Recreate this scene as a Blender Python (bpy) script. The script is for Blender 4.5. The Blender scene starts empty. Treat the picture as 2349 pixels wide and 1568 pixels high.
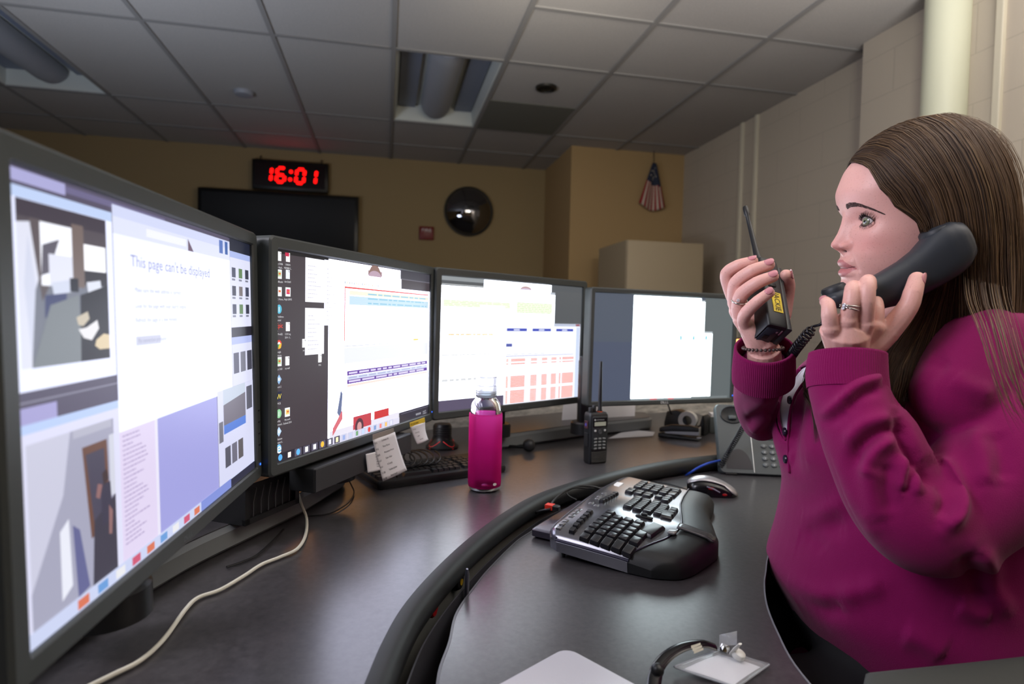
import bpy, bmesh, math, random
import numpy as np
from mathutils import Vector, Matrix, Euler
PI = math.pi
random.seed(7); np.random.seed(7)
SC = bpy.context.scene
COL = SC.collection

# ---------------------------------------------------------------- camera, exposure, world, lights
CAM_Z = 1.10
FPX = 1365.0
CX, CY = 1174.5, 784.0
RC = np.array([[0.97811528, -0.20692009, 0.02178464],
               [0.01408483, -0.03861226, -0.999155],
               [0.20758639, 0.97759561, -0.03485281]])       # rows: right, down, forward
cam_data = bpy.data.cameras.new('camera')
cam = bpy.data.objects.new('camera', cam_data); COL.objects.link(cam)
cam_data.sensor_width = 36.0
cam_data.lens = FPX / 2349.0 * 36.0
cam_data.clip_start = 0.02
cam_data.dof.use_dof = True
cam_data.dof.focus_distance = 0.93
cam_data.dof.aperture_fstop = 4.0
m3 = Matrix((RC[0], -RC[1], -RC[2])).transposed()
cam.matrix_world = Matrix.Translation((0, 0, CAM_Z)) @ m3.to_4x4()
SC.camera = cam
SC.view_settings.view_transform = 'Standard'
SC.view_settings.look = 'None'
SC.view_settings.gamma = 1.0
SC.view_settings.use_curve_mapping = False
SC.view_settings.exposure = 0.0
SC.cycles.use_denoising = True
SC.cycles.max_bounces = 6
SC.cycles.diffuse_bounces = 3
SC.cycles.glossy_bounces = 3
SC.cycles.transmission_bounces = 6
SC.cycles.transparent_max_bounces = 8
SC.cycles.caustics_reflective = False
SC.cycles.caustics_refractive = False
SC.cycles.sample_clamp_indirect = 4.0
world = bpy.data.worlds.new('world'); SC.world = world
world.use_nodes = True
world.node_tree.nodes['Background'].inputs[0].default_value = (0.9, 0.95, 1.0, 1)
world.node_tree.nodes['Background'].inputs[1].default_value = 0.012

def area_light(name, loc, target, size, power, color, size_y=None, spread=None):
    l = bpy.data.lights.new(name, 'AREA'); l.energy = power; l.color = color
    l.shape = 'RECTANGLE'; l.size = size; l.size_y = size_y or size
    if spread: l.spread = spread
    o = bpy.data.objects.new(name, l); COL.objects.link(o); o.location = loc
    o.rotation_euler = (Vector(target) - Vector(loc)).to_track_quat('-Z', 'Y').to_euler()
    return o
# warm uplight behind operator, lamps aimed at right and back walls, two added fills
area_light('uplight', (1.45, 0.02, 1.30), (1.42, 0.25, 2.54), 0.8, 112.0, (1.0, 0.96, 0.93), spread=2.15)
area_light('added_ceiling_fill', (-1.5, 1.9, 1.15), (-1.2, 2.1, 2.54), 0.9, 30.0, (0.76, 0.84, 1.0))  # added bluish lamp brightening the left ceiling, no fixture there
area_light('right_wall_light', (1.15, 0.75, 2.35), (2.32, 2.2, 1.7), 0.30, 4.2, (0.97, 1.0, 0.90), spread=2.2)  # area light aimed at the near right wall and column
area_light('added_side_fill', (-1.15, 0.35, 1.95), (0.75, 0.75, 1.05), 0.6, 13.0, (0.92, 0.89, 1.0), size_y=0.9, spread=2.2)  # added lamp at the left for face and cardigan, no such luminaire there
area_light('back_wall_light', (0.6, 2.2, 2.3), (1.0, 5.2, 1.7), 0.8, 3.0, (1.0, 0.92, 0.76), size_y=0.4, spread=2.2)  # area light aimed at the back wall, has no fixture

# ---------------------------------------------------------------- photograph geometry -> place
def ray(px, py):
    return RC.T @ np.array([(px - CX) / FPX, (py - CY) / FPX, 1.0])
CAMP = np.array([0, 0, CAM_Z])
def at_depth(px, py, d): return CAMP + ray(px, py) * d
def at_z(px, py, z):
    r = ray(px, py); return CAMP + r * ((z - CAM_Z) / r[2])
def at_y(px, py, y):
    r = ray(px, py); return CAMP + r * (y / r[1])
def at_x(px, py, x):
    r = ray(px, py); return CAMP + r * (x / r[0])
def proj(P):
    c = RC @ (np.asarray(P) - CAMP); return np.array([c[0] / c[2] * FPX + CX, c[1] / c[2] * FPX + CY, c[2]])
def proj_many(P):
    c = (np.asarray(P) - CAMP) @ RC.T
    return np.stack([c[:, 0] / c[:, 2] * FPX + CX, c[:, 1] / c[:, 2] * FPX + CY, c[:, 2]], 1)

# ---------------------------------------------------------------- materials
def lin(c):
    out = []
    for v in c[:3]:
        v = v / 255.0
        out.append(v / 12.92 if v <= 0.04045 else ((v + 0.055) / 1.055) ** 2.4)
    return tuple(out) + (1.0,)
MATS = {}
def mat(name, col=(128, 128, 128), rough=0.5, metal=0.0, bump=None, var=None, coat=0.0, sheen=0.0, spec=0.5,
        trans=0.0, ior=1.45, alpha=1.0, sss=0.0, aniso_stretch=None, emis=None, estr=0.0):
    if name in MATS: return MATS[name]
    m = bpy.data.materials.new(name); m.use_nodes = True
    nt = m.node_tree; b = nt.nodes['Principled BSDF']
    b.inputs['Base Color'].default_value = lin(col)
    b.inputs['Roughness'].default_value = rough
    b.inputs['Metallic'].default_value = metal
    b.inputs['Specular IOR Level'].default_value = spec
    b.inputs['IOR'].default_value = ior
    if coat: b.inputs['Coat Weight'].default_value = coat; b.inputs['Coat Roughness'].default_value = 0.15
    if sheen: b.inputs['Sheen Weight'].default_value = sheen; b.inputs['Sheen Roughness'].default_value = 0.5
    if trans: b.inputs['Transmission Weight'].default_value = trans
    if alpha < 1: b.inputs['Alpha'].default_value = alpha
    if sss:
        b.inputs['Subsurface Weight'].default_value = sss
        b.inputs['Subsurface Radius'].default_value = (0.012, 0.004, 0.002)
        b.inputs['Subsurface Scale'].default_value = 0.6
    if emis:
        b.inputs['Emission Color'].default_value = lin(emis); b.inputs['Emission Strength'].default_value = estr
    tc = None
    def coords():
        nonlocal tc
        if tc is None:
            t = nt.nodes.new('ShaderNodeTexCoord'); tc = t.outputs['Object']
            if aniso_stretch:
                mp = nt.nodes.new('ShaderNodeMapping'); mp.inputs['Scale'].default_value = aniso_stretch
                nt.links.new(tc, mp.inputs['Vector']); tc = mp.outputs['Vector']
        return tc
    if var:
        sc, amt = var[0], var[1]
        n = nt.nodes.new('ShaderNodeTexNoise'); n.inputs['Scale'].default_value = sc; n.inputs['Detail'].default_value = 6
        n.inputs['Roughness'].default_value = 0.65
        nt.links.new(coords(), n.inputs['Vector'])
        r = nt.nodes.new('ShaderNodeValToRGB')
        c = lin(col)
        c2 = lin(var[2]) if len(var) > 2 else tuple(min(1, x * (1 + amt)) for x in c[:3]) + (1,)
        c1 = tuple(x * (1 - amt) for x in c[:3]) + (1,)
        r.color_ramp.elements[0].position = 0.32; r.color_ramp.elements[0].color = c1
        r.color_ramp.elements[1].position = 0.68; r.color_ramp.elements[1].color = c2
        nt.links.new(n.outputs['Fac'], r.inputs['Fac']); nt.links.new(r.outputs['Color'], b.inputs['Base Color'])
    if bump:
        n = nt.nodes.new('ShaderNodeTexNoise'); n.inputs['Scale'].default_value = bump[0]; n.inputs['Detail'].default_value = 4
        nt.links.new(coords(), n.inputs['Vector'])
        bp = nt.nodes.new('ShaderNodeBump'); bp.inputs['Strength'].default_value = bump[1]; bp.inputs['Distance'].default_value = bump[2] if len(bump) > 2 else 0.001
        nt.links.new(n.outputs['Fac'], bp.inputs['Height']); nt.links.new(bp.outputs['Normal'], b.inputs['Normal'])
    MATS[name] = m
    return m
def screen_mat(col, strength=1.0):
    key = 'screen_%d_%d_%d_%d' % (*col, int(strength * 100))
    if key in MATS: return MATS[key]
    m = mat(key, (8, 8, 9), rough=0.4, emis=col, estr=strength)
    return m

# ---------------------------------------------------------------- mesh builder
def frame_of(d, up=(0, 0, 1)):
    d = np.asarray(d, float); d = d / np.linalg.norm(d)
    u = np.asarray(up, float); s = np.cross(d, u)
    if np.linalg.norm(s) < 1e-6: s = np.cross(d, (1, 0, 0))
    s /= np.linalg.norm(s); u = np.cross(s, d); return s, u, d
class MB:
    def __init__(self): self.v = []; self.f = []; self.m = []; self.cur = 0; self.T = None
    def add(self, vs, fs, m=None):
        o = len(self.v)
        for p in vs:
            p = Vector(p)
            if self.T is not None: p = self.T @ p
            self.v.append(tuple(p))
        mi = self.cur if m is None else m
        for q in fs: self.f.append(tuple(i + o for i in q)); self.m.append(mi)
    def box(self, lo, hi, m=None):
        x0, y0, z0 = lo; x1, y1, z1 = hi
        vs = [(x0,y0,z0),(x1,y0,z0),(x1,y1,z0),(x0,y1,z0),(x0,y0,z1),(x1,y0,z1),(x1,y1,z1),(x0,y1,z1)]
        self.add(vs, [(3,2,1,0),(4,5,6,7),(0,1,5,4),(1,2,6,5),(2,3,7,6),(3,0,4,7)], m)
    def cbox(self, c, s, m=None):
        self.box([c[i]-s[i]/2 for i in range(3)], [c[i]+s[i]/2 for i in range(3)], m)
    def prism(self, poly, z0, z1, m=None):
        n = len(poly)
        vs = [(p[0],p[1],z0) for p in poly] + [(p[0],p[1],z1) for p in poly]
        fs = [tuple(range(n-1,-1,-1)), tuple(range(n,2*n))]
        for i in range(n):
            j = (i+1) % n; fs.append((i,j,n+j,n+i))
        self.add(vs, fs, m)
    def loft(self, rings, closed=True, cap=True, m=None):
        n = len(rings[0]); vs = [p for r in rings for p in r]; fs = []
        for k in range(len(rings)-1):
            for i in range(n if closed else n-1):
                j = (i+1) % n
                fs.append((k*n+i, k*n+j, (k+1)*n+j, (k+1)*n+i))
        if cap and closed:
            fs.append(tuple(range(n-1,-1,-1))); fs.append(tuple(range((len(rings)-1)*n, len(rings)*n)))
        self.add(vs, fs, m)
    def tube(self, pts, r, n=10, cap=True, m=None, flat=None, up=(0,0,1)):
        pts = [np.asarray(p, float) for p in pts]; K = len(pts)
        rr = r if hasattr(r, '__len__') else [r]*K
        rings = []; s = None
        for k in range(K):
            d = pts[min(k+1,K-1)] - pts[max(k-1,0)]
            d = d / (np.linalg.norm(d) + 1e-12)
            if s is None: s, u, _ = frame_of(d, up)
            else:
                s = s - d*np.dot(s,d); s /= (np.linalg.norm(s)+1e-12); u = np.cross(s, d)
            a, b = (rr[k], rr[k]) if flat is None else (rr[k], rr[k]*flat)
            rings.append([pts[k] + s*math.cos(t)*a + u*math.sin(t)*b for t in np.linspace(0, 2*PI, n, endpoint=False)])
        self.loft(rings, True, cap, m)
    def lathe(self, prof, c=(0,0,0), n=32, m=None, axis=(0,0,1), cap=True):
        s, u, d = frame_of(axis, (0,1,0) if abs(axis[2]) > .9 else (0,0,1)); c = np.asarray(c, float)
        rings = [[c + d*z + (s*math.cos(t) + u*math.sin(t))*max(r,1e-5) for t in np.linspace(0, 2*PI, n, endpoint=False)] for r, z in prof]
        self.loft(rings, True, cap, m)
    def sphere(self, c, r, n=20, m=None, sc=(1,1,1)):
        prof = [(r*math.sin(a), -r*math.cos(a)) for a in np.linspace(0.02, PI-0.02, n//2+1)]
        o = len(self.v); self.lathe(prof, (0,0,0), n, m)
        for i in range(o, len(self.v)):
            p = self.v[i]
            self.v[i] = (p[0]*sc[0]+c[0], p[1]*sc[1]+c[1], p[2]*sc[2]+c[2])
    def rbox(self, c, s, r, m=None, seg=4, rz=0.0, top=1.0):
        """rounded-rectangle prism centred at c, vertical edges rounded by r, top face scaled"""
        poly = rrect(s[0], s[1], r, seg)
        ca, sa = math.cos(rz), math.sin(rz)
        e = min(r*0.5, s[2]*0.3)
        rings = []
        for z, k in ((-s[2]/2, 1-e*2/min(s[0],s[1])), (-s[2]/2+e, 1.0), (s[2]/2-e, top), (s[2]/2, top*(1-e*2/min(s[0],s[1])))):
            rings.append([(c[0]+(x*ca-y*sa)*k, c[1]+(x*sa+y*ca)*k, c[2]+z) for x, y in poly])
        self.loft(rings, True, True, m)
    def build(self, name, mats, parent=None, smooth=True, bevel=0.0, seg=2, angle=40, loc=None):
        me = bpy.data.meshes.new(name)
        vs = self.v
        if loc is not None: vs = [(p[0]-loc[0], p[1]-loc[1], p[2]-loc[2]) for p in vs]
        me.from_pydata(vs, [], self.f)
        ml = mats if isinstance(mats, (list, tuple)) else [mats]
        for x in ml: me.materials.append(x)
        if len(ml) > 1: me.polygons.foreach_set('material_index', self.m)
        o = bpy.data.objects.new(name, me); COL.objects.link(o)
        if loc is not None: o.location = loc
        if parent is not None: o.parent = parent
        if bevel:
            b = o.modifiers.new('bevel', 'BEVEL'); b.width = bevel; b.segments = seg; b.limit_method = 'ANGLE'; b.angle_limit = math.radians(35)
        if smooth:
            me.polygons.foreach_set('use_smooth', [True]*len(me.polygons))
            if not bevel and angle:
                me.set_sharp_from_angle(angle=math.radians(angle))
        me.update()
        return o
def rrect(w, h, r, seg=4):
    pts = []
    for cx_, cy_, a0 in ((w/2-r, h/2-r, 0), (-w/2+r, h/2-r, PI/2), (-w/2+r, -h/2+r, PI), (w/2-r, -h/2+r, 3*PI/2)):
        for k in range(seg+1):
            a = a0 + PI/2*k/seg; pts.append((cx_+r*math.cos(a), cy_+r*math.sin(a)))
    return pts
def spline(pts, n):
    """Catmull-Rom through points"""
    P = [np.asarray(p, float) for p in pts]; P = [2*P[0]-P[1]] + P + [2*P[-1]-P[-2]]
    out = []; segs = len(P)-3
    for k in range(n):
        t = k/(n-1)*segs; i = min(int(t), segs-1); t -= i
        a, b, c, d = P[i:i+4]
        out.append(0.5*((2*b) + (-a+c)*t + (2*a-5*b+4*c-d)*t*t + (-a+3*b-3*c+d)*t**3))
    return out
def text_geo(s, size, align='LEFT'):
    cu = bpy.data.curves.new('text', 'FONT'); cu.body = s; cu.size = size; cu.align_x = align; cu.resolution_u = 2
    o = bpy.data.objects.new('text', cu); COL.objects.link(o)
    dg = bpy.context.evaluated_depsgraph_get(); ev = o.evaluated_get(dg); me = ev.to_mesh()
    vs = [tuple(v.co) for v in me.vertices]; fs = [tuple(p.vertices) for p in me.polygons]
    ev.to_mesh_clear(); bpy.data.objects.remove(o); bpy.data.curves.remove(cu)
    return vs, fs
def put_text(mb, s, size, o, r, u, m=None, align='LEFT', lift=0.0, sx=1.0):
    vs, fs = text_geo(s, size, align); o = np.asarray(o, float); r = np.asarray(r, float); u = np.asarray(u, float)
    n = np.cross(r, u)
    mb.add([o + r*v[0]*sx + u*v[1] + n*lift for v in vs], fs, m)
def tag(o, label=None, cat=None, group=None, kind=None):
    if label: o['label'] = label
    if cat: o['category'] = cat
    if group: o['group'] = group
    if kind: o['kind'] = kind
    return o
def thing(name, label, cat, loc=(0,0,0), rz=0.0, group=None):
    o = bpy.data.objects.new(name, None); COL.objects.link(o); o.location = loc; o.rotation_euler = (0,0,rz)
    o.empty_display_size = 0.05
    return tag(o, label, cat, group)
def struct(name, mb, m, **k):
    return tag(mb.build(name, m, **k), kind='structure')
# ---------------------------------------------------------------- the room
Z_CEIL = 2.54
m_ceil = mat('ceiling_tile', (176, 172, 168), 0.95, bump=(260, 0.5, 0.002), var=(180, 0.10))
m_grid = mat('ceiling_grid', (142, 140, 138), 0.6)
m_far = mat('tan_wall_paint', (160, 138, 100), 0.85, bump=(90, 0.15))
m_gold = mat('gold_wall_paint', (178, 148, 104), 0.85, bump=(90, 0.15))
m_floor = mat('carpet_floor', (60, 58, 58), 0.95, bump=(400, 0.6, 0.004), var=(60, 0.3))

def block_mat(name, col, along_y=True):
    m = mat(name, col, 0.7, bump=(140, 0.25, 0.002))
    nt = m.node_tree; b = nt.nodes['Principled BSDF']
    t = nt.nodes.new('ShaderNodeTexCoord')
    sp = nt.nodes.new('ShaderNodeSeparateXYZ'); cb = nt.nodes.new('ShaderNodeCombineXYZ')
    nt.links.new(t.outputs['Object'], sp.inputs[0])
    nt.links.new(sp.outputs['Y' if along_y else 'X'], cb.inputs['X']); nt.links.new(sp.outputs['Z'], cb.inputs['Y'])
    br = nt.nodes.new('ShaderNodeTexBrick'); br.inputs['Scale'].default_value = 1.0
    br.inputs['Brick Width'].default_value = 0.406; br.inputs['Row Height'].default_value = 0.203
    br.inputs['Mortar Size'].default_value = 0.003; br.inputs['Mortar Smooth'].default_value = 0.6
    c = lin(col)
    br.inputs['Color1'].default_value = c; br.inputs['Color2'].default_value = c
    br.inputs['Mortar'].default_value = tuple(x*0.84 for x in c[:3]) + (1,)
    nt.links.new(cb.outputs[0], br.inputs['Vector']); nt.links.new(br.outputs['Color'], b.inputs['Base Color'])
    old = [n for n in nt.nodes if n.type == 'BUMP'][0]
    bp = nt.nodes.new('ShaderNodeBump'); bp.inputs['Strength'].default_value = 0.3; bp.inputs['Distance'].default_value = 0.004; bp.invert = True
    nt.links.new(br.outputs['Fac'], bp.inputs['Height']); nt.links.new(old.outputs['Normal'], bp.inputs['Normal'])
    nt.links.new(bp.outputs['Normal'], b.inputs['Normal'])
    return m
m_block = block_mat('painted_block', (186, 174, 158))

mb = MB(); mb.box((-4.2, -2.5, -0.05), (2.6, 5.6, 0)); struct('floor', mb, m_floor, smooth=False)
# ceiling: one slab with holes left for the two recessed lights
gx0 = 0.02; gp = 0.6095
xs = [gx0 + gp*k for k in range(-7, 5)]
mb = MB()
hole1 = (gx0, gx0+gp, 3.29, 4.47)                  # recessed light above the convex mirror
hole2 = (gx0-4*gp, gx0-3*gp, 3.29, 4.47)           # recessed light at upper left
def slab(x0, x1, y0, y1): mb.box((x0, y0, Z_CEIL), (x1, y1, Z_CEIL+0.03))
slab(-4.2, hole2[0], -2.5, 5.6); slab(hole2[1], hole1[0], -2.5, 5.6); slab(hole1[1], 2.6, -2.5, 5.6)
for h in (hole1, hole2):
    slab(h[0], h[1], -2.5, h[2]); slab(h[0], h[1], h[3], 5.6)
ceil = struct('ceiling', mb, m_ceil, smooth=False)
mb = MB()
for x in xs:
    if x < 2.45: mb.box((x-0.012, -2.5, Z_CEIL-0.007), (x+0.012, 5.52, Z_CEIL+0.004))
for y in (-1.48, -0.28, 0.91, 2.10, 3.29, 4.47, 5.06):
    mb.box((-4.2, y-0.012, Z_CEIL-0.006), (2.46, y+0.012, Z_CEIL+0.004))
for y in (0.31, 1.5, 2.70):
    mb.box((gx0+gp, y-0.012, Z_CEIL-0.006), (2.46, y+0.012, Z_CEIL+0.004))
mb.build('ceiling_grid', m_grid, ceil, smooth=False)

mb = MB(); mb.box((-4.2, 5.52, 0), (1.46, 5.62, Z_CEIL)); struct('wall_back', mb, m_far, smooth=False)
mb = MB(); mb.box((1.46, 4.70, 0), (2.56, 5.62, Z_CEIL)); struct('wall_alcove', mb, [m_gold], smooth=False)
mb = MB(); mb.box((2.46, 2.63, 0), (2.60, 4.70, Z_CEIL)); struct('wall_right', mb, m_block, smooth=False)
mb = MB(); mb.box((2.34, -2.5, 0), (2.60, 2.63, Z_CEIL)); struct('wall_right_front', mb, m_block, smooth=False)
mb = MB(); mb.box((-4.3, -2.5, 0), (-4.2, 5.62, Z_CEIL)); struct('wall_left', mb, m_far, smooth=False)
mb = MB(); mb.box((-4.3, -2.6, 0), (2.6, -2.5, Z_CEIL)); struct('wall_front', mb, m_far, smooth=False)
m_col = mat('cream_column_paint', (214, 214, 190), 0.45)
mb = MB(); mb.lathe([(0.085, 0), (0.085, Z_CEIL)], (2.305, 2.13, 0), 40); struct('trim_1', mb, m_col)
m_strip = mat('cream_strip', (205, 196, 176), 0.5)
for i, (x, y) in enumerate(((2.455, 3.845), (2.455, 3.675), (2.335, 1.925))):
    mb = MB(); mb.box((x-0.012, y-0.016, 0.0), (x+0.012, y+0.016, Z_CEIL)); struct('trim_%d' % (i+2), mb, m_strip, smooth=False, bevel=0.004)

# recessed lights (off)
m_white = mat('white_enamel', (205, 208, 202), 0.45)
m_lens = mat('frosted_lens', (156, 158, 164), 0.55)
def troffer(h, label):
    x0, x1, y0, y1 = h; cx_, cy_ = (x0+x1)/2, (y0+y1)/2
    t = thing('ceiling_light', label, 'light', (cx_, cy_, Z_CEIL), group='recessed ceiling lights')
    w, l = (x1-x0)/2-0.013, (y1-y0)/2-0.013
    mb = MB()
    # sloped pan: open frame, deep centre
    ring = lambda k, z, kl=None: [(-w*k, -l*(kl or k), z), (w*k, -l*(kl or k), z), (w*k, l*(kl or k), z), (-w*k, l*(kl or k), z)]
    mb.loft([ring(1, 0.0), ring(0.97, 0.004, 0.985), ring(0.90, 0.11, 0.93)], True, False)
    mb.add(ring(0.90, 0.11, 0.93), [(0, 1, 2, 3)])
    mb.build('housing', m_white, t, angle=20)
    # centre basket: half-round lens with rounded end
    mb = MB(); rings = []
    for k, yy in enumerate(np.linspace(-l*0.99, l*0.99, 21)):
        e = min(1.0, (l*0.99-abs(yy))/0.10+0.02); e = math.sqrt(max(e*(2-e), 0.0004)) if e < 1 else 1
        rings.append([(0.105*e*math.cos(a), yy, 0.10-0.096*e*math.sin(a)) for a in np.linspace(0, PI, 13)])
    mb.loft(rings, False, False); mb.build('diffuser', m_lens, t)
    for s in (-1, 1):
        mb = MB(); mb.box((s*0.20-0.06, -l*0.9, 0.085), (s*0.20+0.06, l*0.9, 0.095)); mb.build('reflector', mat('reflector_grey', (120, 128, 145), 0.4), t, smooth=False)
    return t
troffer(hole1, 'switched-off recessed ceiling light above and left of the round dark ceiling speaker')
troffer(hole2, 'dark recessed ceiling light at the far upper left above the first monitor')

# flat return-air panel beside the light
t = thing('air_vent', 'darker grey perforated return-air panel in the ceiling beside the round speaker', 'vent', (gx0+1.5*gp, 4.17, Z_CEIL-0.004))
mb = MB(); mb.box((-gp/2+0.013, -0.29, -0.002), (gp/2-0.013, 0.29, 0.003)); mb.build('panel', mat('vent_grey', (112, 112, 104), 0.8, bump=(500, 0.5)), t, smooth=False)
# the round ceiling speaker
c = at_z(1253, 200, Z_CEIL)
t = thing('ceiling_speaker', 'round dark ceiling speaker set in a pale ceiling tile', 'speaker', (c[0], c[1], Z_CEIL))
mb = MB(); mb.lathe([(0.066, 0.0), (0.064, -0.012), (0.052, -0.016), (0.050, -0.004), (0.0, 0.0)], n=32); mb.build('rim', mat('speaker_rim', (40, 38, 34), 0.4, metal=0.3), t)
mb = MB(); mb.lathe([(0.05, -0.003), (0.035, -0.010), (0.016, -0.016), (0.0, -0.018)], n=24); mb.build('cone', mat('speaker_cone', (26, 25, 23), 0.5, metal=0.5), t)
c = at_z(560, 210, Z_CEIL)
mb = MB(); mb.lathe([(0.062, 0.004), (0.062, -0.012), (0.054, -0.024), (0.02, -0.028), (0.0, -0.028)], (c[0], c[1], Z_CEIL), 32)
tag(mb.build('smoke_detector', mat('detector_white', (150, 152, 160), 0.5)), 'small round smoke detector on the ceiling tiles above the digital clock', 'smoke detector')

# wall television
t = thing('wall_television', 'large switched-off black television on the back wall under the digital clock', 'television', (-0.90, 5.50, 1.80))
m_tvbody = mat('tv_black', (9, 9, 12), 0.35); m_tvglass = mat('tv_glass', (6, 6, 10), 0.22)
mb = MB()
W, Hh = 1.30, 0.72
mb.box((-W/2, -0.07, -Hh/2), (W/2, -0.005, Hh/2)); mb.build('cabinet', m_tvbody, t, bevel=0.006)
mb = MB(); mb.box((-W/2+0.03, -0.073, -Hh/2+0.03), (W/2-0.03, -0.069, Hh/2-0.03)); mb.build('screen', m_tvglass, t, smooth=False)

# digital clock
t = thing('digital_clock', 'black wall clock with glowing red 16:01 digits', 'clock', (-0.82, 5.515, 2.305))
m_clk = mat('clock_case', (14, 12, 12), 0.4)
mb = MB(); mb.box((-0.31, -0.075, -0.125), (0.31, -0.005, 0.125)); mb.build('case', m_clk, t, bevel=0.006)
mb = MB(); mb.box((-0.285, -0.079, -0.10), (0.285, -0.074, 0.10)); mb.build('window', mat('clock_window', (26, 8, 10), 0.2), t, smooth=False)
m_led = mat('red_led', (40, 0, 0), 0.4, emis=(255, 8, 6), estr=3.2)
def seg_digit(cx_, segs, w=0.064, h=0.118, th=0.025):
    mb = MB(); sl = 0.10
    S = {'a': (0, h/2, 1), 'g': (0, 0, 1), 'd': (0, -h/2, 1), 'f': (-w/2, h/4, 0), 'b': (w/2, h/4, 0), 'e': (-w/2, -h/4, 0), 'c': (w/2, -h/4, 0)}
    for k in segs:
        x, z, hor = S[k]; L = (w if hor else h/2)*0.5; q = th/2
        poly = [(-L+q*.4, 0), (-L+q, q), (L-q, q), (L-q*.4, 0), (L-q, -q), (-L+q, -q)]
        if not hor: poly = [(b, a) for a, b in poly]
        if not hor: poly = poly[::-1]
        vs = [(cx_ + x + px_ + (z+pz)*sl, -0.0815, z+pz) for px_, pz in poly]
        n = len(vs); vs2 = [(a, -0.0785, c2) for a, b_, c2 in vs]
        mb.add(vs + vs2, [tuple(range(n))] + [(i, n+i, n+(i+1) % n, (i+1) % n) for i in range(n)])
    mb.build('digit', m_led, t, smooth=False)
seg_digit(-0.186, 'bc'); seg_digit(-0.077, 'acdefg'); seg_digit(0.081, 'abcdef'); seg_digit(0.177, 'bc')
for z in (0.033, -0.033):
    mb = MB(); mb.lathe([(0.0145, -0.003), (0.0145, 0.0015)], (0.002+z*0.1, -0.080, z), 20, axis=(0, -1, 0)); mb.build('colon_dot', m_led, t)
for s in (-1, 1):
    mb = MB(); mb.box((s*0.25-0.004, -0.03, 0.12), (s*0.25+0.004, -0.02, 0.165)); mb.build('hanger', m_clk, t, smooth=False)

# convex safety mirror
c = at_y(1075, 485, 5.50)
t = thing('convex_mirror', 'round convex safety mirror on the tan back wall', 'mirror', (c[0], 5.50, c[2]))
m_mir = mat('mirror_silver', (150, 150, 155), 0.03, metal=1.0)
Rm = 0.218; Rs = 0.30
mb = MB(); prof = []
for k in range(15):
    r = Rm*(1-k/14); prof.append((r, math.sqrt(Rs*Rs-r*r)-math.sqrt(Rs*Rs-Rm*Rm)))
mb.lathe(prof, (0, -0.01, 0), 48, axis=(0, -1, 0)); mb.build('dome', m_mir, t, angle=0)
mb = MB(); mb.lathe([(0.212, 0.0), (0.226, 0.0), (0.227, 0.012), (0.219, 0.014), (0.212, 0.010)], (0, 0.0, 0), 48, axis=(0, -1, 0)); mb.build('rim', mat('mirror_rim', (40, 36, 30), 0.5), t)

# red alarm sign
c = at_y(978, 535, 5.515)
t = thing('wall_sign', 'small square red sign with a white text line left of the convex mirror', 'sign', (c[0], 5.515, c[2]))
mb = MB(); mb.box((-0.066, -0.022, -0.060), (0.066, 0.004, 0.060)); mb.build('plate', mat('alarm_red', (120, 16, 18), 0.4), t, bevel=0.004)
mb = MB(); put_text(mb, 'FIRE', 0.040, (0, -0.0225, 0.012), (1, 0, 0), (0, 0, 1), align='CENTER', sx=1.25); mb.build('lettering', mat('alarm_white', (230, 225, 225), 0.5), t, smooth=False)

# hanging flag, on the alcove wall
t = thing('flag', 'small striped flag with a blue starred corner hanging on the gold alcove wall', 'flag', (2.162, 4.66, 2.44))
# the cloth hangs from the tip: its blue corner at the top, stripes fanning down
mb = MB(); NU, NV = 27, 22
top = np.array([0.0, 0.0]); L = np.array([-0.125, -0.335]); Rr = np.array([0.105, -0.36]); B = np.array([0.062, -0.415])
vs = []
for j in range(NV):
    v = j/(NV-1)
    for i in range(NU):
        u = i/(NU-1)
        a = top*(1-v) + (L*(1-u) + B*u if u < 1 else B)*v
        half = L*(1-u)**1.0 + Rr*u
        bot = L*(1-u) + Rr*u + np.array([0, -0.05*math.sin(PI*u)*0.9])
        p = top + (bot-top)*v
        p = p + np.array([(u-0.45)*0.035*(1-v), 0])
        vs.append((p[0], -0.012-0.014*math.sin(u*9.0)*v, p[1]))
m_fr = mat('flag_red', (150, 32, 40), 0.8); m_fw = mat('flag_white', (190, 176, 160), 0.8); m_fb = mat('flag_blue', (40, 46, 66), 0.8)
fs = []; mi = []
for j in range(NV-1):
    for i in range(NU-1):
        fs.append((j*NU+i, j*NU+i+1, (j+1)*NU+i+1, (j+1)*NU+i))
        v = (j+0.5)/(NV-1)
        mi.append(2 if v < 0.42 + 0.10*((i+.5)/NU) else (i//2) % 2)
mb.add(vs, fs); mb.m = mi
o = mb.build('cloth', [m_fr, m_fw, m_fb], t, angle=0)
sm = o.modifiers.new('thick', 'SOLIDIFY'); sm.thickness = 0.0015
mb = MB(); rng = random.Random(3)
for k in range(16):
    v = 0.12+0.28*rng.random(); u = 0.2+0.55*rng.random(); bx = (L*(1-u)+Rr*u)*v
    mb.lathe([(0.0042, 0), (0.0042, 0.001)], (bx[0]+(u-.45)*.03, -0.014-0.014*math.sin(u*9)*v, bx[1]), 5, axis=(0, -1, 0))
mb.build('stars', m_fw, o, smooth=False)
mb = MB(); mb.tube([(0.0, 0.0, 0.10), (0.0, -0.008, -0.05)], 0.0035, 8); mb.sphere((0, 0, 0.105), 0.007, 10); mb.build('pole', mat('flag_pole', (60, 45, 30), 0.4), t)

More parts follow.
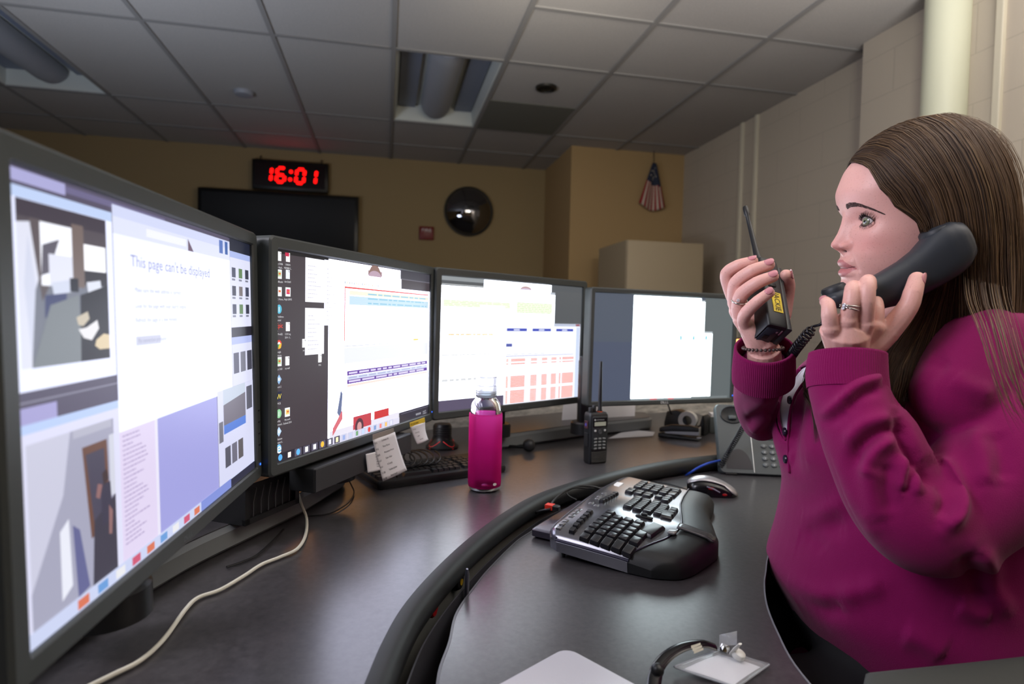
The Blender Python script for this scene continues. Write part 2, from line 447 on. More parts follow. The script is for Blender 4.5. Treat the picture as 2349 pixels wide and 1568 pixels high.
# tall cabinet in front of the alcove
m_cab = mat('cabinet_cream', (172, 155, 128), 0.6)
t = thing('storage_cabinet', 'tall cream storage cabinet in the corner in front of the alcove', 'cabinet', (1.915, 3.9, 0))
mb = MB(); mb.box((-0.291, 0.0, 0.08), (0.29, 0.55, 1.682)); mb.build('carcass', m_cab, t, smooth=False, bevel=0.004)
mb = MB(); mb.box((-0.288, -0.02, 0.09), (0.287, -0.001, 1.679)); d = mb.build('door', m_cab, t, bevel=0.003)
mb = MB(); mb.box((0.23, -0.045, 0.95), (0.242, -0.02, 1.12)); mb.build('handle', mat('handle_metal', (150, 150, 150), 0.3, metal=1), d, bevel=0.003)
mb = MB(); mb.box((-0.28, 0.01, 0.0), (0.28, 0.54, 0.08)); mb.build('plinth', mat('plinth_dark', (40, 38, 36), 0.6), t, smooth=False)
# ---------------------------------------------------------------- the console: two curved worktops, tray, panel
ZR, ZF = 0.74, 0.70
m_lam = mat('charcoal_laminate', (62, 60, 62), 0.30, var=(110, 0.32), bump=(700, 0.06, 0.0003), spec=1.0)
m_edge = mat('black_rubber_edge', (17, 19, 20), 0.5)
m_band = mat('grey_edge_band', (120, 122, 128), 0.35)
m_dark = mat('dark_steel', (22, 22, 24), 0.5)
m_fas = mat('grey_fascia', (120, 120, 116), 0.6)
m_panel = mat('grey_panel_fabric', (176, 172, 164), 0.95, var=(22, 0.40), bump=(500, 0.6, 0.002), aniso_stretch=(1, 1, 3.5))

EDGE = [(-0.075, 0.20), (-0.05, 0.40), (-0.01, 0.589), (0.008, 0.668), (0.033, 0.747), (0.08, 0.848), (0.149, 0.969), (0.234, 1.092),
        (0.318, 1.189), (0.431, 1.277), (0.519, 1.331), (0.63, 1.391), (0.749, 1.443), (0.905, 1.487), (1.25, 1.56)]
edge = [tuple(p) for p in spline([(x, y, 0) for x, y in EDGE], 90)]
edge2 = [(p[0], p[1]) for p in edge]
def offset(curve, d):
    out = []
    for i, p in enumerate(curve):
        a = curve[max(i-1, 0)]; b = curve[min(i+1, len(curve)-1)]
        t = np.array([b[0]-a[0], b[1]-a[1]]); t /= np.linalg.norm(t)
        out.append((p[0]+t[1]*d, p[1]-t[0]*d))          # d > 0: towards the operator
    return out
console = thing('rear_worktop', 'curved charcoal rear worktop with a thick black rubber front edge carrying the monitors', 'desk', (0.3, 1.6, 0))
def loc(o): o.location = -Vector((0.3, 1.6, 0)); return o
inner = offset(edge2, -0.004)
poly = inner + [(1.25, 2.28), (0.75, 2.16), (0.15, 1.95), (-0.38, 1.58), (-0.66, 1.0), (-0.72, 0.2)]
mb = MB(); mb.prism(poly, ZR-0.03, ZR); loc(mb.build('top', m_lam, console, smooth=False))
# nosing: a swept rounded profile
prof = [(0.0, 0.0005), (0.012, -0.001), (0.021, -0.006), (0.026, -0.016), (0.025, -0.028), (0.018, -0.036), (0.004, -0.038), (-0.01, -0.036)]
offs = [offset(edge2, a - 0.006) for a, _ in prof]
mb = MB(); mb.loft([[(o[i][0], o[i][1], ZR+prof[k][1]) for k, o in enumerate(offs)] for i in range(len(edge2))], False, False)
loc(mb.build('edge', m_edge, console))
for x, y in ((-0.45, 0.6), (-0.1, 1.6), (0.9, 2.0)):
    mb = MB(); mb.box((x-0.03, y-0.2, 0.0), (x+0.03, y+0.1, ZR-0.03)); loc(mb.build('support', m_dark, console, smooth=False))
# fascia below the edge (with its red button), tray floor and rail
fo = offset(edge2, -0.004); mb = MB()
fi = offset(edge2, -0.008)
mb.loft([[(fo[i][0], fo[i][1], ZR-0.032), (fo[i][0], fo[i][1], 0.60), (fi[i][0], fi[i][1], 0.60), (fi[i][0], fi[i][1], ZR-0.032)] for i in range(len(edge2))], True, True)
fascia = loc(mb.build('fascia', m_fas, console))
tray = thing('cable_tray', 'black curved cable tray in the gap between the two worktops', 'cable tray', (0.1, 0.9, 0.45))
def loct(o): o.location = -Vector((0.1, 0.9, 0.45)); return o
r0, r1 = offset(edge2, 0.0245), offset(edge2, 0.0265)
mb = MB(); mb.loft([[(r0[i][0], r0[i][1], 0.52), (r1[i][0], r1[i][1], 0.52), (r1[i][0], r1[i][1], 0.702), (r0[i][0], r0[i][1], 0.702)] for i in range(len(edge2))], True, True)
loct(mb.build('rail', mat('rail_dark', (60, 60, 66), 0.35), tray))
t0, t1 = offset(edge2, 0.0), offset(edge2, 0.11)
mb = MB(); mb.loft([[(t0[i][0], t0[i][1], 0.515), (t1[i][0], t1[i][1], 0.515), (t1[i][0], t1[i][1], 0.52), (t0[i][0], t0[i][1], 0.52)] for i in range(len(edge2))], True, True)
loct(mb.build('floor_pan', m_dark, tray))
def on_ribbon(px, py, curve, z0, z1):
    best = None
    for i in range(len(curve)-1):
        for k in (0, .25, .5, .75):
            x = curve[i][0]*(1-k)+curve[i+1][0]*k; y = curve[i][1]*(1-k)+curve[i+1][1]*k
            for z in np.linspace(z0, z1, 30):
                q = proj((x, y, z)); d = math.hypot(q[0]-px, q[1]-py)
                if best is None or d < best[0]: best = (d, i, np.array([x, y, z]))
    i = best[1]; t = np.array([curve[i+1][0]-curve[i][0], curve[i+1][1]-curve[i][1], 0]); t /= np.linalg.norm(t)
    return best[2], t, np.array([t[1], -t[0], 0])
p, t_, n_ = on_ribbon(974, 1392, fo, 0.60, 0.71)
bt = thing('panic_button', 'round red push button on the grey strip under the worktop edge', 'button', p)
mb = MB(); mb.lathe([(0.016, 0), (0.016, 0.005), (0.013, 0.006)], (0, 0, 0), 24, axis=n_); mb.build('collar', m_dark, bt)
mb = MB(); mb.lathe([(0.0125, 0.004), (0.0125, 0.012), (0.010, 0.015), (0, 0.0155)], (0, 0, 0), 24, axis=n_); mb.build('cap', mat('button_red', (150, 16, 22), 0.35), bt)
p2, t_, n_ = on_ribbon(966, 1424, fo, 0.60, 0.71)
mb = MB()
put_text(mb, 'MCI', 0.010, p2 + np.array([0, 0, 0.003]) + n_*0.0006, t_, np.array([0, 0, 1.0]), align='CENTER')
put_text(mb, 'LOCKDOWN', 0.010, p2 - np.array([0, 0, 0.009]) + n_*0.0006, t_, np.array([0, 0, 1.0]), align='CENTER')
o = mb.build('lettering', mat('ink_black', (12, 12, 12), 0.6), console, smooth=False); loc(o)
p, t_, n_ = on_ribbon(1043, 1330, fo, 0.60, 0.71)
bt = thing('selector_switch', 'small black switch with a yellow mark on the grey strip under the worktop edge', 'switch', p)
mb = MB(); mb.lathe([(0.014, 0), (0.014, 0.006), (0.011, 0.012), (0, 0.0125)], (0, 0, 0), 24, axis=n_); mb.build('knob', m_dark, bt)
mb = MB(); mb.lathe([(0.005, 0.012), (0.005, 0.0135), (0, 0.0135)], (0, 0, 0), 12, axis=n_); mb.build('mark', mat('switch_yellow', (170, 140, 30), 0.5), bt)
# metal finger clipped on the rail
rm = offset(edge2, 0.034)
p, t_, n_ = on_ribbon(1062, 1355, rm, 0.55, 0.70)
mb = MB(); mb.tube([p + np.array([0, 0, -0.06]), p, p + np.array([0, 0, 0.030]), p + np.array([0, 0, 0.036])], [0.006, 0.006, 0.0055, 0.003], 10, up=(1, 0, 0), flat=0.55)
tag(mb.build('cable_clip', mat('clip_metal', (96, 98, 108), 0.35, metal=0.6)), 'upright metal cable clip on the rail between the worktops', 'clip')

front = thing('front_worktop', 'charcoal front worktop with the curved cutout the person sits at', 'desk', (0.5, 1.0, 0))
def locf(o): o.location = -Vector((0.5, 1.0, 0)); return o
FE = [(0.02, 0.20), (0.035, 0.40), (0.052, 0.56), (0.064, 0.658), (0.083, 0.724), (0.101, 0.798), (0.141, 0.881), (0.173, 0.939), (0.236, 1.039), (0.277, 1.088), (0.37, 1.193), (0.47, 1.287),
      (0.57, 1.355), (0.673, 1.414), (0.749, 1.453), (0.914, 1.499), (1.25, 1.57)]
fe = [(p[0], p[1]) for p in spline([(x, y, 0) for x, y in FE], 80)]
CUT = [(1.35, 1.10), (1.15, 1.09), (0.95, 1.06), (0.78, 1.0), (0.68, 0.93), (0.609, 0.844), (0.577, 0.801), (0.541, 0.743), (0.509, 0.676), (0.48, 0.601), (0.462, 0.50), (0.45, 0.38), (0.44, 0.20)]
cu = [(p[0], p[1]) for p in spline([(x, y, 0) for x, y in CUT], 60)]
poly = fe + [(1.35, 1.57)] + cu
mb = MB(); mb.prism(poly[::-1], ZF-0.028, ZF); locf(mb.build('top', m_lam, front, smooth=False))
mb = MB(); a, b = offset(cu, 0.0), offset(cu, 0.002)
mb.loft([[(a[i][0], a[i][1], ZF-0.028), (b[i][0], b[i][1], ZF-0.028), (b[i][0], b[i][1], ZF+0.0006), (a[i][0], a[i][1], ZF+0.0006)] for i in range(len(cu))], True, True)
locf(mb.build('inner_edge_band', m_band, front))
mb = MB(); a, b = offset(fe, -0.002), offset(fe, 0.001)
mb.loft([[(a[i][0], a[i][1], ZF-0.028), (b[i][0], b[i][1], ZF-0.028), (b[i][0], b[i][1], ZF+0.0006), (a[i][0], a[i][1], ZF+0.0006)] for i in range(len(fe))], True, True)
locf(mb.build('rear_edge_band', mat('dark_edge_band', (78, 78, 84), 0.35), front))
for x, y in ((0.18, 0.35), (0.95, 1.2)):
    mb = MB(); mb.box((x, y, 0), (x+0.06, y+0.2, ZF-0.028)); locf(mb.build('support', m_dark, front, smooth=False))

# fabric panel behind the monitors
PAN = [(-0.80, 0.2), (-0.72, 1.0), (-0.42, 1.62), (0.12, 2.0), (0.75, 2.21), (1.7, 2.33)]
pn = [(p[0], p[1]) for p in spline([(x, y, 0) for x, y in PAN], 60)]
pb = offset(pn, -0.04)
mb = MB(); mb.loft([[(pn[i][0], pn[i][1], 0.0), (pn[i][0], pn[i][1], 1.0), (pb[i][0], pb[i][1], 1.0), (pb[i][0], pb[i][1], 0.0)] for i in range(len(pn))], True, True)
tag(mb.build('divider_panel', m_panel, angle=50), 'curved grey fabric divider panel standing behind the monitors', 'partition')
# warm light bars: one stands on the panel's top at the right, two sit low behind the monitors
m_bar = mat('light_bar_body', (40, 36, 30), 0.5); m_warm = mat('warm_diffuser', (240, 200, 140), 0.5, emis=(255, 176, 92), estr=4.0)
def light_bar(c, rz, L, label, power):
    t = thing('light_bar', label, 'lamp', c, rz, group='warm light bars behind the monitors')
    mb = MB(); mb.box((-L/2, -0.012, 0.0), (L/2, 0.03, 0.012)); mb.box((-L/2, 0.022, 0.0), (L/2, 0.03, 0.05)); mb.build('housing', m_bar, t, smooth=False, bevel=0.002)
    mb = MB(); mb.box((-L/2+0.01, -0.008, 0.012), (L/2-0.01, 0.021, 0.042)); mb.build('diffuser', m_warm, t, bevel=0.006)
light_bar((1.26, 2.30, 1.0), math.radians(7), 0.62, 'glowing warm light bar on top of the fabric panel, seen beside the sleeve', 0)
light_bar((0.41, 2.055, .93), math.radians(22), 0.4, 'warm light bar on the fabric panel behind the third monitor', 0)
light_bar((-0.20, 1.745, .93), math.radians(45), 0.4, 'warm light bar on the fabric panel behind the second monitor', 0)

# raised monitor platforms with rounded grey fronts
m_plat = mat('platform_grey', (120, 124, 126), 0.4); m_plat_top = m_lam
def platform(poly, h, label, name='monitor_platform'):
    c = np.mean(np.array(poly), 0)
    t = thing(name, label, 'platform', (c[0], c[1], ZR), group='raised monitor platforms')
    P = [(p[0]-c[0], p[1]-c[1]) for p in poly]
    sh = lambda k: [(x*k[0], y*k[0]) for x, y in P]
    n = len(P); P2 = offset(P + [P[0]], 0.0)[:n]
    def inset(d):
        out = []
        for i in range(n):
            a, b = np.array(P[i-1]), np.array(P[(i+1) % n]); tv = (b-a)/np.linalg.norm(b-a); out.append((P[i][0]-tv[1]*d, P[i][1]+tv[0]*d))
        return out
    mb = MB(); rings = []
    for z, d in ((0.002, 0.006), (0.008, 0.0), (h-0.008, 0.0), (h-0.001, 0.006)):
        rings.append([(x, y, z) for x, y in inset(d)])
    mb.loft(rings, True, True); mb.build('nosing', m_plat, t)
    mb = MB(); mb.prism(inset(0.007), h-0.002, h+0.0006); mb.build('top', m_plat_top, t, smooth=False)
    return t
def rounded(poly, r=0.03, seg=5):
    out = []
    n = len(poly)
    for i in range(n):
        p = np.array(poly[i]); a = np.array(poly[i-1]); b = np.array(poly[(i+1) % n])
        da = (a-p)/np.linalg.norm(a-p); db = (b-p)/np.linalg.norm(b-p)
        for k in range(seg+1):
            s = k/seg; out.append(tuple((1-s)**2*(p+da*r) + 2*s*(1-s)*p + s*s*(p+db*r)))
    return out
platform(rounded([(0.315, 1.615), (0.60, 1.765), (0.90, 1.880), (0.93, 2.0), (0.70, 2.06), (0.26, 1.86)], 0.035), 0.042, 'low grey-fronted monitor platform behind the bottle and the standing radio')
platform(rounded([(-0.40, 0.40), (-0.335, 0.70), (-0.26, 0.90), (-0.143, 1.12), (-0.075, 1.30), (-0.13, 1.44), (-0.36, 1.40), (-0.56, 0.95), (-0.62, 0.40)], 0.03), 0.04, 'long dark monitor platform under the two monitors at left')
# ---------------------------------------------------------------- monitors with their pictures
m_bez = mat('bezel_charcoal', (62, 66, 65), 0.42, bump=(900, 0.15, 0.0004))
m_shell = mat('monitor_shell', (26, 27, 28), 0.5)
m_blue = mat('blue_led', (10, 20, 60), 0.4, emis=(50, 110, 255), estr=2.0)
m_stand = mat('stand_black', (24, 25, 26), 0.4)
WH = 6.0                        # radiance of a white page
class Mon:
    def __init__(s, cx_, cy_, cz, yaw, tilt, roll, w, h, bez, label, stand=True, px_=0.0, group='desk monitors in a curve'):
        yaw, tilt, roll = map(math.radians, (yaw, tilt, roll))
        c, sn = math.cos(yaw), math.sin(yaw)
        r = np.array([c, sn, 0]); n = np.array([sn, -c, 0]); u = np.array([0, 0, 1.])
        ct, st = math.cos(tilt), math.sin(tilt)
        u2 = ct*u - st*n; n2 = ct*n + st*u
        s.r = math.cos(roll)*r + math.sin(roll)*u2; s.u = math.cos(roll)*u2 - math.sin(roll)*r; s.n = n2
        s.o = np.array([cx_, cy_, cz + CAM_Z]); s.w, s.h = w, h
        t = thing('monitor', label, 'monitor', (0, 0, 0), group=group)
        t.matrix_world = Matrix(((s.r[0], -s.n[0], s.u[0], s.o[0]), (s.r[1], -s.n[1], s.u[1], s.o[1]), (s.r[2], -s.n[2], s.u[2], s.o[2]), (0, 0, 0, 1)))
        s.t = t
        # bezel ring: local x right, y back, z up, screen surface at y = 0
        W, H = w + 2*bez, h + 2*bez
        mb = MB()
        def ring(a, b, rr, y): return [(x, y, z) for x, z in rrect(a, b, rr, 4)]
        mb.loft([ring(w, h, 0.0015, 0.0015), ring(w, h, 0.0015, -0.0035), ring(w+0.004, h+0.004, 0.003, -0.0055), ring(W-0.006, H-0.006, 0.007, -0.006), ring(W, H, 0.009, -0.003), ring(W, H, 0.009, 0.028)], True, False)
        mb.f = [f[::-1] for f in mb.f]
        s.bezel = mb.build('bezel', m_bez, t, angle=35)
        mb = MB(); mb.loft([ring(W-0.002, H-0.002, 0.009, 0.027), ring(W-0.01, H-0.01, 0.012, 0.032), ring(W*0.72, H*0.66, 0.03, 0.058), ring(W*0.68, H*0.60, 0.03, 0.060)], True, True)
        mb.build('back_shell', m_shell, t)
        mb = MB(); mb.lathe([(0.0018, 0), (0.0018, 0.0008), (0, 0.001)], (W/2-0.009, -0.006, -H/2+0.022), 10, axis=(0, -1, 0)); mb.build('power_light', m_blue, t)
        mb = MB()
        for k in range(4): mb.box((W/2-0.0125, -0.0066, -H/2+0.05+0.017*k), (W/2-0.0065, -0.0055, -H/2+0.052+0.017*k))
        mb.build('buttons', mat('bezel_mark', (30, 32, 32), 0.5), t, smooth=False)
        s.W, s.H = W, H
        if stand:
            zb = ZR + 0.042 - s.o[2]
            mb = MB(); mb.box((px_-0.022, 0.062, zb+0.008), (px_+0.022, 0.085, -0.04)); mb.box((min(px_, 0)-0.02, 0.066, -0.06), (max(px_, 0)+0.02, 0.085, -0.03)); mb.box((-0.06, 0.05, -0.05), (0.06, 0.075, 0.05)); mb.build('stand_post', m_stand, t, bevel=0.004)
            mb = MB(); mb.lathe([(0.040, zb-0.001), (0.040, zb+0.03), (0.036, zb+0.034), (0, zb+0.034)], (px_, 0.075, 0), 32); mb.build('stand_base', m_stand, t)
        s.mb = MB(); s.mats = []; s.layer = 0
        s.poly_uv([(0, 0), (1, 0), (1, 1), (0, 1)], (14, 14, 18))
    def mi(s, col, k):
        m = screen_mat(tuple(int(c) for c in col), k)
        if m not in s.mats: s.mats.append(m)
        return s.mats.index(m)
    def uv(s, p):
        """picture position of a photographed point"""
        d = ray(*p); k = np.dot(s.o - CAMP, s.n)/np.dot(d, s.n); q = CAMP + d*k - s.o
        return (np.dot(q, s.r)/s.w + 0.5, 0.5 - np.dot(q, s.u)/s.h)
    def poly_uv(s, uvs, col, k=1.0, lift=True):
        if lift: s.layer += 1
        y = -0.00001*s.layer
        s.mb.add([((min(max(u, 0), 1)-0.5)*s.w, y, (0.5-min(max(v, 0), 1))*s.h) for u, v in uvs], [tuple(range(len(uvs)))[::-1]], s.mi(col, k))
    def rect_uv(s, u0, v0, u1, v1, col, k=1.0, lift=True):
        s.poly_uv([(u0, v1), (u1, v1), (u1, v0), (u0, v0)][::-1], col, k, lift)
    def rect(s, a, b, col, k=1.0, lift=True):
        (u0, v0), (u1, v1) = s.uv(a), s.uv(b); s.rect_uv(u0, v0, u1, v1, col, k, lift)
    def text(s, uv, txt, size, col, k=1.0, sx=1.0, align='LEFT'):
        s.layer += 1
        vs, fs = text_geo(txt, size, align)
        y = -0.00001*s.layer
        s.mb.add([((uv[0]-0.5)*s.w + v[0]*sx, y, (0.5-uv[1])*s.h + v[1]) for v in vs], fs, s.mi(col, k))
    def lines(s, u0, u1, v0, v1, n, col, rng, k=1.0, h=0.35, lo=0.35):
        """rows of small print as short dashes"""
        s.layer += 1
        for i in range(n):
            v = v0 + (v1-v0)*(i+0.5)/n; dv = (v1-v0)/n*h/2; u = u0
            end = u0 + (u1-u0)*(lo + (1-lo)*rng.random())
            while u < end:
                L = (u1-u0)*(0.04+0.10*rng.random()); s.rect_uv(u, v-dv, min(u+L, end), v+dv, col, k, False); u += L + (u1-u0)*0.02
    def done(s):
        for f in range(len(s.mb.f)): pass
        o = s.mb.build('screen', s.mats, s.t, smooth=False)
        bmx = bmesh.new(); bmx.from_mesh(o.data)
        for f in bmx.faces:
            if f.normal.y > 0: f.normal_flip()
        bmx.to_mesh(o.data); bmx.free()
        return o
WHITE = (226, 229, 255)
WHITE2 = (236, 242, 255)
WHITE3 = (234, 250, 255)
rng = random.Random(11)
# --- first monitor (left, nearest)
A = Mon(-0.213, 0.682, -0.064, 84.5, 1.3, 0.8, 0.48, 0.324, 0.019, 'nearest monitor at far left showing two camera pictures and an error page')
W1 = (226, 230, 255); K1 = 1.25
A.rect_uv(0, 0, 1, 1, (88, 82, 104)); A.rect_uv(0, .008, .46, .024, (112, 106, 142)); A.rect_uv(0, .004, .13, .03, (176, 174, 220))
u_a, v_a = A.uv((254, 480)); u_b, v_b = A.uv((30, 905)); u_c, v_c = A.uv((254, 445))
ul = u_c
A.rect_uv(0, .038, ul, v_b, W1, K1); A.rect_uv(0, .038, ul, .062, (196, 214, 250))
A.rect_uv(.05, .105, ul-.03, .112, (206, 206, 226)); 
for q, c in ((.30, (150, 220, 220)), (.52*ul/.5, (240, 170, 190)), (.1, (205, 205, 225))): A.rect_uv(q, .085, q+.02, .10, c)
def picture(M, a, b):
    (u0, v0), (u1, v1) = M.uv(a), M.uv(b)
    def P(pts, col, k=1.0): M.poly_uv([(u0+(u1-u0)*x, v0+(v1-v0)*y) for x, y in pts], col, k)
    return P
P = picture(A, (33, 450), (252, 820))
R4 = lambda a, b, c, d: [(a, b), (c, b), (c, d), (a, d)]
P(R4(0, 0, 1, 1), (120, 124, 138)); P(R4(0, 0, 1, .10), (66, 58, 70)); P(R4(0, .10, 1, .2), (84, 76, 84))
P([(0, .14), (.16, .12), (.2, .45), (.12, .6), (.10, 1), (0, 1)], (228, 230, 246)); P([(.12, .1), (.22, .1), (.3, .5), (.22, .6)], (96, 86, 90))
P(R4(.22, .11, .56, .50), (244, 246, 255), 1.2); P([(.24, .25), (.42, .2), (.3, .42), (.22, .44)], (96, 92, 106)); P(R4(.30, .3, .6, .5), (232, 234, 250))
P([(.32, .48), (.62, .44), (.62, .52), (.34, .56)], (214, 220, 240)); P(R4(.56, .08, .70, .5), (120, 104, 100)); P(R4(.70, .20, .98, .38), (250, 250, 255), 1.2)
P(R4(.70, .38, 1, .48), (44, 40, 50)); P([(.72, .46), (.9, .44), (.92, .53), (.74, .54)], (226, 230, 244)); P(R4(.52, .44, .62, .53), (30, 32, 46))
P([(.25, .56), (.48, .54), (.47, .68), (.24, .70)], (64, 70, 112)); P([(.10, 1), (.3, .62), (.62, .55), (.64, 1)], (128, 134, 140))
P([(.64, .55), (1, .47), (1, 1), (.62, 1)], (26, 24, 36)); P([(.58, .70), (.72, .66), (.74, .71), (.66, .76), (.60, .75)], (204, 192, 172)); P([(.60, .78), (.70, .77), (.84, .72), (.86, .78), (.76, .86), (.66, .84)], (238, 236, 240))
P([(.82, .86), (.92, .82), (1, .83), (1, .93), (.86, .93), (.80, .90)], (226, 206, 170)); P([(.1, .2), (.16, .5), (.1, .95), (.05, .5)], (214, 218, 238))
# lower camera picture
_, v_d = A.uv((29, 983)); _, v_e = A.uv((29, 952))
A.rect_uv(0, v_b+.02, ul, v_b+.024, (140, 138, 158)); A.rect_uv(0, v_d-.035, ul*.35, v_d, (170, 165, 215))
A.rect_uv(0, v_d, ul+.03, 1, (226, 226, 250)); A.rect_uv(0, v_d, ul, v_d+.02, (190, 210, 250))
P = picture(A, (57, 1023), (270, 1300))
P(R4(0, 0, 1, 1), (168, 168, 190)); P([(0, 0), (.45, 0), (.35, .35), (0, .8)], (206, 206, 226)); P([(.3, .55), (.40, .50), (.42, .9), (.30, .95)], (236, 238, 250)); P([(.58, .12), (.9, .12), (.92, .66), (.66, .70)], (112, 78, 66))
P([(.62, .17), (.86, .17), (.88, .6), (.70, .62)], (78, 74, 92)); P(R4(.48, .0, .97, .05), (186, 186, 204)); P([(.7, .60), (1, .5), (1, 1), (.66, 1)], (66, 62, 76)); P(R4(.93, .1, 1, .5), (214, 216, 230))
P([(.44, .55), (.52, .6), (.62, .98), (.48, 1)], (102, 104, 150)); P([(.80, .40), (.93, .40), (.95, .66), (.80, .66)], (66, 62, 80)); P([(.82, .33), (.88, .31), (.91, .38), (.84, .41)], (70, 54, 56)); P([(.76, .38), (.82, .40), (.78, .48), (.73, .46)], (150, 110, 110)); P([(.90, .55), (.95, .6), (.93, .75), (.89, .74)], (150, 112, 112))
A.text((0.30, v_d+.10), 'DEPARTMENT OF', .012, (80, 80, 96)); A.text((0.30, v_d+.145), 'PUBLIC SAFETY', .012, (80, 80, 96))
# pale list column, lavender page, thumbnails
u1, _ = A.uv((361, 1000)); u0, vv = A.uv((262, 985))
A.rect_uv(ul, .6, u1, .97, (228, 216, 244)); A.lines(ul+.01, u1-.04, vv+.02, .93, 24, (176, 158, 200), rng, h=.3)
u2, _ = A.uv((499, 1000)); A.rect_uv(u1, .6, u2, .97, (164, 164, 226))
A.rect_uv(u1-.012, .6, u1, .97, (236, 232, 250))
# the error page
uC, vC = A.uv((529, 720)); _, vbot = A.uv((400, 945))
A.rect_uv(ul, .015, uC, vbot, (228, 232, 255), K1); A.rect_uv(ul, .015, uC, .045, (214, 220, 250)); A.rect_uv(ul, .045, uC, .09, (228, 232, 252))
A.rect_uv(ul+.12, .055, ul+.3, .078, (246, 248, 255)); A.poly_uv([(ul+.31, .05), (ul+.34, .09), (ul+.31, .09)], (112, 90, 110)); A.rect_uv(uC-.075, .02, uC-.05, .07, (90, 120, 190)); A.rect_uv(uC-.035, .02, uC-.015, .07, (60, 100, 170))
pa = A.uv((297, 585)); A.text((pa[0], pa[1]+.03), "This page can't be displayed", .0152, (150, 152, 196), sx=1.06)
for k, (tx, dy) in enumerate((('Make sure the web address is correct.', .10), ('Look for the page with your search engine.', .145), ('Refresh the page in a few minutes.', .185))): A.text((pa[0]+.012, pa[1]+dy), tx, .0062, (160, 162, 200))
A.rect_uv(pa[0]+.012, pa[1]+.225, pa[0]+.11, pa[1]+.25, (200, 202, 224)); A.text((pa[0]+.02, pa[1]+.243), 'Fix connection problems', .0055, (150, 152, 180))
# column of thumbnails at right
A.rect_uv(uC, .0, 1, .05, (30, 34, 52)); A.rect_uv(uC, .05, 1, .075, (176, 190, 240)); A.rect_uv(uC, .075, 1, .36, (226, 228, 250)); A.rect_uv(uC, .36, 1, .40, (34, 32, 44)); A.rect_uv(uC, .40, 1, .43, (180, 190, 240)); A.rect_uv(uC, .43, 1, .60, (222, 224, 248))
for (i, j) in [(i, j) for i in range(3) for j in range(3)]:
    A.rect_uv(uC+.012+.055*i*(1-uC)/.17, .115+.075*j, uC+.012+.055*i*(1-uC)/.17+.03, .155+.075*j, [(70, 74, 96), (96, 130, 80), (60, 62, 80), (120, 110, 110)][(i+j*2) % 4])
    A.rect_uv(uC+.012+.055*i*(1-uC)/.17, .160+.075*j, uC+.012+.055*i*(1-uC)/.17+.025, .168+.075*j, (130, 132, 150))
for i in range(3): A.rect_uv(uC+.01+(1-uC)/3*i, .465, uC+.005+(1-uC)/3*(i+.85), .55, [(90, 90, 110), (112, 112, 126), (70, 70, 84)][i])
A.rect_uv(u2, .60, 1, .97, (218, 220, 246)); A.rect_uv(u2+.04, .60, 1-.07, .74, (112, 106, 118)); A.poly_uv([(u2+.04, .60), (1-.07, .60), (1-.07, .64), (u2+.04, .66)], (196, 206, 222)); A.rect_uv(u2+.04, .74, 1-.07, .775, (78, 124, 214))
A.rect_uv(1-.06, .62, 1-.01, .72, (96, 96, 110)); A.rect_uv(u2+.006, .72, u2+.035, .80, (110, 110, 122))
for i in range(3): A.rect_uv(u2+.045+.05*i, .83, u2+.085+.05*i, .91, [(84, 84, 98), (110, 108, 124), (96, 90, 92)][i])
A.rect_uv(0, .965, 1, 1, (206, 214, 244)); A.rect_uv(.80, .968, 1, 1, (46, 46, 66)); A.rect_uv(.60, .965, .8, 1, (132, 148, 220))
for i in range(9): A.rect_uv(.12+.055*i, .972, .15+.055*i, .995, [(220, 120, 90), (110, 160, 220), (236, 236, 240), (210, 90, 120)][i % 4])
A.done()
# --- second monitor
B = Mon(-0.032, 1.175, -0.060, 59.8, 0.1, 0.3, 0.518, 0.324, 0.019, 'second monitor from the left with desktop icons and taped paper notes')
z3 = lambda x, y: (580 + x*0.3826, 520 + y*0.3826)
def RB(x0, y0, x1, y1, col, k=1.0): B.rect(z3(x0, y0), z3(x1, y1), col, k)
B.rect_uv(0, 0, 1, 1, (72, 64, 70)); B.rect_uv(0, 0, .33, .018, (24, 22, 26))
RB(429, 196, 535, 590, WHITE, 1.8); RB(455, 191, 880, 1180, WHITE, WH); RB(545, 335, 1056, 1062, WHITE, WH)
ux, _ = B.uv(z3(880, 700)); uw, vw = B.uv(z3(452, 900)); B.rect_uv(uw, .3, ux, .985, WHITE, WH)
B.rect_uv(ux, 0, 1, B.uv(z3(960, 325))[1], (70, 68, 78)); B.rect_uv(ux, .055, 1, .06, (120, 118, 130)); B.rect_uv(B.uv(z3(872, 1150))[0], B.uv(z3(960, 1090))[1], 1, 1, (58, 54, 66)); B.rect_uv(.75, .945, 1, .948, (120, 118, 140))
RB(315, 182, 428, 455, (246, 246, 255), 1.3); RB(313, 485, 426, 760, (246, 246, 255), 1.3)
for (x0, y0, x1, y1, n) in ((330, 220, 415, 440, 9), (330, 520, 412, 740, 9), (445, 240, 520, 570, 13)):
    a, b = B.uv(z3(x0, y0)), B.uv(z3(x1, y1)); B.lines(a[0], b[0], a[1], b[1], n, (218, 216, 230), rng, h=.22)
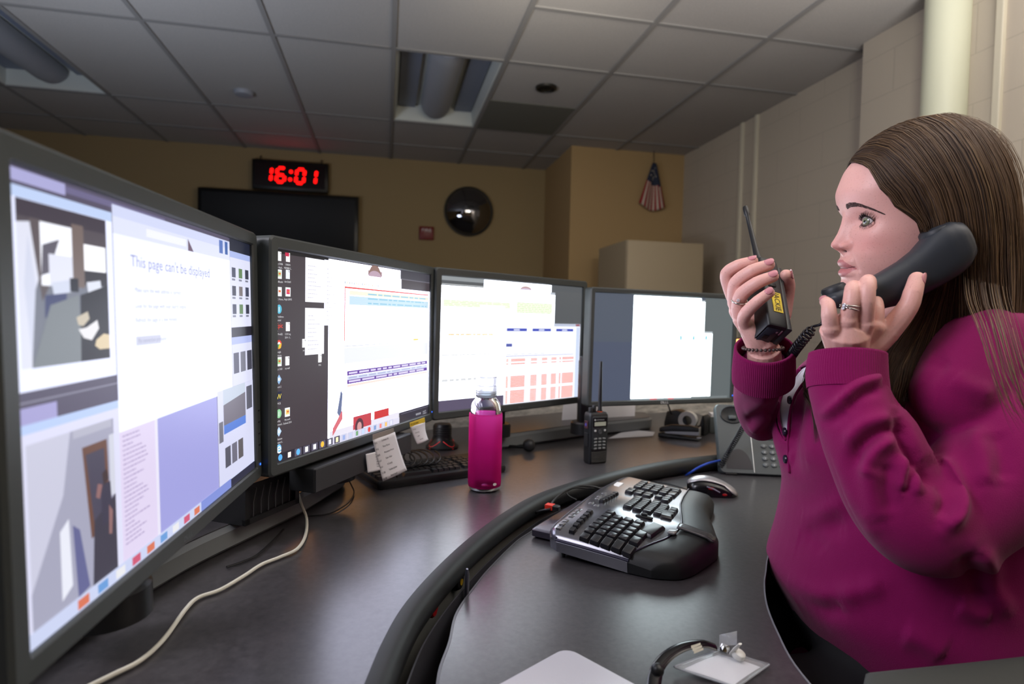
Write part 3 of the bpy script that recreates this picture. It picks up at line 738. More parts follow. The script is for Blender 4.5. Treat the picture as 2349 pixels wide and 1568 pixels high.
# window furniture: dome picture, tool row, red frame, tinted rows
B.rect_uv(*B.uv(z3(690, 258)), *B.uv(z3(775, 300)), (190, 160, 170)); a = B.uv(z3(732, 300)); ra = .045
B.poly_uv([(a[0]+ra*math.cos(q), a[1]-ra*1.6*math.sin(q)) for q in np.linspace(0, PI, 12)], (150, 118, 110)); B.poly_uv([(a[0]+ra*math.cos(q), a[1]-ra*0.8*math.sin(q)) for q in np.linspace(0, PI, 12)], (196, 168, 186))
va = B.uv(z3(548, 312))[1]; ua = B.uv(z3(548, 340))[0]
for i in range(26): B.rect_uv(ua+.002+.0135*i, va+.012, ua+.008+.0135*i, va+.026, [(150, 170, 190), (226, 200, 150), (170, 170, 180), (200, 214, 226)][i % 4])
vr = B.uv(z3(548, 356))[1]; B.rect_uv(ua, vr, .99, vr+.010, (238, 90, 84)); B.rect_uv(ua, vr, ua+.006, B.uv(z3(546, 685))[1], (240, 130, 130))
B.rect_uv(ua+.03, vr+.02, .99, vr+.045, (250, 246, 226)); B.rect_uv(ua+.03, vr+.05, .99, vr+.10, (206, 232, 248)); B.lines(ua+.15, .98, vr+.02, vr+.10, 3, (150, 206, 232), rng, h=.3, lo=.9)
a = B.uv(z3(960, 670)); B.rect_uv(a[0], a[1], a[0]+.05, a[1]+.014, (244, 218, 90))
vb = B.uv(z3(560, 712))[1]; B.rect_uv(ua, vb, .99, vb+.006, (206, 210, 226)); B.rect_uv(ua, vb+.012, .99, vb+.10, (242, 244, 252))
for q in (B.uv(z3(565, 880))[1], B.uv(z3(565, 930))[1]):
    B.rect_uv(ua+.02, q-.014, .985, q+.012, (96, 44, 160)); B.lines(ua+.03, .97, q-.012, q+.010, 1, (226, 216, 246), rng, h=.5, lo=.98)
q = B.uv(z3(565, 880))[1]; B.rect_uv(ua+.02, q+.014, .985, q+.036, (220, 226, 250)); B.lines(ua+.03, .97, q+.014, q+.036, 1, (180, 186, 220), rng, h=.4, lo=.9)
q = B.uv(z3(565, 930))[1]; B.rect_uv(ua+.02, q+.014, .985, q+.03, (250, 232, 222))
# fire engine picture peeping out below the windows
a = B.uv(z3(590, 1230)); B.rect_uv(a[0]-.13, .955-.03, ux, .965, (240, 236, 250)); B.rect_uv(a[0]+.01, .88, a[0]+.13, .955, (206, 74, 84)); B.rect_uv(a[0]+.15, .88, a[0]+.26, .93, (214, 60, 62)); 
B.poly_uv([(a[0]+.05+.028*math.cos(q), .945+.05*math.sin(q)) for q in np.linspace(0, 2*PI, 16, endpoint=False)], (92, 60, 70)); B.poly_uv([(a[0]+.05+.015*math.cos(q), .945+.028*math.sin(q)) for q in np.linspace(0, 2*PI, 14, endpoint=False)], (220, 160, 160))
a = B.uv(z3(525, 980)); B.poly_uv([(a[0], a[1]), (a[0]+.012, a[1]+.02), (a[0]+.002, a[1]+.16), (a[0]-.02, a[1]+.12)], (112, 124, 160)); B.poly_uv([(a[0]+.01, a[1]+.11), (a[0]+.012, a[1]+.16), (a[0]-.045, a[1]+.24), (a[0]-.045, a[1]+.20)], (226, 120, 130))
# icons
IC1 = [(150, 175, 'Aly CHSB\nTS Appli...', (250, 250, 250), 0), (153, 283, 'cadReader', (200, 220, 170), 1), (153, 388, 'VC-Home...', (250, 240, 240), 1), (152, 493, 'Workforce-\nStarted', (90, 190, 220), 2), (153, 598, 'ic Prod(3)', None, 3), (152, 705, 'Google\nChrome', (240, 200, 80), 4),
       (153, 808, 'egis CAD', (180, 226, 160), 1), (150, 915, 'sound 2', (150, 190, 230), 5), (150, 1015, 'ePPCIS', (250, 240, 190), 6), (150, 1120, 'Facility\nommand...', (150, 214, 160), 2), (150, 1228, 'Milestone\nProtect S...', (190, 220, 250), 5), (150, 1330, '', (140, 200, 250), 7)]
IC2 = [(207, 183, 'UNION\nMEMBER S...', (250, 240, 240), 8), (206, 285, 'dov123x01', (226, 230, 240), 0), (207, 390, 'Aegis LERMS', (230, 60, 110), 1), (206, 598, 'CCH Log\n2014 - S...', (250, 250, 250), 0), (203, 803, 'my stuff', (240, 240, 244), 0), (203, 1110, 'Microsoft\nOutlook 2010', (250, 220, 130), 1), (398, 787, 'MISC', (250, 250, 250), 0), (303, 697, 'your', (250, 250, 250), 0)]
for x, y, lab, col, kind in IC1 + IC2:
    u, v = B.uv(z3(x, y)); hw, hh = .0112, .0215; u = max(u, .0125)
    if kind in (0, 8): B.rect_uv(u-hw*.8, v-hh, u+hw*.8, v+hh, col, 1.2); B.poly_uv([(u+hw*.3, v-hh), (u+hw*.8, v-hh*.5), (u+hw*.3, v-hh*.5)], (170, 170, 180))
    if kind == 8: B.rect_uv(u-hw*1.1, v-hh, u+hw*.4, v-hh*.2, (206, 40, 80))
    if kind == 1: B.rect_uv(u-hw, v-hh, u+hw, v+hh, (244, 246, 248), 1.1); B.rect_uv(u-hw*.6, v-hh*.6, u+hw*.7, v+hh*.5, col); B.rect_uv(u-hw*.2, v-hh*.3, u+hw*.6, v+hh*.1, (230, 120, 60))
    if kind in (2, 4, 7):
        cols = {2: [col], 4: [(226, 70, 56), (250, 250, 250), (70, 130, 220)], 7: [(130, 200, 250)]}[kind]
        for i, c in enumerate(cols): k = 1-.42*i; B.poly_uv([(u+hw*k*math.cos(q), v-hh*k*math.sin(q)) for q in np.linspace(0, 2*PI, 16, endpoint=False)], c, 1.1)
        if kind == 2: B.rect_uv(u-hw*.15, v-hh*.5, u+hw*.15, v+hh*.6, (240, 250, 250))
        if kind == 4: B.poly_uv([(u, v), (u+hw, v-hh*.3), (u+hw*.7, v+hh*.8), (u-.003, v+hh)], (244, 200, 60)); B.poly_uv([(u, v), (u-hw*.3, v+hh*.9), (u-hw, v-hh*.1)], (70, 160, 90))
        if kind == 7: B.text((u-.0105, v+.022), 'e', .024, (245, 250, 255), 1.3)
    if kind == 3: B.text((u-.012, v+.006), 'Epic', .0105, (232, 70, 50), 1.2, sx=.85); B.rect_uv(u-hw, v+.02, u-hw*.4, v+hh, (240, 240, 240))
    if kind == 5: B.poly_uv([(u, v-hh*1.1), (u+hw, v), (u, v+hh*1.1), (u-hw, v)], col, 1.1); B.rect_uv(u-hw*.4, v-hh*.4, u+hw*.4, v+hh*.3, (240, 246, 250))
    if kind == 6: B.rect_uv(u-hw, v-hh, u+hw, v+hh, (40, 44, 70)); B.text((u-.0105, v+.014), 'W', .0115, (250, 226, 80), 1.2, sx=.9)
    for i, ln in enumerate(lab.split('\n')):
        if ln: B.text((u if u > .028 else .0015, v+hh+.018+.0165*i), ln, .0042, (236, 236, 240), 1.0, sx=.80, align='CENTER' if u > .028 else 'LEFT')
# taskbar
B.rect_uv(0, .958, uw, 1, (46, 42, 54)); B.rect_uv(uw, .962, ux, 1, (228, 226, 246), 1.0)
for i in range(17):
    u = .008+.0405*i; c = [(90, 170, 230), (250, 240, 230), (100, 180, 240), (250, 250, 244), (250, 250, 250), (240, 190, 70), (235, 240, 250), (244, 240, 190), (150, 170, 220), (190, 200, 226), (110, 160, 110), (190, 210, 240), (226, 70, 60), (120, 150, 200), (236, 130, 120), (250, 190, 90), (222, 224, 240)][i]
    if i > 1: B.rect_uv(u-.006, .960, u+.026, .998, (96, 92, 110) if i < 8 else (214, 214, 238))
    if i in (0, 2, 5, 12): B.poly_uv([(u+.010+.009*math.cos(q), .979-.0155*math.sin(q)) for q in np.linspace(0, 2*PI, 14, endpoint=False)], c, 1.2)
    else: B.rect_uv(u+.003, .966, u+.017, .992, c, 1.2)
for i in range(4): B.rect_uv(.88+.012*i, .972, .885+.012*i, .985, (220, 220, 230))
B.text((.945, .978), '4:01 PM', .0045, (230, 230, 240)); B.text((.945, .992), '3/9/2015', .0045, (230, 230, 240))
B.done()
# --- third monitor
Cm = Mon(0.345, 1.551, -0.058, 31.6, -0.7, 0.0, 0.518, 0.324, 0.019, 'third monitor from the left showing white windows with orange and green table rows')
z4 = lambda x, y: (980 + x/2.904, 580 + y/2.904)
def RC_(x0, y0, x1, y1, col, k=1.0): Cm.rect(z4(x0, y0), z4(x1, y1), col, k)
Cm.rect_uv(0, 0, 1, 1, (88, 92, 96)); Cm.rect_uv(0, 0, .35, .03, (150, 156, 160)); Cm.rect_uv(0, .055, .35, .06, (210, 214, 216)); Cm.rect_uv(0, .92, .5, 1, (96, 88, 112))
Cm.rect_uv(Cm.uv(z4(848, 400))[0], .05, 1, .36, (92, 95, 98))
vq = Cm.uv(z4(90, 212))[1]; uq = Cm.uv(z4(848, 400))[0]; vl = Cm.uv(z4(70, 985))[1]
Cm.rect_uv(0, vq, uq, vl, WHITE2, WH); Cm.rect(z4(380, 178), z4(825, 300), WHITE2, WH)
a = Cm.uv(z4(658, 248)); Cm.poly_uv([(a[0]+.045*math.cos(q), a[1]-.035*math.sin(q)) for q in np.linspace(0, PI, 12)], (196, 160, 160)); Cm.poly_uv([(a[0]+.045*math.cos(q), a[1]-.018*math.sin(q)) for q in np.linspace(0, PI, 12)], (214, 196, 216))
Cm.rect_uv(uq-.04, vq-.003, uq, vq+.02, (190, 196, 206))
def rowsblock(x0, y0, x1, y1, n, col, rg, lo=.95):
    a, b = Cm.uv(z4(x0, y0)), Cm.uv(z4(x1, y1)); Cm.rect_uv(a[0], a[1], b[0], b[1], (236, 252, 222), 1.25); Cm.lines(a[0]+.006, b[0], a[1], b[1], n, col, rg, h=.25, lo=lo)
rowsblock(105, 308, 555, 372, 4, (190, 236, 150), rng); rowsblock(595, 325, 833, 408, 6, (176, 236, 130), rng)
Cm.rect(z4(350, 345), z4(520, 372), (246, 246, 236), 1.2)
a, b = Cm.uv(z4(140, 535)), Cm.uv(z4(445, 550)); Cm.lines(a[0], b[0], a[1], b[1], 1, (250, 196, 120), rng, h=.7, lo=.98)
for y in (672, 835): a, b = Cm.uv(z4(95, y)), Cm.uv(z4(470, y+6)); Cm.lines(a[0], b[0], a[1], b[1], 1, (226, 228, 232), rng, h=.6, lo=.98)
# lower right window with its table
u0 = Cm.uv(z4(515, 700))[0]; u1 = Cm.uv(z4(1012, 700))[0]; v0 = Cm.uv(z4(850, 470))[1]; v1 = Cm.uv(z4(800, 990))[1]
Cm.rect_uv(u0, v0, u1, v1, (240, 243, 255), 1.35); Cm.rect_uv(uq, v0, u1, v0+.025, (196, 204, 224)); Cm.rect_uv(u1-.04, v0+.003, u1-.005, v0+.02, (160, 90, 100))
for k in range(3):
    w_ = (u1-u0-.06)/3; x = u0+.01+w_*k*1.06
    Cm.rect_uv(x, v0+.045, x+w_*.82, v0+.068, (70, 84, 190)); Cm.rect_uv(x+w_*.28, v0+.05, x+w_*.52, v0+.064, (214, 220, 250))
Cm.rect_uv(u0+.008, v0+.17, u0+.05, v0+.195, (90, 100, 176)); 
for k in range(6): Cm.rect_uv(u0+.012+.05*k, v0+.215, u0+.045+.05*k, v0+.255, (250, 250, 255), 1.3); Cm.rect_uv(u0+.012+.05*k, v0+.255, u0+.045+.05*k, v0+.26, (190, 196, 216))
Cm.rect_uv(u1-.035, v0+.03, u1-.004, v1-.01, (214, 226, 250)); Cm.rect_uv(u0+.008, v0+.27, u1-.05, v0+.275, (150, 150, 190))
t0_, t1_ = v0+.295, v1-.02; n = 31
cols = [(0.0, .016), (.035, .145), (.19, .24), (.28, .325), (.36, .405), (.43, .445), (.455, .56)]
sc = (u1-u0-.06)/.56
for i in range(n):
    v = t0_+(t1_-t0_)*i/n; dv = (t1_-t0_)/n
    full = i < 2 or i == 3 or (12 <= i <= 19) or i >= 22
    if i in (4, 5, 6, 7, 8, 9, 10, 11): Cm.rect_uv(u0+.01, v+dv*.4, u0+.01+.5*sc, v+dv*.5, (232, 228, 232), 1.1, i == 4); continue
    if not full: continue
    for k, (a, b) in enumerate(cols):
        Cm.rect_uv(u0+.012+a*sc, v+dv*.12, u0+.012+b*sc, v+dv*.74, (250, 122, 72) if k else (250, 160, 120), 1.0, i == 0 and k == 0)
    Cm.rect_uv(u0+.012+.15*sc, v+dv*.3, u0+.012+.43*sc, v+dv*.5, (252, 206, 190), 1.0, False)
Cm.done()
# --- fourth monitor
D = Mon(0.789, 1.583, -0.067, 9.5, -0.3, -0.3, 0.477, 0.298, 0.0145, 'rightmost monitor showing a tall blank white page on a grey desktop', px_=-0.215)
D.rect_uv(0, 0, 1, 1, (84, 92, 106)); D.rect_uv(0, .45, .3, 1, (80, 88, 108)); D.rect_uv(.78, 0, 1, 1, (98, 106, 108))
ua, va = D.uv(z4(1378, 281)); ub, vb = D.uv(z4(1850, 400)); uc, vc = D.uv(z4(1900, 537))
D.rect_uv(ua, va, ub-.03, va+.1, WHITE3, WH); D.rect_uv(ua, va+.035, ub, vc+.03, WHITE3, WH); D.rect_uv(ua, vc, uc, .985, WHITE3, WH); D.rect_uv(ub, vc-.02, uc, vc, (190, 200, 206)); D.rect_uv(ub-.03, va+.02, ub, va+.035, (190, 200, 206))
for x in (1690, 1775, 1858): a = D.uv(z4(x, 566)); D.rect_uv(a[0]-.008, a[1]-.022, a[0]+.008, a[1]+.02, (120, 206, 222), 1.1)
a = D.uv(z4(1420, 558)); D.lines(a[0], a[0]+.10, a[1]-.006, a[1]+.006, 1, (226, 230, 232), rng, h=.5, lo=.98)
D.rect_uv(ua, .985, .78, 1, (150, 160, 166)); D.rect_uv(.40, .985, .45, 1, (226, 110, 120)); D.rect_uv(.53, .985, .57, 1, (226, 110, 120)); D.rect_uv(.70, .978, .98, 1, (120, 128, 130))
D.done()
# maker's marks under the pictures
def logo(M, col, x=0.0, size=.0085, z=None):
    mb = MB(); y = -0.0065; zz = -M.H/2 + (z if z is not None else .006)
    vs, fs = text_geo('D', size); x0 = x - size*1.35
    def put(ch, xx, ang=0.0):
        vs, fs = text_geo(ch, size); c, s_ = math.cos(ang), math.sin(ang); hx, hz = size*.3, size*.35
        mb.add([(xx + (v[0]-hx)*c - (v[1]-hz)*s_ + hx, y, zz + (v[0]-hx)*s_ + (v[1]-hz)*c + hz) for v in vs], fs)
    put('D', x0); put('E', x0+size*.72, math.radians(38)); put('L', x0+size*1.42); put('L', x0+size*1.98)
    mb.build('logo', mat('logo_%d_%d_%d' % col, col, 0.4), M.t, smooth=False)
logo(B, (150, 30, 50), x=0.075, size=.013, z=.0035); logo(Cm, (90, 94, 96), x=0.015); logo(D, (220, 222, 222), size=.011, z=.003)
logo(A, (90, 94, 100), x=0.0)
# ---------------------------------------------------------------- things on the worktops
m_blk = mat('black_plastic', (20, 21, 23), 0.42); m_blk2 = mat('black_plastic_satin', (30, 31, 33), 0.5); m_rubber = mat('cable_black', (16, 16, 18), 0.5)
m_paper = mat('paper_white', (226, 226, 230), 0.8); m_ink = mat('ink_grey', (70, 70, 78), 0.7)

# bottle: clear glass in a pink sleeve
b0 = at_z(1111, 1122, ZR)
t = thing('water_bottle', 'tall glass bottle in a bright pink sleeve with a clear cap', 'bottle', (b0[0], b0[1], ZR))
def thin_glass(name, tint, gloss_rough=.03, body=None):
    m = mat(name, tint, 0.1); nt = m.node_tree; out_ = nt.nodes['Material Output']
    t_ = nt.nodes.new('ShaderNodeBsdfTransparent'); t_.inputs['Color'].default_value = lin(tint)
    g_ = nt.nodes.new('ShaderNodeBsdfGlossy'); g_.inputs['Roughness'].default_value = gloss_rough
    f_ = nt.nodes.new('ShaderNodeFresnel'); f_.inputs['IOR'].default_value = 1.45; mx_ = nt.nodes.new('ShaderNodeMixShader')
    nt.links.new(f_.outputs[0], mx_.inputs[0]); nt.links.new(t_.outputs[0], mx_.inputs[1]); nt.links.new(g_.outputs[0], mx_.inputs[2]); last = mx_
    if body:
        d_ = nt.nodes.new('ShaderNodeBsdfTranslucent'); d_.inputs['Color'].default_value = lin((240, 240, 244)); m2_ = nt.nodes.new('ShaderNodeMixShader'); m2_.inputs[0].default_value = body
        nt.links.new(mx_.outputs[0], m2_.inputs[1]); nt.links.new(d_.outputs[0], m2_.inputs[2]); last = m2_
    nt.links.new(last.outputs[0], out_.inputs[0]); return m
m_glass = thin_glass('bottle_glass', (246, 250, 252))
R_ = 0.0345
mb = MB()
mb.lathe([(0.0, 0.003), (R_*.80, 0.001), (R_*.95, 0.005), (R_*.97, 0.012), (R_*.97, 0.160), (R_*.95, 0.172), (R_*.85, 0.186), (R_*.66, 0.195), (0.0185, 0.199), (0.0185, 0.212), (0.016, 0.212), (0.016, 0.198),
          (R_*.60, 0.192), (R_*.80, 0.183), (R_*.89, 0.171), (R_*.91, 0.158), (R_*.91, 0.015), (R_*.7, 0.008), (0.0, 0.008)], n=40, cap=False); mb.build('glass', m_glass, t, angle=0)
m_sleeve = mat('pink_silicone', (255, 50, 150), 0.35)
nt = m_sleeve.node_tree; pb_ = nt.nodes['Principled BSDF']; tr = nt.nodes.new('ShaderNodeBsdfTranslucent'); tr.inputs['Color'].default_value = lin((255, 90, 185))
mx = nt.nodes.new('ShaderNodeMixShader'); mx.inputs[0].default_value = 0.85
nt.links.new(pb_.outputs[0], mx.inputs[1]); nt.links.new(tr.outputs[0], mx.inputs[2])
tp_ = nt.nodes.new('ShaderNodeBsdfTransparent'); tp_.inputs['Color'].default_value = lin((255, 110, 195)); mx2 = nt.nodes.new('ShaderNodeMixShader'); mx2.inputs[0].default_value = 0.42
nt.links.new(mx.outputs[0], mx2.inputs[1]); nt.links.new(tp_.outputs[0], mx2.inputs[2]); nt.links.new(mx2.outputs[0], nt.nodes['Material Output'].inputs[0])
mb = MB(); mb.lathe([(R_*.90, 0.0085), (R_*1.0, 0.010), (R_*1.03, 0.016), (R_*1.03, 0.160), (R_*1.01, 0.1645), (R_*.975, 0.164)], n=40, cap=False); sl = mb.build('sleeve', m_sleeve, t, angle=0)
dc = np.array([-b0[0], -b0[1], 0]); dc /= np.linalg.norm(dc); sr = np.array([-dc[1], dc[0], 0]); q = dc*0.80 + sr*0.60
mb = MB(); mb.lathe([(0.0045, 0), (0.0045, 0.0008), (0, 0.0008)], tuple(q*R_*1.03 + np.array([0, 0, 0.019])), 20, axis=q)
for i, v in enumerate(mb.v): mb.v[i] = (v[0], v[1], 0.019+(v[2]-0.019)*.62)
mb.build('emblem', mat('emblem_white', (235, 225, 232), 0.5), sl)
m_capm = thin_glass('cap_clear', (244, 246, 248), .15, .6)
mb = MB(); mb.lathe([(0.0, 0.200), (0.0215, 0.1985), (0.0225, 0.201), (0.0222, 0.222), (0.0205, 0.2235), (0.0208, 0.225), (0.0222, 0.2265), (0.0225, 0.240), (0.0205, 0.2425), (0.0, 0.243)], n=40, cap=False); cp = mb.build('cap', m_capm, t, angle=25)
mb = MB()
for z in (0.2035, 0.2075, 0.2115): mb.lathe([(0.0226, z-0.0012), (0.0231, z), (0.0226, z+0.0012)], n=40, cap=False)
mb.build('thread_ring', m_capm, cp)

# standing two-way radio
def radio(name, label, loc_, rz, m_body, with_pad=True):
    t = thing(name, label, 'two-way radio', loc_, rz)
    w, d, h = 0.056, 0.035, 0.131
    mb = MB(); rings = []
    for z, k, kd in ((0.0, .90, .86), (0.004, .97, .95), (0.02, .985, .97), (0.07, .98, .98), (0.10, 1.0, 1.0), (0.122, 1.0, 1.0), (0.128, .96, .94), (0.131, .90, .86)):
        rings.append([(x, y, z) for x, y in rrect(w*k, d*kd, 0.007, 4)])
    mb.loft(rings, True, True); mb.build('body', m_body, t)
    return t, w, d, h
r0_ = at_z(1366, 1061, ZR)
m_rb = mat('radio_black', (24, 26, 28), 0.45, bump=(900, 0.2, 0.0004))
t, w, d, h = radio('two_way_radio', 'black two-way radio with a keypad standing on the rear worktop', (r0_[0], r0_[1]+0.004, ZR), math.radians(13), m_rb)
F = -d/2
mb = MB(); mb.rbox((0, 0, 0), (0.046, 0.084, 0.0022), 0.005); 
for i, v in enumerate(mb.v): mb.v[i] = (v[0], F-0.0006-v[2], v[1]+0.081)
mb.f = [f[::-1] for f in mb.f]; mb.build('face_plate', mat('radio_face', (46, 50, 52), 0.4), t)
mb = MB(); mb.box((-0.021, F-0.0026, 0.096), (0.021, F-0.0016, 0.119)); dp = mb.build('display_frame', mat('radio_lens', (18, 20, 22), 0.25), t, smooth=False)
mb = MB(); mb.box((-0.017, F-0.0031, 0.0985), (0.0165, F-0.0026, 0.1085)); mb.build('display', mat('lcd_green', (176, 184, 168), 0.4), dp, smooth=False)
mb = MB(); put_text(mb, 'MOTOROLA', 0.0042, (-0.012, F-0.0032, 0.1125), (1, 0, 0), (0, 0, 1)); mb.lathe([(0.0022, 0), (0.0022, 0.0006)], (-0.016, F-0.0026, 0.114), 14, axis=(0, -1, 0)); mb.build('lettering', mat('radio_print', (190, 196, 196), 0.5), dp, smooth=False)
m_key = mat('radio_key', (128, 134, 134), 0.4)
for j in range(4):
    for i in range(3):
        mb = MB(); mb.rbox((0, 0, 0), (0.0088, 0.0042, 0.0024), 0.0015, rz=(i-1)*-.12)
        for k, v in enumerate(mb.v): mb.v[k] = (v[0]+(i-1)*0.0128, F-0.0022-v[2], v[1]+0.0655-0.0082*j)
        mb.f = [f[::-1] for f in mb.f]; mb.build('key', m_key, t)
mb = MB(); mb.lathe([(0.0058, 0), (0.0056, 0.0026), (0.0042, 0.003), (0.0036, 0.0022), (0, 0.0022)], (0, F-0.001, 0.083), 20, axis=(0, -1, 0)); mb.build('navigation_key', mat('radio_nav', (74, 78, 80), 0.35), t)
for s in (-1, 1):
    mb = MB(); mb.cbox((s*0.0145, F-0.0026, 0.0865), (0.0055, 0.002, 0.005)); mb.build('soft_key', mat('radio_soft', (200, 204, 204), 0.4), t, bevel=0.0007)
for j in range(8):
    mb = MB(); y = 0.031-0.0034*j; mb.tube([(-0.0235+0.0002*j, F+0.0002, y), (-0.012, F-0.0012, y-0.0006), (0.012, F-0.0012, y-0.0006), (0.0235-0.0002*j, F+0.0002, y)], 0.0011, 6); mb.build('grille_bar', m_rb, t)
mb = MB(); mb.lathe([(0.0068, 0), (0.0066, 0.004), (0.0052, 0.008), (0.0049, 0.03), (0.0046, 0.07), (0.0036, 0.115), (0.0038, 0.128), (0.0032, 0.1315), (0, 0.132)], (0.012, 0.002, h-0.001), 20); mb.build('antenna', m_blk, t)
mb = MB(); mb.lathe([(0.0071, 0), (0.0071, 0.003)], (0.012, 0.002, h-0.0015), 20, cap=True); mb.build('antenna_ring', mat('radio_orange', (226, 96, 40), 0.5), t)
mb = MB(); mb.lathe([(0.0058, 0), (0.0058, 0.011), (0.0048, 0.0135), (0, 0.0135)], (-0.016, 0.002, h-0.001), 14); mb.build('channel_knob', m_blk2, t)
mb = MB(); mb.lathe([(0.0054, 0), (0.0052, 0.016), (0.0044, 0.018), (0, 0.018)], (-0.003, 0.006, h-0.001), 14); mb.build('volume_knob', m_blk2, t)
mb = MB(); mb.rbox((-w/2-0.001, 0, 0.10), (0.003, 0.016, 0.02), 0.0012); mb.build('side_button', mat('radio_side', (70, 40, 46), 0.5), t)
mb = MB(); mb.lathe([(0.004, 0), (0.004, 0.001), (0, 0.001)], (-w/2-0.002, 0, 0.10), 12, axis=(-1, 0, 0)); mb.build('side_dot', mat('radio_purple', (76, 70, 150), 0.5), t)
mb = MB(); mb.rbox((-w/2-0.0005, 0, 0.062), (0.003, 0.018, 0.034), 0.0012); mb.build('talk_button', m_blk2, t)

# black office keyboard behind the bottle, with a coil of cable lying on it
ka, kb_ = at_z(868, 1107, 0.757), at_z(1163, 1066, 0.757)
kd = kb_-ka; kd[2] = 0; kL = np.linalg.norm(kd); kd /= kL; kx = math.atan2(kd[1], kd[0])
t = thing('black_keyboard', 'black keyboard lying behind the pink bottle under a coil of cable', 'keyboard', (ka[0], ka[1], ZR), kx)
kW = kL; kD = 0.155
mb = MB(); mb.T = Matrix.Translation((0, 0, 0.0)); mb.loft([[(x+kW/2, y+kD/2, z) for x, y in rrect(kW*k, kD*k, 0.008, 3)] for z, k in ((0.001, .985), (0.005, 1), (0.013, 1), (0.017, .985))], True, True); mb.build('body', m_blk, t)
m_kc = mat('keycap_black', (34, 36, 38), 0.4)
kp = kW/22.5
for j in range(5):
    x = kp*0.5; row = [1]*17 if j else [1]*15
    for i in range(17):
        wk = kp*(1 if j else 0.93); gap = 0.0 if i < 14 else kp*0.6
        if j == 0 and i in (4, 5, 6, 7, 8):
            if i != 4: continue
            wk = kp*5
        elif i < 14 and j in (1, 2, 3) and i == 0: wk = kp*1.5
        xx = kp*(0.45 + i) + gap + (kp*.5 if (i > 0 and j in (1, 2, 3)) else 0)
        mb = MB(); mb.T = Matrix.Translation((xx+wk/2, 0.018+0.0215*j+0.009, 0.017)); w0 = wk-0.0015
        mb.loft([[(sx*w0/2*k, sy*0.0088*k, z) for sx, sy in ((-1, -1), (1, -1), (1, 1), (-1, 1))] for z, k in ((0, 1), (0.0065, .84))], True, True); mb.build('key', m_kc, t, smooth=False)
ctr = at_z(966, 1075, 0.775)
def coil(name, pts, r, turns, wire, n=14, m=None, up=(0, 0, 1), parent=None):
    """a helix that winds around a path"""
    P = np.array(spline(pts, max(200, turns*n))); K = len(P); out = []; s = None
    for k in range(K):
        d = P[min(k+1, K-1)]-P[max(k-1, 0)]; d /= np.linalg.norm(d)
        if s is None: s, u, _ = frame_of(d, up)
        else: s = s-d*np.dot(s, d); s /= np.linalg.norm(s); u = np.cross(s, d)
        a = 2*PI*turns*k/(K-1); out.append(P[k]+(s*math.cos(a)+u*math.sin(a))*r)
    mb = MB(); mb.tube(out, wire, 6); return mb
up_ = np.array([0, 0, 1.0]); kn = np.array([-kd[1], kd[0], 0])
pts = []
for a in np.linspace(0, 2*PI*5, 150):
    k = a/(2*PI)
    pts.append(at_z(958, 1080, 0.757) + kd*(0.016*k-0.03 + 0.02*math.cos(a)) + kn*(0.055+0.062*math.sin(a)) + up_*(0.012 + 0.012*math.cos(a*1.0)+0.004))
mb = MB(); mb.tube(pts, 0.0022, 6); tag(mb.build('cable_coil', m_rubber), 'loops of black cable lying across the black keyboard', 'cable')

# dark flared base with a red wavy trim, behind the black keyboard
p = at_z(1014, 1026, ZR)
t = thing('puck_controller', 'dark cylindrical desk device with a glowing red wavy trim behind the black keyboard', 'controller', (p[0], p[1], ZR))
mb = MB(); mb.lathe([(0.0, 0), (0.045, 0.001), (0.046, 0.006), (0.030, 0.022), (0.026, 0.034), (0.026, 0.062), (0.022, 0.068), (0, 0.069)], n=36, cap=False); mb.build('body', m_blk, t)
mb = MB(); ring = []
for a in np.linspace(0, 2*PI, 72, endpoint=False): z = 0.014+0.008*math.cos(4*a+0.6); ring.append((0.0425-0.95*z+0.006, a, z))
vs = [];
for r, a, z in ring: vs += [((r+0.003)*math.cos(a), (r+0.003)*math.sin(a), z-0.003), ((r+0.0005)*math.cos(a), (r+0.0005)*math.sin(a), z+0.003)]
n = len(ring); mb.add(vs, [(2*i, 2*((i+1) % n), 2*((i+1) % n)+1, 2*i+1) for i in range(n)]); mb.build('red_trim', mat('red_glow', (150, 10, 16), 0.4, emis=(255, 40, 46), estr=0.55), t, angle=0)
mb = MB()
for z in (0.040, 0.046, 0.052, 0.058): mb.lathe([(0.0262, z-0.0012), (0.0272, z), (0.0262, z+0.0012)], n=36, cap=False)
mb.build('grip', m_blk2, t)

# round ball on a lever in front of the right platform
p = at_z(1213, 1036, ZR); pl = at_z(1150, 1026, ZR)
t = thing('platform_lever', 'black ball knob on a lever in front of the right monitor platform', 'lever', (p[0], p[1], ZR))
mb = MB(); mb.sphere((0, 0, 0.0185), 0.0175, 24); mb.build('knob', m_blk2, t)
mb = MB(); v = pl-p; mb.tube([(0, 0, 0.012), (v[0]*.5, v[1]*.5, 0.009), (v[0], v[1], 0.006)], 0.004, 8); mb.build('rod', m_blk, t)

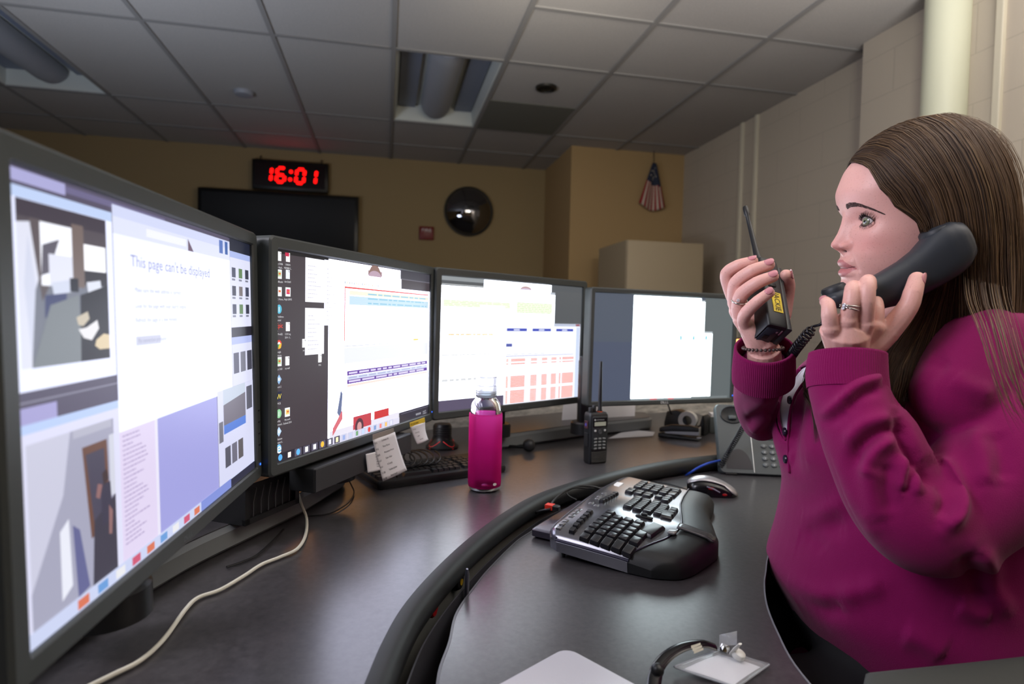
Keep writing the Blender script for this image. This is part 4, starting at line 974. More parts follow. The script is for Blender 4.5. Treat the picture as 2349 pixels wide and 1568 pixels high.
# papers near the platform
def sheet(name, pix, z, label, m=None, thick=0.0006):
    P = [at_z(x, y, z) for x, y in pix]; c = np.mean(P, 0); mb = MB(); mb.prism([(q[0]-c[0], q[1]-c[1]) for q in P][::-1], -thick, thick)
    o = mb.build(name, m or m_paper, smooth=False); o.location = (c[0], c[1], z+thick); return tag(o, label, 'paper')
sheet('paper_sheet', [(1395, 1006), (1498, 1000), (1502, 991), (1440, 985)], ZR+0.0008, 'white paper sheet on the rear worktop beside the end of the right monitor platform')
pe = at_z(1290, 966, ZR+0.043)
mb = MB(); e1, e2 = at_depth(1290, 962, 1.93), at_depth(1456, 957, 2.05); top = np.array([0.0, 0.0, 0.05])
bkw = np.array([0.01, 0.02, 0]); e1[2] = e2[2] = ZR+0.043
mb.loft([[tuple(q) for q in (e1, e2, e2+top*0.75+bkw, e1+top*0.75+bkw)], [tuple(q+np.array([0.0, 0.006, 0])) for q in (e1, e2, e2+top+bkw, e1+top+bkw)]], True, True)
tag(mb.build('envelope', m_paper, smooth=False), 'white envelope standing up behind the rightmost monitor on the platform', 'envelope')

# stapler
a, b = at_z(1512, 1000, ZR), at_z(1606, 1010, ZR); v = b-a; L = np.linalg.norm(v[:2])
t = thing('stapler', 'black stapler lying in front of the tape dispenser', 'stapler', a, math.atan2(v[1], v[0]))
mb = MB(); mb.loft([[(x, y, z) for y, z in ((-0.02, 0.001), (0.02, 0.001), (0.019, zt), (-0.019, zt))] for x, zt in ((0.0, 0.014), (0.05, 0.011), (L, 0.008))], True, True); mb.build('base', m_blk, t, bevel=0.003)
mb = MB(); mb.loft([[(x, y, z) for y, z in ((-0.014, zb), (0.014, zb), (0.012, zt), (-0.012, zt))] for x, zb, zt in ((0.002, 0.016, 0.030), (0.04, 0.022, 0.042), (L*.75, 0.026, 0.044), (L*.98, 0.028, 0.040))], True, True); mb.build('arm', m_blk, t, bevel=0.004)
mb = MB(); mb.loft([[(x, y, z) for y, z in ((-0.009, zb), (0.009, zb), (0.009, zt), (-0.009, zt))] for x, zb, zt in ((0.02, 0.013, 0.020), (L*.97, 0.017, 0.028))], True, True); mb.build('magazine', mat('steel', (150, 150, 150), 0.3, metal=1.0), t, smooth=False)
mb = MB(); mb.box((L*.97, -0.012, 0.012), (L*1.0, 0.012, 0.042)); mb.build('nose', mat('nose_steel', (190, 192, 192), 0.3, metal=0.9), t, bevel=0.002)
mb = MB(); mb.box((L*.93, -0.01, 0.008), (L*1.02, 0.01, 0.011)); mb.build('anvil', mat('nose_steel'), t, smooth=False)
# tape dispenser
a, b = at_z(1545, 992, ZR), at_z(1640, 1004, ZR); a[1] += 0.05; b[1] += 0.05; v = b-a; L = np.linalg.norm(v[:2])
t = thing('tape_dispenser', 'black tape dispenser with a white tape roll behind the stapler', 'tape dispenser', a, math.atan2(v[1], v[0]))
prof = [(0, 0), (L, 0), (L*1.0, 0.048), (L*.97, 0.066), (L*.93, 0.066), (L*.88, 0.035), (L*.74, 0.022), (L*.60, 0.03), (L*.50, 0.066), (L*.30, 0.075), (L*.06, 0.068), (0, 0.03)]
mb = MB(); mb.loft([[(x, -0.028, z) for x, z in prof], [(x, 0.028, z) for x, z in prof]], True, True); mb.build('body', m_blk, t, bevel=0.003)
mb = MB(); mb.lathe([(0.016, -0.010), (0.030, -0.010), (0.030, 0.010), (0.016, 0.010), (0.016, -0.010)], (L*.58, -0.020, 0.045), 32, axis=(0, 1, 0), cap=False); mb.build('tape_roll', mat('tape_white', (225, 226, 224), 0.4), t)
# dark card box beside the phone
c = at_z(1628, 1000, ZR); 
t = thing('card_box', 'dark grey box half hidden beside the desk phone', 'box', (c[0]+0.085, c[1]+0.06, ZR), math.radians(-20))
mb = MB(); mb.box((-0.05, -0.03, 0), (0.05, 0.03, 0.055)); mb.build('body', mat('box_grey', (86, 90, 90), 0.6), t, bevel=0.002)
mb = MB(); mb.box((-0.045, -0.025, 0.05), (0.045, 0.025, 0.064)); mb.build('cards', m_paper, t, smooth=False)

# desk phone
p = at_z(1652, 1089, ZF)
th = math.radians(-18)
t = thing('desk_phone', 'dark grey desk phone with an empty handset cradle beside the sleeve', 'telephone', (p[0], p[1], ZF), th)
m_ph = mat('phone_grey', (66, 72, 74), 0.45, bump=(900, 0.15, 0.0004)); m_phd = mat('phone_dark', (36, 38, 40), 0.45)
PW, PH = 0.265, 0.195; lean = math.radians(27)
Tp = Matrix.Translation((0, 0.002, 0.006)) @ Matrix.Rotation(-lean, 4, 'X')       # local face: x right, z up the face, y into the body
mb = MB(); mb.T = Tp; mb.loft([[(x+PW/2, y, z+PH/2) for x, z in rrect(PW*k, PH*k, 0.012, 4)] for y, k in ((0.0, .98), (0.004, 1.0), (0.022, 1.0), (0.03, .97))], True, True); mb.f = [f[::-1] for f in mb.f]; mb.build('body', m_ph, t)
mb = MB(); mb.loft([[(0.03, 0.02, 0.0), (PW-0.03, 0.02, 0.0), (PW-0.03, 0.055, 0.0), (0.03, 0.055, 0.0)], [(0.03, 0.05, 0.06), (PW-0.03, 0.05, 0.06), (PW-0.03, 0.075, 0.06), (0.03, 0.075, 0.06)], [(0.05, 0.07, 0.12), (PW-0.05, 0.07, 0.12), (PW-0.05, 0.09, 0.12), (0.05, 0.09, 0.12)]], True, True); mb.build('foot_stand', m_phd, t)
for x in (0.03, PW-0.03):
    mb = MB(); mb.cbox((x, 0.010, 0.003), (0.03, 0.016, 0.006)); mb.build('rubber_foot', m_rubber, t, bevel=0.002)
mb = MB(); mb.T = Tp
mb.loft([[(0.045+a*math.cos(q), y, 0.164+b*math.sin(q)) for q in np.linspace(0, 2*PI, 28, endpoint=False)] for y, a, b in ((-0.001, .033, .026), (-0.0035, .031, .024), (0.0, .026, .019), (0.0, .001, .001))], True, False); mb.build('ear_cradle', m_phd, t)
mb = MB(); mb.T = Tp; mb.rbox((0, 0, 0), (0.02, 0.012, 0.008), 0.003)
for k, q in enumerate(mb.v): pass
mb2 = MB(); mb2.T = Tp; mb2.box((0.035, -0.006, 0.150), (0.055, 0.001, 0.161)); mb2.build('hook', m_ph, t, bevel=0.002)
for k in range(5):
    mb = MB(); mb.T = Tp; r = 0.006+0.0045*k; mb.lathe([(r, -0.0002), (r+0.0012, -0.0012), (r+0.0024, -0.0002)], (0.043, 0, 0.108), 32, axis=(0, -1, 0), cap=False); mb.build('speaker_ring', m_ph, t)
mb = MB(); mb.T = Tp; mb.loft([[(0.052+a*math.cos(q), y, 0.012+b*max(math.sin(q), 0)) for q in np.linspace(0, PI, 24)] + [(0.052-a, y, 0.012)] for y, a, b in ((-0.0006, .034, .055), (0.002, .032, .052))], True, True); mb.build('mouth_cradle', mat('phone_recess', (26, 26, 34), 0.35), t)
mb = MB(); mb.T = Tp; mb.box((0.0885, -0.0018, 0.004), (0.0905, 0.0, 0.190)); mb.build('silver_line', mat('silver_line', (176, 180, 182), 0.3, metal=0.7), t, smooth=False)
mb = MB(); mb.T = Tp; mb.box((0.108, -0.0012, 0.095), (0.232, 0.0005, 0.172)); dp = mb.build('display_frame', m_phd, t, bevel=0.002)
mb = MB(); mb.T = Tp; mb.box((0.113, -0.0018, 0.100), (0.227, -0.001, 0.168)); mb.build('display', mat('phone_lcd', (150, 148, 136), 0.35), dp, smooth=False)
m_pb = mat('phone_button', (96, 102, 104), 0.35)
for j in range(4):
    for i in range(3):
        cx_, cz = 0.121+0.0215*i, 0.0775-0.0172*j
        mb = MB(); mb.T = Tp; mb.loft([[(cx_+a*math.cos(q), y, cz+a*.72*math.sin(q)) for q in np.linspace(0, 2*PI, 16, endpoint=False)] for y, a in ((0.0, .0078), (-0.003, .0074), (-0.004, .0060))], True, True); k = mb.build('button', m_pb, t)
        mb = MB(); mb.T = Tp; put_text(mb, '123456789*0#'[j*3+i], 0.0065, (cx_, -0.0043, cz-0.0022), (1, 0, 0), (0, 0, 1), align='CENTER'); mb.build('numeral', mat('numeral_white', (215, 218, 218), 0.5), k, smooth=False)
for j in range(3):
    mb = MB(); mb.T = Tp; mb.lathe([(0.0075, 0), (0.0072, 0.003), (0.005, 0.004), (0, 0.004)], (0.205, 0.0, 0.075-0.024*j), 16, axis=(0, -1, 0)); mb.build('round_button', m_pb, t)
# blue network cable behind the phone
P_ = [at_z(1672, 1052, 0.735), at_z(1650, 1056, 0.735), at_z(1625, 1062, 0.738), at_z(1602, 1072, 0.728), at_z(1583, 1084, 0.712), at_z(1566, 1094, 0.690)]
mb = MB(); mb.tube(spline(P_, 30), 0.003, 8); tag(mb.build('network_cable', mat('cable_blue', (36, 70, 170), 0.4)), 'blue network cable leading from the desk phone into the gap', 'cable')
# mouse
a, b = at_z(1576, 1128, ZF), at_z(1686, 1136, ZF); v = b-a; L = np.linalg.norm(v[:2])+0.004
t = thing('computer_mouse', 'silver computer mouse with a dark red-lit side right of the big keyboard', 'mouse', a, math.atan2(v[1], v[0]))
def mouse_ring(x, k0, k1, lo=0.0):
    s = x/L; zt = 0.040*(max(math.sin(PI*(0.06+0.94*s)**0.82), 0)**0.55)*(1-0.25*s) + 0.004; hw = 0.031*(0.80+0.28*math.sin(PI*min(1, s*1.05)))*min(1, (s+.02)*9)**.5*min(1, (1.02-s)*7)**.5
    pts = []
    for q in np.linspace(0, PI, 17):
        y, z = -hw*math.cos(q), zt*(math.sin(q)**0.6); pts.append((x, y, max(z, 0.001)))
    return pts
xs_ = np.linspace(0.0005, L-0.0005, 26)
mb = MB(); mb.loft([[(p0[0], p0[1]*.985, p0[2]*.97) for p0 in mouse_ring(x, 0, 1)] for x in xs_], False, False); mb.build('body', mat('mouse_black', (16, 15, 18), 0.2), t, angle=0)
mb = MB(); rows = []
for x in xs_:
    r = mouse_ring(x, 0, 1); s = x/L; lo = 4.2 if s < .72 else 4.2*(1-(s-.72)/.28)**1.3
    out = []
    for k in np.linspace(lo, 16-lo*.6, 13):
        i = min(int(k), 15); f = k-i; out.append(tuple(r[i][c]*(1-f)+r[i+1][c]*f + (0.0012 if c == 2 else 0) for c in range(3)))
    rows.append(out)
mb.loft(rows, False, False); o = mb.build('shell', mat('mouse_silver', (178, 176, 180), 0.28, metal=0.55), t, angle=0)
sm = o.modifiers.new('thick', 'SOLIDIFY'); sm.thickness = 0.0012
for (x, z, l_) in ((L*.70, 0.010, .016), (L*.45, 0.026, .014)):
    i = int(x/L*25); r = mouse_ring(xs_[i], 0, 1); mb = MB(); mb.sphere((x, r[2][1]*1.0, z*.8), 0.004, 10, sc=(l_/.008, .5, .8)); mb.build('red_light', mat('mouse_red', (60, 4, 8), 0.3, emis=(170, 6, 16), estr=0.35), t)
mb = MB(); mb.tube([(L*.36, -0.029, 0.024), (L*.5, -0.0315, 0.020), (L*.62, -0.031, 0.013)], [0.003, 0.004, 0.003], 8, flat=.5); mb.build('thumb_button', mat('mouse_button', (92, 88, 110), 0.3), t)
mb = MB(); mb.tube(spline([at_z(1580, 1124, ZF+.006), at_z(1560, 1117, ZF+.003), at_z(1530, 1108, ZF+.003), at_z(1505, 1104, ZF+.003), at_z(1480, 1098, ZF+.003)], 20), 0.0018, 6); tag(mb.build('mouse_cable', m_rubber), 'thin black cable from the silver mouse', 'cable')

# slim dark laptop lying under the big keyboard, over the gap
ca, cb = at_z(1218, 1211, ZF+.018), at_z(1326, 1146, ZF+.018); v = cb-ca; Lv = np.linalg.norm(v[:2]); ang = math.atan2(v[1], v[0])
t = thing('slim_tablet', 'slim dark tablet lying under the corner of the big keyboard', 'tablet', (ca[0], ca[1], ZF), ang)
mb = MB(); mb.rbox((Lv/2, -0.055, 0.010), (Lv, 0.11, 0.017), 0.006); mb.build('body', mat('tablet_dark', (74, 70, 80), 0.3, metal=0.4), t)
mb = MB(); mb.box((0.012, -0.1105, 0.006), (0.06, -0.109, 0.012)); mb.build('port', m_blk, t, smooth=False)
# loose black wires with a red-labelled plug in the gap
def wire(name, pix, r, label, m=m_rubber, n=40, cat='cable', group=None):
    P = [at_z(*q) for q in pix]; mb = MB(); mb.tube(spline(P, n), r, 8); return tag(mb.build(name, m), label, cat, group)
wire('usb_cable', [(1205, 1196, .70), (1225, 1178, .715), (1246, 1170, .728), (1262, 1166, .732), (1268, 1150, .735), (1296, 1126, .745), (1330, 1114, .745), (1362, 1116, .742), (1380, 1122, .735)], 0.0022, 'thin black cable looping behind the big keyboard to the red-labelled plug')
wire('keyboard_cable', [(1322, 1146, .728), (1306, 1138, .735), (1300, 1128, .742), (1318, 1118, .745), (1350, 1120, .738), (1385, 1118, .735)], 0.0018, 'small loop of thin dark cable at the back edge of the big keyboard')
p = at_z(1267, 1163, .733); q = at_z(1280, 1152, .735); v = q-p
t = thing('usb_plug', 'small black plug with a red label at the worktop gap', 'plug', p, math.atan2(v[1], v[0])+PI/2)
mb = MB(); mb.rbox((0, 0, 0), (0.030, 0.015, 0.010), 0.003); mb.build('body', m_blk, t)
mb = MB(); mb.box((-0.003, -0.0076, -0.004), (0.013, 0.0078, 0.0054)); mb.build('red_label', mat('label_red', (214, 52, 34), 0.5), t, smooth=False)
# cables in the tray
wire('yellow_cable', [(1052, 1392, .60), (1040, 1415, .61), (1026, 1445, .62), (1010, 1480, .625), (990, 1530, .63), (968, 1580, .63)], 0.0042, 'yellow cable running along the tray between the worktops', mat('cable_yellow', (196, 150, 58), 0.45))
wire('tray_cable', [(1030, 1462, .60), (1012, 1500, .61), (996, 1540, .615), (980, 1585, .615)], 0.0040, 'dark blue cable beside the yellow cable in the tray', mat('cable_navy', (26, 44, 78), 0.45))
# white cable across the rear worktop
wire('white_cable', [(672, 1106, .80), (682, 1126, .79), (692, 1158, .775), (703, 1188, .752), (701, 1226, .744), (682, 1258, .744), (640, 1278, .744), (600, 1294, .744), (560, 1320, .744), (505, 1352, .744), (455, 1370, .744), (425, 1398, .744), (375, 1466, .744), (322, 1514, .744), (262, 1545, .744), (190, 1580, .744)], 0.0026, 'white cable snaking over the dark worktop at lower left', mat('cable_white', (206, 204, 190), 0.45), 120)
wire('thin_black_cable', [(795, 1092, .77), (806, 1112, .755), (812, 1130, .744), (800, 1152, .743), (768, 1172, .743), (740, 1180, .743), (706, 1183, .743)], 0.0013, 'thin black cable hanging under the soundbar onto the worktop', m_rubber, 50)
wire('flat_black_cable', [(650, 1214, .744), (630, 1236, .743), (590, 1272, .743), (556, 1288, .743), (520, 1300, .743)], 0.0018, 'short dark cable on the worktop beside the left monitor platform', m_rubber, 40)
wire('monitor_cable', [(1532, 926, .86), (1536, 938, .83), (1544, 962, .765), (1556, 978, .744)], 0.0024, 'black cable dropping from the rightmost monitor behind the stapler', m_rubber, 30)

# vented black unit between the first two monitors
c = at_z(560, 1206, 0.781); c2 = at_z(684, 1152, 0.781); v = c2-c; L = np.linalg.norm(v[:2])
t = thing('vented_unit', 'black slotted unit on the platform between the first two monitors', 'desk unit', (c[0], c[1], 0.7806), math.atan2(v[1], v[0]))
hh = 0.062
mb = MB(); mb.box((0, 0.004, 0), (L, 0.10, hh)); mb.box((0, -0.002, 0), (L, 0.004, 0.009)); mb.box((0, -0.002, hh-0.008), (L, 0.004, hh)); mb.box((0, -0.002, 0), (0.010, 0.004, hh)); mb.box((L-0.010, -0.002, 0), (L, 0.004, hh)); mb.build('body', m_blk, t, smooth=False)
for k in range(6):
    mb = MB(); x = 0.02+(L-0.035)*k/5.5; mb.tube([(x-0.002, -0.001, 0.010), (x, 0.001, hh*.5), (x+0.004, -0.001, hh-0.009)], 0.0011, 6); mb.build('slat', mat('slat_grey', (66, 66, 70), 0.35), t)

# soundbar hung under the second monitor
def on_B(px, py, off):
    """point of a plane that lies off metres in front of the second monitor's picture, in the monitor's axes"""
    o = B.o + B.n*off; d_ = ray(px, py); k = np.dot(o-CAMP, B.n)/np.dot(d_, B.n); q = CAMP+d_*k-B.o
    return np.array([np.dot(q, B.r), -off, np.dot(q, B.u)])
q1, q2 = on_B(721, 1092, .02), on_B(943, 1008, .02)
sb = thing('soundbar', 'black mesh-fronted soundbar clipped under the second monitor', 'speaker'); sb.matrix_world = B.t.matrix_world.copy()
z0 = (q1[2]+q2[2])/2
zt = -B.H/2 - 0.001
mb = MB(); mb.box((q1[0], -0.020, zt-0.044), (q2[0], 0.030, zt-0.003)); mb.build('body', m_shell, sb, bevel=0.003)
m_mesh = mat('speaker_mesh', (52, 52, 54), 0.6, bump=(2500, 1.0, 0.0005))
xm = on_B(853, 1040, .02)[0]
for xa, xb in ((q1[0]+0.002, xm-0.003), (xm+0.014, q2[0]-0.002)):
    mb = MB(); mb.box((xa, -0.0215, zt-0.042), (xb, -0.0195, zt-0.005)); mb.build('grille', m_mesh, sb, smooth=False)
mb = MB(); mb.lathe([(0.005, 0), (0.005, 0.004), (0.004, 0.005), (0, 0.005)], (xm+0.005, -0.02, zt-0.02), 16, axis=(0, -1, 0)); mb.build('volume_knob', mat('knob_dark', (60, 62, 66), 0.25, metal=0.6), sb)
# taped notes
def note(name, quad, off, label, texts=None, curl=0.006, m=m_paper, tape=None, size=.0062, extra=None):
    Q = [on_B(x, y, off) for x, y in quad]           # TL TR BR BL
    cc = np.mean(Q, 0)
    def S(u, v): 
        p = (Q[0]*(1-u)+Q[1]*u)*(1-v) + (Q[3]*(1-u)+Q[2]*u)*v
        p = p + np.array([0, -curl*(v*v*(0.4+0.9*u)) - 0.002*math.sin(PI*u), 0]); return p - cc
    t = thing(name, label, 'note'); t.matrix_world = B.t.matrix_world @ Matrix.Translation(cc)
    N = 12; mb = MB(); vs = [S(i/N, j/N) for j in range(N+1) for i in range(N+1)]
    mb.add(vs, [(j*(N+1)+i, (j+1)*(N+1)+i, (j+1)*(N+1)+i+1, j*(N+1)+i+1) for j in range(N) for i in range(N)])
    o = mb.build('paper', m, t, angle=0); sm = o.modifiers.new('thick', 'SOLIDIFY'); sm.thickness = 0.0003; sm.offset = -1
    wq = np.linalg.norm(Q[1]-Q[0]); hq = np.linalg.norm(Q[3]-Q[0])
    if texts:
        mb = MB()
        for (u, v, s_) in texts:
            vs, fs = text_geo(s_, size); mb.add([S(u+x*.62/wq, v-y/hq) + np.array([0, -0.0005, 0]) for x, y, _ in vs], fs)
        mb.build('writing', m_ink, o, smooth=False)
    if tape:
        T = [on_B(x, y, off+0.0012)-cc for x, y in tape[0]]; mb = MB(); mb.add(T + [q+np.array([0, 0.0004, 0]) for q in T], [(3, 2, 1, 0), (4, 5, 6, 7), (0, 1, 5, 4), (1, 2, 6, 5), (2, 3, 7, 6), (3, 0, 4, 7)]); tp = mb.build('tape', tape[1], t, smooth=False)
        if len(tape) > 2:
            vs, fs = text_geo(tape[2], .0078); U_ = T[1]-T[0]; Vv = T[3]-T[0]; mb = MB(); mb.add([T[3]*.8+T[0]*.2 + U_*(0.04+x*.82/np.linalg.norm(U_)) - Vv*(y/np.linalg.norm(Vv)*.9) + np.array([0, -0.0004, 0]) for x, y, _ in vs], fs); mb.build('writing', mat('ink_brown', (96, 70, 20), 0.7), tp, smooth=False)
    return t
codes = [('10-51', 'Confidential Info'), ('10-52', 'Felony Warrant'), ('10-53', 'Misdemeanor Warrant'), ('10-57', 'Stolen Vehicle'), ('10-61', 'In Custody'), ('10-33B', 'Possible Explosive'), ('10-39B', 'Sexual Assault')]
tx = []
for k, (a, b) in enumerate(codes): tx += [(0.02, .12+.143*k, a), (.30, .10+.143*k, b)]
note('paper_note', [(855, 1008), (906, 990), (926, 1077), (876, 1103)], .0290, 'large white code list taped under the second monitor', tx, tape=([(855, 996), (903, 981), (904, 990), (855, 1009)], mat('tape_grey', (150, 146, 138), 0.25)))
tx = [(.45, .18+.125*k, s_) for k, s_ in enumerate(('A-Adam', 'B-Boy', 'C-Charles', 'D-David', 'E-Edward', 'F-Frank'))]
note('paper_note', [(839, 1041), (880, 1030), (884, 1073), (843, 1084)], .0268, 'smaller white list tucked behind the large taped code list', tx, size=.0045, curl=.002)
note('paper_note', [(941, 978), (975, 967), (973, 1007), (954, 1019)], .0235, 'small white note with a yellow number strip under the second monitor',
     [(.08, .22, 'Information'), (.14, .42, 'call the front desk'), (.22, .62, 'ext. 4444'), (.3, .82, 'leave a message')], size=.0045, curl=.008, tape=([(940, 969), (974, 957), (975, 968), (941, 979)], mat('tape_yellow', (228, 196, 50), 0.5), '971.262.4444'))

# white laptop lid at the bottom edge of the picture
c = at_z(1300, 1479, ZF+.02); d1 = at_z(1145, 1564, ZF+.02)-c; d2 = at_z(1492, 1566, ZF+.02)-c
d1 /= np.linalg.norm(d1); ang = math.atan2(-d1[1], -d1[0])     # local +x towards the corner
t = thing('white_laptop', 'closed white laptop lying on the front worktop at the bottom of the picture', 'laptop', (c[0], c[1], ZF), ang)
sgn = 1 if np.dot(d2, (-math.sin(ang), math.cos(ang), 0)) > 0 else -1
m_wl = mat('laptop_white', (196, 197, 206), 0.3)
mb = MB(); mb.rbox((-0.155, sgn*0.105, 0.0155), (0.31, 0.21, 0.009), 0.016, seg=6); mb.build('lid', m_wl, t)
mb = MB(); mb.rbox((-0.155, sgn*0.105, 0.006), (0.306, 0.206, 0.010), 0.016, seg=6); mb.build('base', mat('laptop_base', (170, 170, 178), 0.35), t)

# ID badge in a clear pouch with a black strap and reel
Z = ZF+.003
pc = [at_z(1546, 1529, Z+.004), at_z(1650, 1490, Z+.006), at_z(1764, 1524, Z), at_z(1690, 1576, Z)]
c = np.mean(pc, 0); t = thing('id_badge', 'ID badge in a clear pouch with a black strap beside the white laptop', 'badge', c)
m_clear = mat('clear_vinyl', (235, 238, 242), 0.06, alpha=0.22, spec=0.8)
L_ = [q-c for q in pc]
mb = MB(); N = 10
def pouch(u, v, k=1.0, dz=0): 
    p = (L_[0]*(1-u)+L_[1]*u)*(1-v)+(L_[3]*(1-u)+L_[2]*u)*v; return p*k + np.array([0, 0, dz+0.004*math.sin(PI*u)*math.sin(PI*v)])
mb.add([pouch(i/N, j/N) for j in range(N+1) for i in range(N+1)], [(j*(N+1)+i, j*(N+1)+i+1, (j+1)*(N+1)+i+1, (j+1)*(N+1)+i) for j in range(N) for i in range(N)])
o = mb.build('pouch', m_clear, t, angle=0); sm = o.modifiers.new('thick', 'SOLIDIFY'); sm.thickness = 0.002
mb = MB(); mb.tube([tuple(pouch(u, v, 1.0)) for u, v in ((0, 0), (1, 0), (1, 1), (0, 1), (0, 0.02))], 0.0014, 6); mb.build('seam', mat('vinyl_seam', (205, 210, 216), 0.15, alpha=0.6), t)
mb = MB(); mb.add([pouch(.06+.80*i/N, .12+.80*j/N, 1, -0.0012) for j in range(N+1) for i in range(N+1)], [(j*(N+1)+i, j*(N+1)+i+1, (j+1)*(N+1)+i+1, (j+1)*(N+1)+i) for j in range(N) for i in range(N)]); mb.build('card', mat('card_white', (232, 234, 240), 0.4), t, angle=0)
P3 = [at_z(1494, 1650, Z+.004)-c, at_z(1499, 1590, Z+.005)-c, at_z(1503, 1552, Z+.010)-c, at_z(1512, 1525, Z+.014)-c, at_z(1538, 1498, Z+.018)-c, at_z(1576, 1480, Z+.020)-c, at_z(1616, 1476, Z+.018)-c, at_z(1642, 1484, Z+.014)-c]
mb = MB(); mb.tube(spline(P3, 40), 0.0075, 10, flat=.28); mb.build('strap', mat('strap_black', (14, 14, 16), 0.18), t)
q = at_z(1508, 1536, Z+.014)-c; mb = MB(); mb.sphere(tuple(q), 0.0075, 14); mb.build('reel', m_blk, t)
m_chr = mat('chrome', (215, 215, 212), 0.12, metal=1.0)
q = at_z(1662, 1487, Z+.012)-c; mb = MB(); mb.lathe([(0.0055, -0.004), (0.0065, 0), (0.0055, 0.004)], tuple(q), 18, axis=(.5, .3, .8)); mb.build('swivel', m_chr, t)
q1, q2 = at_z(1676, 1498, Z+.010)-c, at_z(1698, 1476, Z+.030)-c; mb = MB(); mb.tube([q1, (q1+q2)/2, q2], [0.002, 0.0035, 0.0025], 8, flat=.5); mb.build('clip', mat('clip_white', (226, 226, 220), 0.3), t)
q = at_z(1694, 1502, Z+.010)-c; mb = MB(); mb.lathe([(0.007, -0.003), (0.008, 0), (0.007, 0.004), (0.004, 0.006)], tuple(q), 18, axis=(.2, -.3, .9)); mb.build('snap', mat('clip_white'), t)
q1, q2 = at_z(1650, 1482, Z+.018)-c, at_z(1690, 1478, Z+.026)-c
mb = MB(); v = (q2-q1); mb.add([q1, q2, q2+np.array([.002, .004, .014]), q1+np.array([.002, .004, .012])], [(0, 1, 2, 3)]); o = mb.build('strap_tab', m_clear, t); sm = o.modifiers.new('thick', 'SOLIDIFY'); sm.thickness = 0.001
mb = MB()
for k in range(3): q = at_z(1586+k*3, 1487+k*6, Z+.026)-c; mb.add([q, q+np.array([.014, .004, .001]), q+np.array([.014, .005, .003]), q+np.array([0, .001, .003])], [(0, 1, 2, 3)])
mb.build('strap_print', mat('print_cream', (226, 222, 206), 0.5), t, smooth=False)

# ------------------------------------------------ the big split keyboard
ka = np.array([0.26993, 0.97005, ZF]); KU = np.array([0.64636463, 0.76302868, 0.0]); ang = math.atan2(KU[1], KU[0])
t = thing('split_keyboard', 'large black and silver split ergonomic keyboard with a padded palm rest', 'keyboard', ka, ang)
# local axes: x along the back edge, y away from the user; v below is measured towards the user
KL = 0.437
FR = [(0.0, .185), (0.012, .222), (0.044, .240), (0.10, .254), (0.14, .2625), (0.169, .2585), (0.21, .247), (0.252, .236), (0.30, .220), (0.337, .213), (0.375, .2125), (0.413, .211), (0.43, .202), (0.437, .18)]
PB = [(0.0, .146), (0.03, .165), (0.08, .190), (0.118, .199), (0.16, .197), (0.22, .183), (0.30, .163), (0.36, .156), (0.437, .152)]
BK = [(0.0, .022), (0.006, .008), (0.02, .0005), (0.10, -.004), (0.20, -.008), (0.30, -.007), (0.40, -.001), (0.422, .002), (0.432, .01), (0.437, .022)]
ip = lambda T, u: float(np.interp(u, [a for a, _ in T], [b for _, b in T]))
def smooth_ip(T):
    us = np.linspace(0, KL, 120); ys = np.array([ip(T, u) for u in us])
    for _ in range(6): ys[1:-1] = (ys[:-2]+2*ys[1:-1]+ys[2:])/4
    return lambda u: float(np.interp(u, us, ys))
fFR, fPB = smooth_ip(FR), smooth_ip(PB)
def top_z(u, v):
    z = 0.050 - 0.075*max(v, 0) + 0.013*math.exp(-((u-.135)/.085)**2)*min(1, max(v, 0)/.07) - 0.004*max(0, u-.28)/.15
    z -= 0.010*max(0, (0.05-u)/.05)**2
    s = max(0.0, (v-.12)/.14); z -= 0.010*s*s
    return z
NU = 70
us = [KL*(0.5-0.5*math.cos(PI*i/NU)) for i in range(NU+1)]
def skin(name, lo, hi, m, nv, drop_lo, drop_hi, puff=0.0, edge=0.0):
    mb = MB(); rows = []
    for j in range(nv+1):
        s = j/nv; row = []
        for u in us:
            v = lo(u)*(1-s)+hi(u)*s; z = top_z(u, v) + puff*math.sin(PI*min(1, s*1.02))**.6*min(1, u/.02)*min(1, (KL-u)/.02)
            ed = min(u, KL-u); 
            if drop_lo: ed = min(ed, (v-lo(u))*1.0)
            if drop_hi: ed = min(ed, hi(u)-v)
            if ed < .012: z -= .010*(1-ed/.012)**2
            row.append((u, -v, z))
        rows.append(row)
    # closed shell: bottom
    base = lambda r: [(p_[0]*.985+.003, p_[1], max(0.002, (p_[2]-.017)*min(1, max(0, (.205+p_[1])/.08)))) for p_ in r]
    allr = rows + [base(rows[-1])] + [base(rows[0])] + [rows[0]]
    mb.loft(allr, False, False)
    for side in (0, -1):
        loop = [r[side] for r in allr[:-1]]; mb.add(loop, [tuple(range(len(loop)))])
    bm = None
    return mb.build(name, m, t, angle=50)
m_kb = mat('keyboard_gloss', (118, 118, 124), 0.24, metal=0.8, coat=0.2); m_palm = mat('palm_leatherette', (30, 32, 33), 0.46, bump=(1500, 0.35, 0.0005)); m_kedge = mat('keyboard_edge', (70, 68, 84), 0.3, metal=0.3)
skin('body', lambda u: ip(BK, u), fPB, m_kb, 26, True, False)
skin('palm_rest', lambda u: fPB(u)+.001, fFR, m_palm, 20, False, True, puff=.005)
